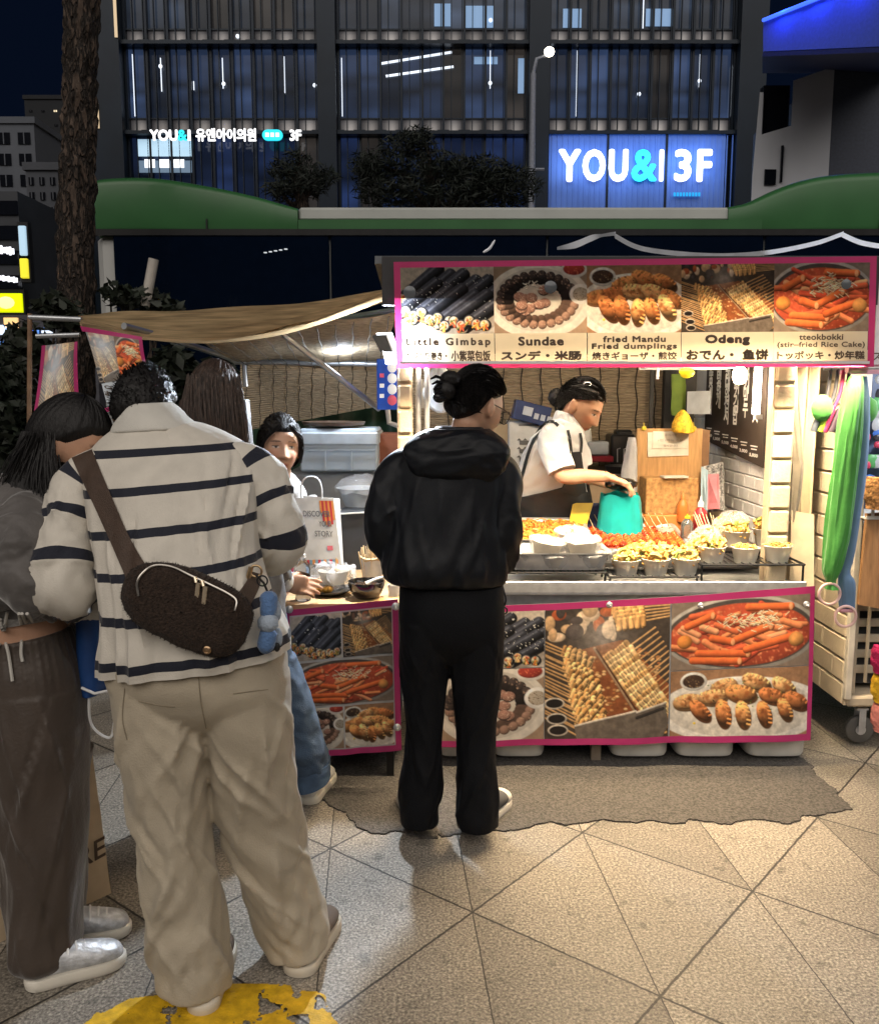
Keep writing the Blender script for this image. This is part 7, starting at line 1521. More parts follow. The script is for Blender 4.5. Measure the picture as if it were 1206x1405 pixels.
def creases(seed, n, amp, smin=.05, smax=.95, w_=.011, slope=6.0, th=(3.5, 5.9), ln=.10, base=None):
    q_ = random.Random(seed); C_ = [(q_.uniform(*th), q_.uniform(smin, smax), q_.uniform(-slope, slope), q_.uniform(.5, 1) * amp * q_.choice((1, 1, -.7)), q_.uniform(.7, 1.5) * w_, q_.uniform(.6, 1.4) * ln) for _i in range(n)]
    def f(s, L, t, r):
        v = base(s, L, t, r) if base is not None else np.zeros(len(t)); t_ = np.mod(t, 2 * PI)
        for a, u, k, A_, ww, l_ in C_:
            ds = s - u * L; d = (t_ - a - k * ds) * np.asarray(r); dd = np.sqrt(ds ** 2 + .0 * d); e = np.exp(-(dd / l_) ** 2); x = d / ww
            v = v + A_ * e * np.exp(-x * x) * (1 + .8 * np.tanh(2.2 * x))
        return v
    return f
def join(*parts):
    mb = MB()
    for V, F, S in parts: mb.add(V, F, 0, True, S)
    return mb
def fuse(name, m, parent, voxel, smooth, *parts):
    V, F = remesh(join(*parts), voxel, smooth); return ob(name, (V, F), m, parent)
def caster(*objs):
    Vs, Fs, n = [], [], 0
    for o in objs:
        m = o.data; v = np.zeros(len(m.vertices) * 3); m.vertices.foreach_get('co', v); wl = wloc(o); Vs += [Vector(p) for p in v.reshape(-1, 3) + wl]; Fs += [tuple(k + n for k in p.vertices) for p in m.polygons]; n = len(Vs)
    T = BVHTree.FromPolygons(Vs, Fs); o_ = Vector((0, 0, CAM_H))
    def hit(x, y, off=.006, fall=2.3):
        d = Vector(ray(x, y)).normalized(); h = T.ray_cast(o_, d); k = (h[3] if h[0] is not None else fall / d.y) - off; return npv(*(o_ + d * k))
    return hit
def band(hit, path, wpx, off, name, m, parent, thick=.004, fall=2.3, n=40):
    """a flat strap lying over what the caster sees, along a pixel path"""
    P = crom(np.array(path, float), n); T = np.gradient(P, axis=0); T /= np.linalg.norm(T, axis=1)[:, None]; Nn = np.stack([-T[:, 1], T[:, 0]], 1); ww = np.interp(np.linspace(0, 1, n), np.linspace(0, 1, len(wpx)), wpx) if np.ndim(wpx) else np.full(n, wpx); K = 7; rows_ = []
    for k in range(n): rows_.append([hit(*(P[k] + Nn[k] * ww[k] * t), off=off, fall=fall) for t in np.linspace(-.5, .5, K)])
    A = np.array(rows_)
    for _i in range(3): A[1:-1] = (A[:-2] + 2 * A[1:-1] + A[2:]) / 4
    mb = MB(); i = np.arange(n * K).reshape(n, K); f = np.stack([i[:-1, :-1], i[:-1, 1:], i[1:, 1:], i[1:, :-1]], -1).reshape(-1, 4); mb.add(A.reshape(-1, 3), f, 0, True)
    B = A - (A - npv(0, 0, CAM_H)) / np.linalg.norm(A - npv(0, 0, CAM_H), axis=-1, keepdims=True) * -thick; mb.add(B.reshape(-1, 3), f, 0, True)
    return ob(name, mb, m, parent)
def hair_cap(C, Rm, sc, line, seed=1, back=0.0, rad=(.083, .104, .127), ripple=.0035, lift=(0, .010, .008), comb=True, side=0.0):
    nt_, nr = 160, 90; th = np.linspace(0, 2 * PI, nt_, endpoint=False); V = []
    for i in range(nr + 1):
        a = PI * (i + .5) / (nr + 1); V.append(np.stack([np.sin(a) * np.cos(th), np.sin(a) * np.sin(th), np.full(nt_, np.cos(a))], 1))
    D = np.concatenate(V); P = D * np.array(rad); zs, ys = zip(*sorted(line)); yl = np.interp(P[:, 2], zs, ys) - side * np.clip((np.abs(P[:, 0]) - .03) / .05, 0, 1) ** 1.5 * (P[:, 2] > -.07); k = np.clip((P[:, 1] - yl) / .016, 0, 1); k = k * k * (3 - 2 * k)
    if comb: P[:, :2] *= (1 - .42 * np.clip((-P[:, 2] - .045) / .085, 0, 1))[:, None]
    if comb: rp = fbm(np.stack([D[:, 0] * 16 + 2 * D[:, 2], D[:, 2] * 9 + seed, D[:, 1] * 1.6], 1), 3)
    else:
        az = np.arctan2(D[:, 0], D[:, 1]); rp = fbm(np.stack([np.cos(az) * 11, np.sin(az) * 11, P[:, 2] * 8 + seed], 1), 3)
    sc_ = (.80 + .20 * k)[:, None]; P = P * sc_ + D * (ripple * rp * k)[:, None] + np.asarray(lift) * k[:, None]
    F = [(a * nt_ + j, a * nt_ + (j + 1) % nt_, (a + 1) * nt_ + (j + 1) % nt_, (a + 1) * nt_ + j) for a in range(nr) for j in range(nt_)] + [tuple(range(nt_)), tuple(range(nr * nt_, (nr + 1) * nt_))]
    return (P * sc) @ Rm.T + C, F, np.zeros(len(P))
def comb_locks(mb, C, Rm, sc, line, tgt, n, q_, r0=.006, r1=.003, rad=(.084, .108, .129), lift=(0, .011, .008), side=0.0, spread=.018, zr=(-.09, .095)):
    """hair drawn back over the skull from the hairline to one spot"""
    zs, ys = zip(*sorted(line)); rad = np.array(rad); L2 = Rm.T @ (np.asarray(tgt) - C) / sc
    for i in range(n):
        z = q_.uniform(*zr); s_ = q_.choice((-1, 1)); y = np.interp(z, zs, ys) + .012; y = max(y, -.095)
        x2 = 1 - (z / rad[2]) ** 2 - (y / rad[1]) ** 2; x = s_ * rad[0] * math.sqrt(max(x2, 0.0)); y -= side * np.clip((abs(x) - .03) / .05, 0, 1) ** 1.5
        a = npv(x, y, z); e = L2 + npv(q_.gauss(0, spread), q_.gauss(0, .004), q_.gauss(0, spread)); P = []
        for t in np.linspace(0, 1, 9):
            p = a * (1 - t) + e * t; k = np.linalg.norm(p / rad)
            if t < .93: p = p / max(k, .3) * (1.0 + .012 * math.sin(PI * t) + q_.uniform(0, .008))
            P.append(C + Rm @ ((p + np.asarray(lift) * min(1, t * 4 + .2)) * sc))
        lock(mb, P, r0 * q_.uniform(.7, 1.2), r1, .35, 6, 16)
HL_BACK = ((-.13, .20), (-.10, .085), (-.06, .062), (-.02, .036), (.02, .012), (.05, -.045), (.075, -.075), (.09, -.2), (.2, -.2))
HL_LONG = ((-.13, .2), (-.10, .02), (-.05, .008), (0, .0), (.03, -.035), (.06, -.07), (.085, -.2), (.2, -.2))
def lock(mb, pts, r0, r1, flat=.45, seg=7, n=18):
    P = crom(np.array(pts), n); t = np.linspace(0, 1, n); rr = r0 + (r1 - r0) * t; rr = rr * np.clip(np.minimum(t * 8 + .4, (1 - t) * 6 + .15), 0, 1); mb.tube(P, np.stack([rr, rr * flat], 1), seg)
def mathair(name, col, var=.5): return mat(name, col, .48, var=var, vs=26, stretch=(5, 5, .5), bump=.35, bs=60, spec=.32)
M_HAIR = mathair('black hair', (.009, .008, .008)); M_HAIRB = mathair('dark brown hair', (.020, .012, .009), .6)
def shoe(name, heel, d, parent, mu, ms, L=.27, wd=.048, lace=None, cap=False):
    d = unit(npv(d[0], d[1], 0)); s_ = npv(d[1], -d[0], 0); mb = MB(); ms_ = MB()
    st_ = [(.0, .005, .030), (.002, .016, .052), (.009, .027, .074), (.024, .037, .090), (.07, .041, .102), (.12, .044, .096), (.17, .048, .084), (.215, .047, .072), (.25, .040, .062), (.268, .027, .052), (.276, .010, .040)]
    A = crom(np.array(st_), 30); th = np.linspace(0, 2 * PI, 24, endpoint=False); V = []; V2 = []
    for x, w_, h in A:
        k = L / .27; z = .022 + (h - .022) * .5; V.append(heel + np.outer(np.full(24, x * k), d) + np.outer(np.cos(th) * w_ * wd / .048, s_) + np.outer(z + np.sin(th) * (h - .018) * .5, [0, 0, 1]))
        V2.append(heel + np.outer(np.full(24, x * k + (x - .135) * .10), d) + np.outer(np.sign(np.cos(th)) * np.abs(np.cos(th)) ** .6 * (w_ + .006) * wd / .048, s_) + np.outer(.016 + .014 * np.sign(np.sin(th)) * np.abs(np.sin(th)) ** .4, [0, 0, 1]))
    F = [(k * 24 + j, k * 24 + (j + 1) % 24, (k + 1) * 24 + (j + 1) % 24, (k + 1) * 24 + j) for k in range(29) for j in range(24)] + [tuple(range(24)), tuple(range(29 * 24, 30 * 24))]
    mb.add(np.concatenate(V), F, 0, True)
    ot = []; k = L / .27
    for a in np.linspace(PI / 2, 3 * PI / 2, 15): ot.append((.034 + .042 * math.cos(a), .042 * math.sin(a)))
    ot += [(.10, -.042), (.15, -.045), (.20, -.049)]
    for a in np.linspace(-PI / 2, PI / 2, 17): ot.append((.222 + .062 * math.cos(a), .049 * math.sin(a)))
    ot += [(.20, .049), (.15, .045), (.10, .042)]; ot = np.array(ot); no = len(ot); cen_ = ot.mean(0); R_ = []
    for sc_, z in ((.94, .001), (1.0, .004), (1.015, .015), (1.01, .027), (.97, .032), (.80, .033)):
        o2 = (ot - cen_) * sc_ + cen_; R_.append(heel + np.outer(o2[:, 0] * k, d) + np.outer(o2[:, 1] * wd / .046, s_) + np.outer(np.full(no, z), [0, 0, 1]))
    ms_.add(np.concatenate(R_), [(a * no + j, a * no + (j + 1) % no, (a + 1) * no + (j + 1) % no, (a + 1) * no + j) for a in range(5) for j in range(no)] + [tuple(range(no)), tuple(range(5 * no, 6 * no))], 0, True); o = ob(name, mb, mu, parent); ob('sole', ms_, ms, o)
    if cap:
        mc = MB(); mc.ball(heel + d * L * .86 + npv(0, 0, .044), npv(.040, .046, .028), 16, 10, rot=np.stack([d, s_, npv(0, 0, 1)], 1)); ob('toe_cap', mc, ms, o)
    if lace is not None:
        ml = MB()
        for k in range(4): c = heel + d * (.10 + .022 * k) + npv(0, 0, .098 - .009 * k); ml.tube(crom(np.array([c - s_ * .034 - npv(0, 0, .018), c - s_ * .018, c + npv(0, 0, .004), c + s_ * .018, c + s_ * .034 - npv(0, 0, .018)]), 12), .0035, 6)
        ob('lace', ml, lace, o)
    return o
def cap_stripes(name, c1, c2, per, duty, off):
    m = mat(name, c1, .75, var=.06, vs=20, bump=.2, bs=260, sheen=.2); N = m.node_tree.nodes; L = m.node_tree.links; b = N['Principled BSDF']; src = b.inputs['Base Color'].links[0].from_socket
    at = N.new('ShaderNodeAttribute'); at.attribute_name = 'sv'
    def mt(op, a, v):
        n = N.new('ShaderNodeMath'); n.operation = op; L.new(a, n.inputs[0]); n.inputs[1].default_value = v; return n.outputs[0]
    f = mt('LESS_THAN', mt('FRACT', mt('DIVIDE', mt('ADD', at.outputs['Fac'], off), per), 0), duty)
    mx_ = N.new('ShaderNodeMix'); mx_.data_type = 'RGBA'; mx_.inputs[7].default_value = (*c2, 1); L.new(f, mx_.inputs[0]); L.new(src, mx_.inputs[6]); L.new(mx_.outputs[2], b.inputs['Base Color']); return m

# ---- the man in the striped shirt
def X3(*a): return W(*a)
sk = dict(head=X3(199, 566, 2.43), R=frame((.10, .86, -.50)), neck=X3(205, 600, 2.36), pelvis=X3(275, 930, 2.13), shl=X3(140, 650, 2.27), shr=X3(325, 640, 2.29), ell=X3(92, 790, 2.17), elr=X3(388, 735, 2.26), wrl=X3(150, 805, 2.52), wrr=X3(300, 770, 2.55),
          hpl=X3(225, 960, 2.13), hpr=X3(335, 960, 2.15), knl=X3(245, 1150, 2.06), knr=X3(360, 1150, 2.17), anl=G(274, 1396) + npv(0, .07, .085), anr=G(410, 1338) + npv(.02, .07, .085), ftl=(-.03, 1, 0), ftr=(.26, .95, 0), slim=.85)
man = person('person with back turned in cream shirt with navy stripes and loose khaki trousers', sk, .008)
M_STR = cap_stripes('cream jersey with navy stripes', (.60, .56, .49), (.007, .009, .020), .1075, .215, -.020)
fs = folds(1, .020, .30, .085, ((0, 1.2), (.2, 1), (.7, .5), (1, .2)))
fcr = creases(61, 22, .011, .03, .75, .012, 2.2, (3.4, 6.0), .12, fs)
def fold_back(s, L, th, r):
    v = fcr(s, L, th, r); x = np.cos(th); return v + .010 * np.exp(-((x + .25 - .3 * s) / .045) ** 2) * (s < .45) + .009 * np.exp(-((x - .45 + .35 * s) / .05) ** 2) * (s < .38) - .008 * np.exp(-((x - .1 - .2 * s) / .06) ** 2) + .007 * np.exp(-((x + .55 - .1 * s) / .04) ** 2) * (s < .4)
T_ = rows_loft([(143, 393, 903, 2.12, .155, 6.5), (145, 390, 880, 2.12, .16, 6.5), (148, 376, 845, 2.13, .155, 6), (144, 360, 800, 2.15, .15, 6), (134, 352, 750, 2.19, .15, 6), (126, 352, 700, 2.23, .15, 6), (118, 352, 655, 2.27, .145, 5), (121, 343, 624, 2.31, .13, 4), (138, 316, 602, 2.335, .112, 3), (158, 282, 586, 2.355, .095, 3), (172, 256, 578, 2.365, .075, 2)], 120, 140, 2.4, fold_back)
sh = ob('striped_shirt', join(T_), M_STR, man, attr=True)
fa = creases(70, 20, .011, .2, .95, .010, 14.0, (0, 6.2), .06, folds(2, .021, .055, .08, ((0, .3), (.35, .7), (.6, 1.5), (1, 1)), 3))
LA = limb([X3(150, 640, 2.28), X3(112, 672, 2.26), X3(95, 722, 2.20), X3(88, 775, 2.15), X3(92, 806, 2.15), X3(120, 812, 2.28), X3(150, 800, 2.50)], [.060, .072, .066, .067, .068, .060, .046], 80, 56, fa)
M_STRL = cap_stripes('striped sleeve jersey', (.60, .56, .49), (.007, .009, .020), .1075, .22, .045); M_STRR = cap_stripes('striped sleeve jersey right', (.60, .56, .49), (.007, .009, .020), .092, .25, .020)
ob('sleeve', join(LA), M_STRL, man, attr=True)
RA = limb([X3(300, 632, 2.30), X3(340, 652, 2.29), X3(364, 692, 2.27), X3(381, 728, 2.26), X3(379, 748, 2.28), X3(350, 758, 2.42), X3(300, 755, 2.55)], [.060, .076, .068, .064, .062, .055, .045], 80, 56, creases(71, 20, .010, .2, .95, .010, 14.0, (0, 6.2), .06, folds(3, .020, .055, .08, ((0, .3), (.4, .8), (.6, 1.4), (1, 1)), -3)))
ob('sleeve', join(RA), M_STRR, man, attr=True)
CO = rows_loft([(158, 274, 592, 2.35, .095, 4), (156, 270, 587, 2.35, .104, 4), (163, 257, 575, 2.36, .098, 3), (174, 243, 561, 2.375, .082, 3), (184, 232, 553, 2.385, .066, 3), (189, 227, 556, 2.39, .052, 3)], 40, 90, 2.2, folds(4, .004, .05, .05)); ob('collar', join(CO), mat('off white twill', (.58, .56, .51), .8, var=.05, bump=.3, bs=300), man)
sw = caster(sh)
M_KHAKI = mat('khaki cotton', (.40, .345, .26), .8, var=.10, vs=9, bump=.25, bs=240, sheen=.15)
HP = rows_loft([(230, 330, 1012, 2.13, .02), (196, 370, 992, 2.13, .075), (168, 394, 962, 2.13, .128), (153, 393, 925, 2.13, .155), (152, 388, 885, 2.13, .15), (160, 380, 860, 2.13, .13)], 40, 110, 2.5, folds(5, .008, .12, .12))
lf = creases(62, 26, .014, .08, .97, .012, 9.0, (3.3, 6.1), .10, folds(6, .020, .17, .085, ((0, .1), (.25, .8), (.45, .6), (.6, .6), (.85, 1.2), (1, .5)), 4.0, 1.2))
LL = rows_loft([(156, 280, 925, 2.13, .14), (163, 286, 985, 2.125, .132), (179, 285, 1065, 2.115, .112), (193, 286, 1140, 2.105, .10), (203, 296, 1215, 2.10, .098), (209, 305, 1285, 2.10, .098), (215, 314, 1322, 2.10, .106), (220, 317, 1344, 2.10, .108, -3)], 110, 72, 2.2, lf)
RL = rows_loft([(276, 396, 925, 2.14, .14), (284, 399, 985, 2.15, .132), (294, 404, 1065, 2.17, .112), (312, 416, 1140, 2.20, .10), (334, 430, 1205, 2.225, .098), (350, 442, 1255, 2.24, .096), (364, 448, 1282, 2.245, .100, 9), (370, 450, 1297, 2.245, .102, 9)], 110, 72, 2.2, creases(63, 26, .014, .08, .97, .012, 9.0, (3.3, 6.1), .10, folds(7, .020, .17, .085, ((0, .1), (.25, .8), (.5, .7), (.7, .7), (.9, 1.2), (1, .5)), -4.0, 1.2)))
fuse('trousers', M_KHAKI, man, .006, 3, HP, LL, RL)
ht = caster([c for c in man.children if c.name.startswith('trousers')][0]); mb = MB()
for P_ in ([(272, 925), (276, 965), (283, 1000)], [(171, 945), (168, 985), (174, 1015)], [(320, 952), (350, 948), (368, 946)], [(190, 962), (218, 968), (240, 970)]): mb.tube(np.array([ht(x, y, .0015, 2.0) for x, y in crom(np.array(P_, float), 16)]), .0012, 5)
ob('stitching', mb, mat('khaki seam', (.26, .22, .155), .8), man)
M_SOLE = mat('cream rubber sole', (.56, .50, .40), .6, var=.08)
shoe('shoe', G(276, 1394), (-.05, 1), man, mat('brown suede', (.10, .07, .05), .8), M_SOLE, .27, .046); shoe('shoe', G(407, 1342), (.19, .98), man, mat('brown canvas', (.12, .09, .07), .8), M_SOLE, .26, .052)
q = random.Random(21)
hc = hair_cap(sk['head'], sk['R'], 1.0, ((-.13, .2), (-.085, .06), (-.05, .035), (0, .01), (.05, -.05), (.08, -.2), (.2, -.2)), 2, ripple=.006, rad=(.084, .104, .124)); mb = join(hc)
Vh = hc[0]; cen = sk['head']
for i in range(1500):
    p = Vh[q.randrange(len(Vh))]; d = unit(p - cen); L_ = sk['R'].T @ (p - cen)
    if L_[2] < -.06 or (L_[1] < -.02 and L_[2] < .06): continue
    dr = unit(d * .25 + sk['R'] @ npv(q.gauss(0, .3), .8 + q.gauss(0, .2), -.5 * (1 if L_[2] < .05 else -.2) + q.gauss(0, .3))); lock(mb, [p - d * .006, p + dr * .008 + d * .0005, p + dr * .017 - d * .002], .0022, .0006, .6, 5, 5)
ob('hair', mb, M_HAIR, man)
# waist bag slung across his back
hitm = caster(sh, *[c for c in man.children if c.name.startswith('sleeve')])
bc = W(256, 834, 1.945); bagT = thing('waist_bag', 'dark brown fluffy waist bag worn across the back of the striped shirt', 'bag', tuple(bc)); M_FUR = mat('dark brown fleece', (.030, .018, .012), .95, var=.4, vs=120, bump=.8, bs=180, sheen=.06)
axu = unit(W(330, 862, 1.95) - W(182, 800, 1.95)); axn = npv(0, -1, 0); axv = np.cross(axn, axu)
def bagpt(u, v, dpt): return bc + axu * u + axv * v + axn * dpt
mb = MB(); nt_, nr = 120, 40; th = np.linspace(0, 2 * PI, nt_, endpoint=False); V = []
for i in range(nr + 1):
    f = i / nr; a = PI * (f - .5); rr = max(math.cos(a), .0) ** .55; dz = math.sin(a) * .042
    c_, s_ = np.cos(th), np.sin(th); u = np.sign(c_) * np.abs(c_) ** .75 * .152 * rr; v = np.sign(s_) * np.abs(s_) ** .75 * (.088 + .008 * c_) * rr
    P = bc + np.outer(u, axu) + np.outer(v, axv) + axn * dz; n_ = fbm(P * 55, 3) * .0022 + fbm(P * 14, 2) * .005; P = P + (P - bc) / np.linalg.norm(P - bc, axis=1)[:, None] * n_[:, None]; V.append(P)
mb.add(np.concatenate(V), [(k * nt_ + j, k * nt_ + (j + 1) % nt_, (k + 1) * nt_ + (j + 1) % nt_, (k + 1) * nt_ + j) for k in range(nr) for j in range(nt_)] + [tuple(range(nt_)), tuple(range(nr * nt_, (nr + 1) * nt_))], 0, True)
Vb = np.concatenate(V); fz = MB()
for i in range(5200):
    p = Vb[q.randrange(len(Vb))]; d = unit(p - bc); t_ = unit(d + npv(q.gauss(0, .6), q.gauss(0, .6), q.gauss(0, .6))); w_ = unit(np.cross(t_, [.3, .5, .7])) * .0009; k = fz.n; fz.add([p - w_, p + w_, p + t_ * q.uniform(.003, .0065)], [(0, 1, 2)])
bb = ob('bag_body', mb, M_FUR, bagT); ob('fleece', fz, M_FUR, bb)
hb = caster(bb); mb = MB(); zp = [(190, 818), (188, 800), (196, 786), (212, 776), (236, 778), (262, 790), (290, 803), (312, 814), (324, 824), (322, 838)]
mb.tube(np.array([hb(x, y, .006, 1.93) for x, y in crom(np.array(zp, float), 50)]), .0028, 6); ob('zip', mb, mat('dull zip metal', (.45, .42, .38), .3, metal=1), bagT)
for x, y in ((267, 792), (277, 797)):
    mb = MB(); p = hb(x, y, .010, 1.92); mb.tube([p, p + npv(.004, -.004, -.012)], .005, 8); mb.box(p + npv(.006, -.006, -.032), (.011, .004, .042), rot=(0, R(8), 0), bev=.0015); ob('zip_pull', mb, mat('pale brass', (.72, .60, .45), .25, metal=1), bagT)
mb = MB(); p = hb(284, 892, .004, 1.92); mb.ball(p, (.010, .004, .010), 16, 8); ringm(mb, p - npv(0, .004, 0), .006, .0012); ob('badge', mb, mat('bronze badge', (.45, .30, .18), .3, metal=1), bagT)
M_STRAP = mat('brown webbing', (.060, .036, .024), .6, var=.12, vs=40, bump=.4, bs=300)
band(hitm, [(112, 622), (124, 650), (142, 690), (162, 735), (180, 772), (196, 800)], [30, 29, 27, 26, 30, 38], .007, 'strap', M_STRAP, bagT); band(hitm, [(316, 846), (332, 826), (346, 804), (352, 786)], [26, 24, 20, 15], .009, 'strap', M_STRAP, bagT, fall=2.1)
mb = MB(); p = hitm(345, 790, .014, 2.05); mb.tube([p + npv(-.012, 0, -.02), p + npv(-.006, -.004, 0), p + npv(.0, 0, .022)], .006, 8); ringm(mb, p + npv(.012, -.004, .012), .014, .003); ob('clip', mb, mat('brass clip', (.6, .42, .24), .3, metal=1), bagT)
# blue plush key charm hanging from the bag
t = thing('plush_keyring', 'soft blue plush keyring hanging at the right of the waist bag', 'keyring', tuple(W(368, 850, 2.02))); Mb1 = mat('blue plush', (.10, .19, .38), .9, var=.2, bump=.6, bs=150, sheen=.3); Mb2 = mat('pale blue plush', (.34, .40, .48), .9, var=.15, bump=.6, bs=150)
mb = MB(); mb.tube(crom(np.array([W(368, 812, 2.0), W(369, 828, 1.99), W(367, 845, 1.99)]), 12), [.010, .017, .020, .021, .021, .020, .020, .020, .020, .019, .018, .016], 12); mb.tube(crom(np.array([W(370, 864, 1.99), W(366, 880, 1.985), W(363, 896, 1.985)]), 12), [.014, .020, .021, .021, .021, .021, .021, .021, .020, .018, .014, .008], 12); ob('plush_body', mb, Mb1, t)
mb = MB(); mb.ball(W(368, 855, 1.98), (.024, .020, .022), 16, 10, jit=.2); mb.ball(W(378, 838, 2.01), (.014, .014, .028), 12, 8); mb.ball(W(381, 875, 2.01), (.012, .012, .024), 12, 8); ob('plush_limb', mb, Mb2, t)
mb = MB(); mb.tube([W(352, 790, 2.03), W(362, 800, 2.0), W(368, 814, 2.0)], .003, 6); ringm(mb, W(360, 797, 2.0), .012, .002); mb.ball(W(380, 888, 2.0), (.008, .006, .012), 8, 6); ob('key_ring', mb, M_BLK, t)
# blue tote between the two at the left
t = softbag('tote_bag', 'deep blue cloth bag hanging between the woman in grey and the striped shirt', 'bag', [(112, 140, 800), (108, 150, 830), (108, 152, 870), (108, 152, 915), (110, 150, 940), (116, 144, 948)], 2.33, .06, mat('blue nylon', (.012, .055, .20), .5, var=.2, bump=.3, bs=12), .08)
mb = MB(); mb.tube(crom(np.array([W(122, 950, 2.28), W(123, 985, 2.28), W(132, 1003, 2.28), W(152, 1012, 2.28), W(158, 985, 2.28)]), 24), .004, 6); ob('white_cord', mb, M_WHITE, t)
mb = MB(); mb.tube([W(112, 944, 2.26), W(130, 952, 2.255), W(148, 948, 2.26)], .004, 6); ob('hem', mb, M_WHITE, t); mb = MB(); mb.tube([W(120, 805, 2.33), W(118, 740, 2.36), W(140, 690, 2.38)], .008, 8); ob('strap', mb, mat('navy strap', (.02, .03, .09), .7), t)

# ---- the woman in black at the counter
fb = unit((.70, .62, -.36)); sk = dict(head=W(655, 557, 2.96), R=frame(fb), neck=W(636, 604, 2.94), pelvis=W(622, 830, 2.95), shl=W(565, 640, 2.95), shr=W(682, 645, 2.95), ell=W(535, 740, 2.94), elr=W(690, 745, 2.95), wrl=W(585, 765, 3.14), wrr=W(660, 760, 3.14),
          hpl=W(590, 860, 2.95), hpr=W(655, 860, 2.95), knl=W(583, 1000, 2.93), knr=W(648, 1000, 2.93), slim=.85, anl=G(582, 1138) + npv(-.01, .06, .08), anr=G(654, 1141) + npv(.03, .05, .08), ftl=(-.3, .9, 0), ftr=(.5, .8, 0), hdl=dict(n=(0, .3, 1)), hdr=dict(n=(0, .3, 1)))
wb = person('person in black jacket and flared trousers with glasses and clipped hair at the counter', sk, .006)
M_NYL = mat('black nylon', (.0045, .0055, .008), .50, var=.15, vs=8, bump=.08, bs=60, spec=.28)
J = rows_loft([(546, 690, 800, 2.93, .115, 0), (532, 693, 793, 2.92, .13), (527, 694, 776, 2.92, .14), (530, 693, 742, 2.93, .135), (535, 692, 700, 2.94, .13), (538, 696, 660, 2.95, .125), (546, 692, 632, 2.95, .115), (566, 678, 608, 2.95, .10), (590, 668, 594, 2.95, .08), (600, 664, 584, 2.95, .072), (604, 660, 586, 2.95, .06)], 120, 130, 2.4, creases(64, 24, .0065, .02, .8, .013, 1.8, (3.4, 6.0), .11, folds(12, .013, .26, .075, ((0, .8), (.12, 1.4), (.4, .7), (.8, .4), (1, .1)))))
Hd = rows_loft([(585, 672, 662, 2.855, .012), (566, 688, 648, 2.85, .040), (556, 696, 628, 2.86, .062), (556, 696, 612, 2.88, .082), (570, 684, 598, 2.90, .088), (590, 670, 588, 2.925, .078)], 50, 90, 2.2, folds(13, .012, .06, .07))
SLV = []
for nm, P_, r_, sd_ in (('sleeve', [W(572, 632, 2.95), W(548, 650, 2.95), W(530, 695, 2.93), W(532, 738, 2.94), W(550, 762, 3.02), W(582, 766, 3.13)], [.055, .070, .068, .063, .056, .044], 14), ('sleeve', [W(670, 634, 2.95), W(690, 655, 2.95), W(688, 700, 2.93), W(690, 738, 2.93), W(684, 762, 3.0), W(662, 762, 3.13)], [.055, .064, .064, .061, .056, .044], 15)):
    SLV.append(limb(P_, r_, 90, 60, creases(sd_ + 60, 16, .010, .1, .95, .010, 14.0, (0, 6.2), .06, folds(sd_, .012, .10, .06, ((0, .3), (.4, .8), (.6, 1.5), (1, 1)), 5.0))))
jk = fuse('jacket', M_NYL, wb, .006, 2, J, *SLV); ob('hood', join(Hd), M_NYL, wb)
M_BT = mat('black trouser cloth', (.0035, .004, .0055), .75, var=.15, vs=12, bump=.2, bs=200, spec=.2)
HPb = rows_loft([(600, 650, 915, 2.94, .02), (572, 672, 902, 2.94, .07), (554, 690, 875, 2.94, .12), (548, 692, 840, 2.94, .135), (549, 690, 800, 2.94, .12)], 30, 90, 2.3, folds(16, .004, .2, .2))
LLb = rows_loft([(550, 612, 850, 2.94, .12), (549, 616, 890, 2.94, .115), (552, 613, 940, 2.94, .09), (557, 607, 1000, 2.93, .075), (553, 606, 1045, 2.92, .08), (547, 607, 1085, 2.92, .092), (549, 602, 1106, 2.92, .095), (550, 602, 1124, 2.92, .095)], 80, 64, 2.2, creases(72, 16, .009, .1, .97, .011, 7.0, (3.3, 6.1), .10, folds(17, .010, .10, .09, ((0, .2), (.5, .4), (.9, 1), (1, .6)))))
RLb = rows_loft([(618, 691, 850, 2.95, .12), (618, 691, 890, 2.95, .115), (620, 688, 940, 2.94, .09), (625, 680, 1000, 2.93, .075), (627, 680, 1045, 2.92, .08), (627, 682, 1090, 2.91, .092), (627, 681, 1112, 2.90, .095), (627, 681, 1129, 2.90, .095)], 80, 64, 2.2, creases(73, 16, .009, .1, .97, .011, 7.0, (3.3, 6.1), .10, folds(18, .010, .10, .09, ((0, .2), (.5, .4), (.9, 1), (1, .6)))))
fuse('trousers', M_BT, wb, .006, 3, HPb, LLb, RLb); M_SNK = mat('white rubber', (.62, .58, .50), .55, var=.06)
shoe('shoe', G(652, 1142), (.47, .88), wb, mat('grey canvas', (.07, .07, .07), .8), M_SNK, .25, .043, M_SNK, True); shoe('shoe', G(580, 1140), (-.27, .96), wb, mat('grey canvas shoe', (.07, .07, .07), .8), M_SNK, .25, .043, None, True)
hc = hair_cap(sk['head'], sk['R'], 1.0, HL_BACK, 5, ripple=.006, rad=(.088, .110, .130), lift=(0, .012, .008)); mb = join(hc); Cc, Rr = sk['head'], sk['R']
comb_locks(mb, Cc, Rr, 1.0, HL_BACK, W(614, 536, 2.88), 420, q, .0030, .0016, (.089, .112, .132), (0, .012, .008), zr=(-.05, .095))
for c_, r_ in ((W(610, 536, 2.86), (.036, .032, .034)), (W(618, 520, 2.87), (.034, .03, .028))): mb.ball(c_, r_, 32, 20, jit=.12, js=9)
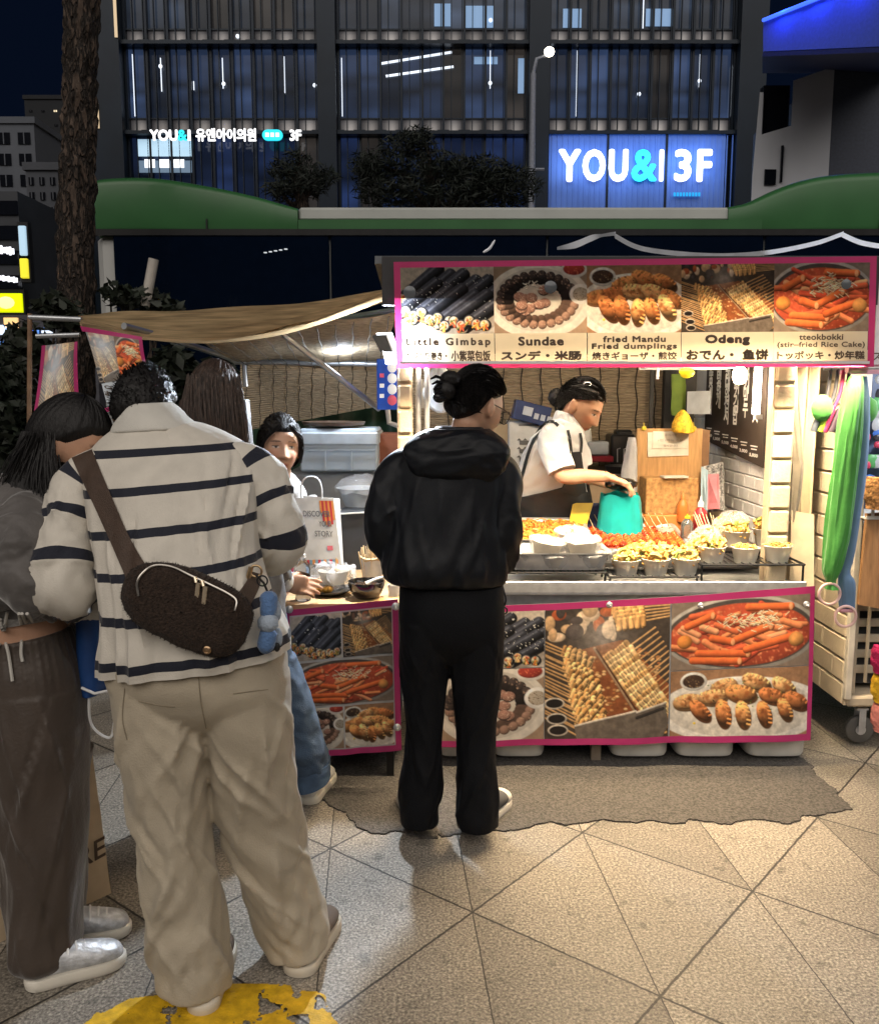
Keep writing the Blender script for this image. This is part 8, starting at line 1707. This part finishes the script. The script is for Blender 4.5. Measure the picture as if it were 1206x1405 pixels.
for i in range(14):
    s0 = Cc + Rr @ npv(.06 + q.uniform(-.012, .02), -.085 + q.uniform(-.01, .02), .055); lock(mb, [s0, s0 + Rr @ npv(.018, -.022, -.03), s0 + Rr @ npv(.02 + q.uniform(0, .014), -.020 + q.uniform(-.012, .012), -.10 - q.uniform(0, .04))], .0028, .0008, .6, 5)
ob('hair', mb, M_HAIR, wb)
mb = MB()
for k in range(5): c_ = W(604 + 2 * k, 518 + 7 * k, 2.84); mb.tube([c_, c_ + npv(-.014, -.016, .004), c_ + npv(-.03, .004, -.004)], [.005, .0055, .003], 7)
mb.ball(W(603, 545, 2.85), (.022, .016, .018), 12, 8); ob('hair_claw', mb, mat('black claw clip', (.01, .01, .011), .2), wb)
mb = MB(); gl = lambda x, y, z: Cc + Rr @ npv(x, y, z)
for s in (-1, 1):
    th = np.linspace(0, 2 * PI, 22); mb.tube(np.array([gl(s * .033 + .026 * math.cos(a), -.112 + .010 * abs(math.cos(a)), -.002 + .022 * math.sin(a)) for a in th]), .0019, 6, caps=False); mb.tube([gl(s * .059, -.108, .006), gl(s * .078, -.05, .006), gl(s * .082, .012, .004)], .002, 6)
mb.tube([gl(-.008, -.116, .002), gl(.008, -.116, .002)], .0018, 6); ob('glasses', mb, mat('dark spectacle frame', (.015, .012, .012), .25), wb)
mb = MB(); mb.tube(crom(np.array([W(690, 806, 2.93), W(694, 822, 2.92), W(692, 832, 2.92)]), 10), .003, 6); ringm(mb, W(691, 838, 2.92), .012, .003); ob('toggle_cord', mb, M_BLK, wb)

# ---- the woman with long black hair at the left
fl_ = unit((.94, .06, -.40)); sk = dict(head=W(98, 610, 2.36), R=frame(fl_), neck=W(60, 668, 2.34), pelvis=W(45, 920, 2.30), shl=W(-45, 705, 2.36), shr=W(45, 712, 2.26), ell=W(-40, 800, 2.42), elr=W(18, 790, 2.16), wrl=W(60, 790, 2.55), wrr=W(105, 800, 2.38), hpl=W(10, 960, 2.33), hpr=W(70, 960, 2.29), knl=W(92, 1130, 2.44), knr=W(62, 1130, 2.26), anl=G(62, 1300) + npv(.05, .02, .085), anr=G(38, 1356) + npv(.05, .03, .085), ftl=(.9, .42, 0), ftr=(.9, .5, 0), slim=.95, td=[.085, .105, .112, .09, .075, .05], tw=[.12, .125, .122, .12, .115, .055])
wl = person('person with long black hair in a grey hoodie, brown trousers and silver sneakers', sk, .008)
M_HOOD = mat('charcoal velour', (.088, .080, .076), .6, var=.15, vs=14, bump=.15, bs=120, sheen=.9); M_BRN = mat('dark brown satin jersey', (.050, .036, .027), .55, var=.12, vs=10, bump=.15, bs=120, sheen=.4)
Hj = rows_loft([(-50, 92, 834, 2.31, .125, -2), (-58, 94, 818, 2.31, .135), (-60, 84, 785, 2.31, .135), (-60, 76, 745, 2.31, .135), (-55, 74, 705, 2.31, .125), (-40, 72, 680, 2.32, .11), (-15, 68, 660, 2.33, .09), (8, 66, 648, 2.34, .07)], 80, 110, 2.3, creases(74, 22, .014, .02, .9, .012, 8.0, (3.3, 6.1), .09, folds(22, .024, .08, .08)))
fuse('hoodie', M_HOOD, wl, .005, 1, Hj, (limb([W(20, 692, 2.27), W(36, 715, 2.23), W(30, 755, 2.17), W(28, 790, 2.15), W(52, 802, 2.20), W(105, 800, 2.38)], [.06, .075, .075, .076, .070, .05], 110, 60, creases(75, 34, .018, .15, .98, .011, 22.0, (0, 6.2), .05, folds(23, .030, .042, .11, ((0, .5), (.4, 1), (.7, 1.5), (1, 1)), 6.0)))))
Hood2 = rows_loft([(-20, 56, 716, 2.25, .03), (-34, 66, 694, 2.26, .06), (-30, 66, 672, 2.28, .07), (-5, 62, 655, 2.31, .06)], 40, 70, 2.2, folds(24, .01, .06, .06)); ob('hood', join(Hood2), M_HOOD, wl)
ob('cropped_top', join(rows_loft([(-30, 97, 846, 2.31, .115, 6), (-30, 98, 836, 2.31, .12, 6), (-30, 94, 815, 2.31, .12, 4)], 20, 70, 2.3, folds(25, .005, .05, .05))), mat('heather grey jersey', (.30, .29, .28), .8, var=.25, vs=160), wl)
Hp2 = rows_loft([(10, 80, 1050, 2.28, .03), (-18, 104, 1025, 2.28, .09), (-30, 115, 985, 2.29, .13), (-32, 112, 922, 2.30, .135), (-28, 101, 886, 2.31, .125, 7), (-26, 95, 868, 2.31, .118, 8)], 50, 160, 2.3, lambda s, L, th, r: .0035 * np.cos(th * 40) * np.clip((s / L - .55) * 3, 0, 1) + folds(26, .006, .3, .06)(s, L, th, r))
N1 = rows_loft([(-25, 113, 940, 2.29, .13), (-12, 117, 1010, 2.27, .128), (0, 116, 1080, 2.25, .115), (8, 115, 1150, 2.23, .11), (14, 111, 1200, 2.21, .10), (18, 107, 1258, 2.20, .10), (20, 107, 1298, 2.19, .10), (26, 102, 1312, 2.19, .09)], 90, 70, 2.2, creases(76, 18, .010, .1, .97, .012, 4.0, (3.3, 6.1), .14, folds(27, .012, .22, .06, ((0, .3), (.6, .7), (1, 1.2)))))
N2 = rows_loft([(10, 122, 1030, 2.38, .10), (42, 114, 1110, 2.37, .085), (56, 114, 1190, 2.36, .085), (64, 114, 1235, 2.36, .085), (68, 113, 1258, 2.36, .085)], 80, 60, 2.2, folds(28, .012, .2, .06))
fuse('trousers', M_BRN, wl, .0055, 1, Hp2, N1, N2); M_SILV = mat('silver leather', (.52, .53, .55), .42, metal=.35, var=.25, vs=40, bump=.6, bs=45)
shoe('shoe', G(38, 1356), (.90, .48), wl, M_SILV, M_SNK, .235, .044, M_WHITE); shoe('shoe', G(62, 1300), (.92, .34), wl, M_SILV, M_SNK, .22, .042, M_WHITE)
hc = hair_cap(sk['head'], sk['R'], 1.03, HL_LONG, 7, ripple=.004, rad=(.086, .108, .128), comb=False); mb = join(hc); Cc, Rr = sk['head'], sk['R']
Hm = rows_loft([(38, 88, 590, 2.38, .085), (26, 80, 622, 2.36, .085), (12, 78, 655, 2.32, .085), (2, 82, 685, 2.28, .075), (4, 88, 710, 2.25, .05), (36, 92, 738, 2.22, .018)], 60, 150, 2.1, lambda s, L, th, r: .006 * fbm(np.stack([np.cos(th) * 11, np.sin(th) * 11, s * 4], 1), 3)); mb.add(Hm[0], Hm[1], 0, True, Hm[2])
for i in range(420):
    a = q.uniform(0, 1); x0 = 36 + 40 * a; p0 = W(x0, 600 + q.uniform(-10, 20), 2.30 + q.uniform(-.03, .03)); p2 = W(-12 + 104 * a + q.uniform(-10, 8), 705 + q.uniform(-30, 35), 2.24 + q.uniform(-.03, .04)); lock(mb, [p0, (p0 + p2) / 2 + npv(q.uniform(-.012, .006), -.012, .0), p2], .0032, .0008, .5)
ob('hair', mb, M_HAIR, wl)
hw = caster(*[c for c in wl.children if c.name.split('.')[0] in ('hoodie', 'trousers', 'cropped_top')]); M_CORD = mat('pale drawcord', (.46, .44, .40), .7)
mb = MB()
for P_ in ([(10, 840), (6, 870), (12, 900), (17, 935)], [(26, 842), (30, 865), (29, 895), (31, 908)], [(30, 842), (38, 860), (46, 868), (44, 852), (37, 842)], [(0, 850), (4, 872), (-4, 890)]): mb.tube(np.array([hw(x, y, .010, 2.17) for x, y in crom(np.array(P_, float), 20)]), .0042, 6)
ob('drawcord', mb, M_CORD, wl)

# ---- the long haired woman behind the striped shirt
sk = dict(head=W(296, 548, 3.08), R=frame((.25, .9, -.35)), neck=W(298, 604, 3.04), pelvis=W(320, 850, 3.02), shl=W(258, 640, 3.05), shr=W(352, 640, 3.05), ell=W(250, 730, 3.02), elr=W(364, 735, 3.05), wrl=W(300, 770, 3.25), wrr=W(388, 800, 3.30), hpl=W(295, 890, 3.02), hpr=W(350, 890, 3.04), knl=W(300, 1000, 3.05), knr=W(395, 985, 3.05), anl=G(300, 1108) + npv(0, 0, .09), anr=G(425, 1092) + npv(0, .0, .09), ftl=(-.4, .9, 0), ftr=(.15, 1, 0),
          hdr=dict(d=(.9, .05, -.12), n=(-.05, .75, -.55), side=1, curl=(.30, .35, .40, .5), thumb=.5))
wg = person('person with long straight brown hair in grey jacket and jeans beside the side table', sk, .005)
M_GJ = mat('grey denim jacket', (.125, .125, .13), .8, var=.2, vs=30, bump=.3, bs=200); M_JEAN = mat('blue denim', (.050, .082, .135), .8, var=.35, vs=9, bump=.35, bs=220)
ob('jacket', join(rows_loft([(252, 392, 862, 3.02, .12), (252, 388, 800, 3.03, .125), (252, 384, 730, 3.04, .125), (250, 380, 670, 3.05, .12), (256, 372, 635, 3.05, .11), (272, 346, 612, 3.05, .08), (282, 326, 600, 3.05, .06)], 70, 90, 2.3, folds(32, .012, .1, .08))), M_GJ, wg)
ob('sleeve', join(limb([W(340, 636, 3.05), W(362, 655, 3.05), W(370, 700, 3.04), W(368, 742, 3.06), W(374, 775, 3.18), W(382, 792, 3.26)], [.055, .066, .060, .056, .05, .046], 70, 40, folds(33, .012, .07, .05))), M_GJ, wg)
ob('sleeve', join(limb([W(270, 636, 3.05), W(254, 660, 3.05), W(248, 720, 3.03), W(262, 755, 3.10), W(298, 770, 3.24)], [.055, .06, .055, .05, .042], 60, 36, folds(34, .01, .07, .05))), M_GJ, wg)
ob('cuff', join(limb([W(378, 785, 3.23), W(386, 797, 3.285), W(390, 800, 3.305)], [.050, .046, .042], 24, 36, folds(35, .006, .03, .04))), mat('white cuff cotton', (.66, .66, .64), .8, bump=.2), wg)
HJ = rows_loft([(275, 400, 935, 3.04, .11), (272, 398, 890, 3.03, .13), (272, 392, 845, 3.02, .125)], 24, 80, 2.3, folds(36, .006, .1, .1))
R1 = rows_loft([(336, 402, 900, 3.05, .11), (358, 420, 945, 3.06, .10), (380, 434, 990, 3.08, .095), (390, 443, 1020, 3.10, .095), (400, 449, 1046, 3.12, .095), (404, 450, 1062, 3.13, .095)], 70, 56, 2.2, folds(37, .014, .07, .07))
L1 = rows_loft([(274, 340, 900, 3.03, .11), (275, 335, 980, 3.04, .095), (276, 325, 1050, 3.05, .09), (278, 318, 1100, 3.06, .09)], 60, 56, 2.2, folds(38, .014, .07, .07))
fuse('jeans', M_JEAN, wg, .006, 2, HJ, R1, L1); ob('jean_cuff', join(rows_loft([(403, 453, 1073, 3.13, .103, 14), (402, 452, 1050, 3.125, .103, 14)], 16, 50, 2.2, folds(39, .004, .03, .05))), mat('dark denim cuff', (.045, .08, .14), .8, var=.3, bump=.3, bs=200), wg)
M_CANV = mat('white canvas', (.62, .60, .56), .7); shoe('shoe', G(421, 1105), (.16, .9), wg, M_CANV, M_SNK, .25, .05); shoe('shoe', G(298, 1118), (-.12, .9), wg, M_CANV, M_SNK, .25, .05)
hc = hair_cap(sk['head'], sk['R'], 1.05, ((-.13, -.02), (-.05, -.03), (0, -.04), (.05, -.07), (.08, -.2), (.2, -.2)), 9, ripple=.005, comb=False); mb = join(hc)
Hm = rows_loft([(250, 340, 548, 3.08, .115), (246, 343, 575, 3.06, .115), (244, 346, 610, 3.03, .10), (248, 350, 650, 3.0, .08), (252, 350, 700, 2.98, .06), (258, 344, 735, 2.97, .03)], 70, 180, 2.1, lambda s, L, th, r: .007 * fbm(np.stack([np.cos(th) * 12, np.sin(th) * 12, s * 3], 1), 3)); mb.add(Hm[0], Hm[1], 0, True, Hm[2])
for i in range(460):
    a = q.uniform(-1, 1); c0 = sk['head'] + npv(.09 * math.sin(a * 1.6), -.10 * math.cos(a * 1.5), q.uniform(.02, .09)); p2 = W(298 + 50 * a + q.uniform(-6, 6), 665 + q.uniform(-30, 60), 2.95 + .06 * a * a + q.uniform(-.02, .02)); lock(mb, [c0, npv(c0[0] * .5 + p2[0] * .5 + .008 * a, min(c0[1], p2[1]) - .006, c0[2] * .6 + p2[2] * .4), p2], .0032, .0009, .5)
M_HAIRL = mathair('long brown hair', (.040, .026, .020), .7); ob('hair', mb, M_HAIRL, wg)

# ---- the seller behind the side table
sk = dict(head=W(384, 614, 3.50), R=frame((.36, -.92, .02), roll=R(-4)), slim=.8, neck=W(384, 656, 3.70), pelvis=W(392, 860, 4.18), shl=W(416, 694, 3.84), shr=W(358, 694, 3.82), ell=W(438, 770, 3.90), elr=W(345, 770, 3.85), wrl=W(405, 800, 3.75), wrr=W(375, 802, 3.72), hpl=W(405, 890, 4.2), hpr=W(375, 890, 4.2), knl=W(405, 950, 4.2), knr=W(375, 950, 4.2), anl=npv(-.65, 4.2, .09), anr=npv(-.82, 4.2, .09), ftl=(.1, -1, 0), ftr=(-.1, -1, 0))
ws = person('person with a worried face in white clothes leaning behind the side table', sk, .0035, 1.0, 1.02)
M_WSH = mat('white cotton knit', (.68, .68, .68), .8, var=.04, bump=.25, bs=220)
ob('white_top', join(rows_loft([(345, 436, 800, 4.1, .12), (346, 432, 760, 4.0, .125), (348, 428, 715, 3.88, .125), (350, 424, 690, 3.80, .12), (358, 414, 668, 3.74, .10), (366, 404, 654, 3.70, .08), (370, 400, 650, 3.69, .068)], 70, 80, 2.3, folds(42, .010, .08, .08))), M_WSH, ws)
for P_ in ([W(418, 690, 3.82), W(436, 720, 3.86), W(438, 768, 3.9), W(412, 795, 3.78)], [W(358, 690, 3.80), W(346, 720, 3.84), W(346, 768, 3.86), W(370, 798, 3.75)]): ob('sleeve', join(limb(P_, [.06, .062, .056, .045], 50, 36, folds(43, .008, .07, .05))), M_WSH, ws)
ob('trousers', join(rows_loft([(352, 432, 960, 4.2, .12), (350, 434, 900, 4.19, .13), (350, 434, 840, 4.17, .13)], 30, 60)), M_BT, ws)
mb = MB(); hs = caster([c for c in ws.children if c.name.startswith('white_top')][0]); ob('shirt_strap', (lambda m: m)(MB().tube(np.array([hs(x, y, .004, 3.7) for x, y in crom(np.array([(386, 652), (392, 668), (396, 690), (398, 715)], float), 20)]), .006, 6)), M_BLK, ws)
HL_S = ((-.13, .2), (-.10, .05), (-.06, .02), (-.02, .0), (.02, -.022), (.045, -.050), (.068, -.080), (.082, -.2), (.2, -.2))
hc = hair_cap(sk['head'], sk['R'], 1.02, HL_S, 12, ripple=.005, rad=(.085, .108, .130), side=.028); mb = join(hc); Cc, Rr = sk['head'], sk['R']
comb_locks(mb, Cc, Rr, 1.02, HL_S, Cc + Rr @ npv(0, .118, -.03), 320, q, .0032, .0016, (.087, .110, .132), side=.028)
for i in range(60):
    s_ = q.choice((-1, 1)); mb_p = [Cc + Rr @ npv(s_ * q.uniform(.01, .03), -.086, .088), Cc + Rr @ npv(s_ * .062, -.072, .045), Cc + Rr @ npv(s_ * .080, -.035, -.01), Cc + Rr @ npv(s_ * .084, .0, -.06)]; lock(mb, [p + npv(q.gauss(0, .004), q.gauss(0, .003), q.gauss(0, .004)) for p in mb_p], .0035, .0014, .5)
mb.ball(Cc + Rr @ npv(0, .115, -.02), (.04, .035, .04), 20, 12, jit=.2); ob('hair', mb, M_HAIR, ws)

# ---- the cook
fc = unit((.80, -.40, -.56)); sk = dict(slim=.72, head=W(797, 557, 4.02), R=frame(fc), neck=W(779, 584, 4.04), pelvis=W(755, 720, 4.32), shl=W(786, 606, 4.14), shr=W(760, 600, 4.0), ell=W(797, 650, 4.15), elr=W(771, 652, 3.90), wrl=W(838, 664, 4.10), wrr=W(834, 654, 3.90), hpl=W(770, 745, 4.36), hpr=W(740, 745, 4.28), knl=W(770, 830, 4.36), knr=W(740, 830, 4.3), anl=npv(.62, 4.36, .09), anr=npv(.5, 4.3, .09), ftl=(1, -.2, 0), ftr=(1, -.3, 0),
          hdr=dict(d=(.92, .05, -.36), n=(-.25, .25, -.92), side=1, curl=(.42, .48, .52, .6), thumb=.9), hdl=dict(d=(.8, -.3, -.2), n=(-.1, -.2, -1)))
wk = person('person cooking in a white polo shirt and dark apron, hair in a bun, looking down', sk, .004, 1.04, 1.12)
M_POLO = mat('white polo pique', (.70, .71, .73), .75, var=.04, bump=.3, bs=260)
PS = rows_loft([(704, 806, 690, 4.24, .12), (707, 804, 664, 4.18, .125), (714, 803, 636, 4.12, .125), (724, 802, 612, 4.07, .12), (736, 801, 594, 4.05, .11), (750, 797, 581, 4.04, .085), (762, 792, 573, 4.035, .06)], 80, 90, 2.3, folds(52, .010, .09, .07)); ps = ob('polo_shirt', join(PS), M_POLO, wk)
sl = ob('sleeve', join(limb([W(768, 596, 4.0), W(760, 604, 3.97), W(762, 622, 3.94), W(768, 638, 3.92), W(771, 646, 3.91)], [.06, .072, .066, .060, .062], 50, 44, folds(53, .008, .06, .05))), M_POLO, wk); ob('sleeve', join(limb([W(784, 602, 4.13), W(792, 622, 4.15), W(797, 640, 4.15)], [.055, .06, .055], 40, 36, folds(54, .006, .06, .05))), M_POLO, wk)
ob('collar', join(rows_loft([(758, 802, 586, 4.03, .075, -16), (760, 799, 576, 4.03, .070, -16), (764, 794, 567, 4.03, .062, -16), (767, 790, 570, 4.03, .055, -16)], 30, 60, 2.1, folds(55, .003, .04, .05))), M_POLO, wk)
M_APR = mat('charcoal apron cloth', (.014, .018, .023), .7, var=.12, vs=14, bump=.25, bs=200)
ob('apron', join(rows_loft([(698, 832, 800, 4.30, .15), (699, 826, 740, 4.28, .145), (702, 815, 705, 4.24, .14), (704, 807, 680, 4.21, .134, 14), (706, 804, 668, 4.19, .130, 16)], 50, 80, 2.3, folds(56, .008, .15, .08))), M_APR, wk)
hk = caster(ps, sl); hkb = caster(ps); band(hkb, [(789, 620), (790, 636), (790, 655), (786, 682)], [17, 19, 24, 40], .007, 'apron_bib', M_APR, wk, fall=4.02); band(hk, [(711, 672), (718, 646), (726, 618), (736, 596), (747, 582), (758, 578), (766, 584)], 4.5, .005, 'apron_strap', M_APR, wk, fall=4.05); band(hk, [(784, 622), (782, 604), (779, 590)], 4, .005, 'apron_strap', M_APR, wk, fall=4.0); band(hk, [(797, 621), (798, 606), (796, 594)], 3.5, .005, 'apron_strap', M_APR, wk, fall=4.0)
ob('trousers', join(rows_loft([(705, 810, 960, 4.33, .12), (704, 812, 860, 4.33, .13), (704, 810, 760, 4.32, .135)], 30, 60)), M_BT, wk)
HL_K = ((-.13, .2), (-.10, .075), (-.06, .05), (-.02, .036), (.02, .010), (.045, -.040), (.066, -.080), (.082, -.2), (.2, -.2))
hc = hair_cap(sk['head'], sk['R'], 1.04, HL_K, 15, ripple=.004, rad=(.080, .103, .123)); mb = join(hc); mb.ball(W(764, 545, 4.06), (.040, .038, .042), 26, 16, jit=.22, js=18)
Cc, Rr = sk['head'], sk['R']
comb_locks(mb, Cc, Rr, 1.04, HL_K, W(767, 546, 4.05), 420, q, .0028, .0016, (.0815, .105, .1255), (0, .011, .008))
ob('hair', mb, mathair('dark greying hair', (.011, .010, .010), .6), wk)
mb = MB(); th = np.linspace(0, 2 * PI, 20); c_ = W(806, 527, 3.95); mb.tube(np.array([c_ + npv(.016 * math.cos(a), -.004 * math.cos(a), .009 * math.sin(a)) for a in th]), .0022, 6, caps=False); ob('hair_clip', mb, M_STEEL, wk)
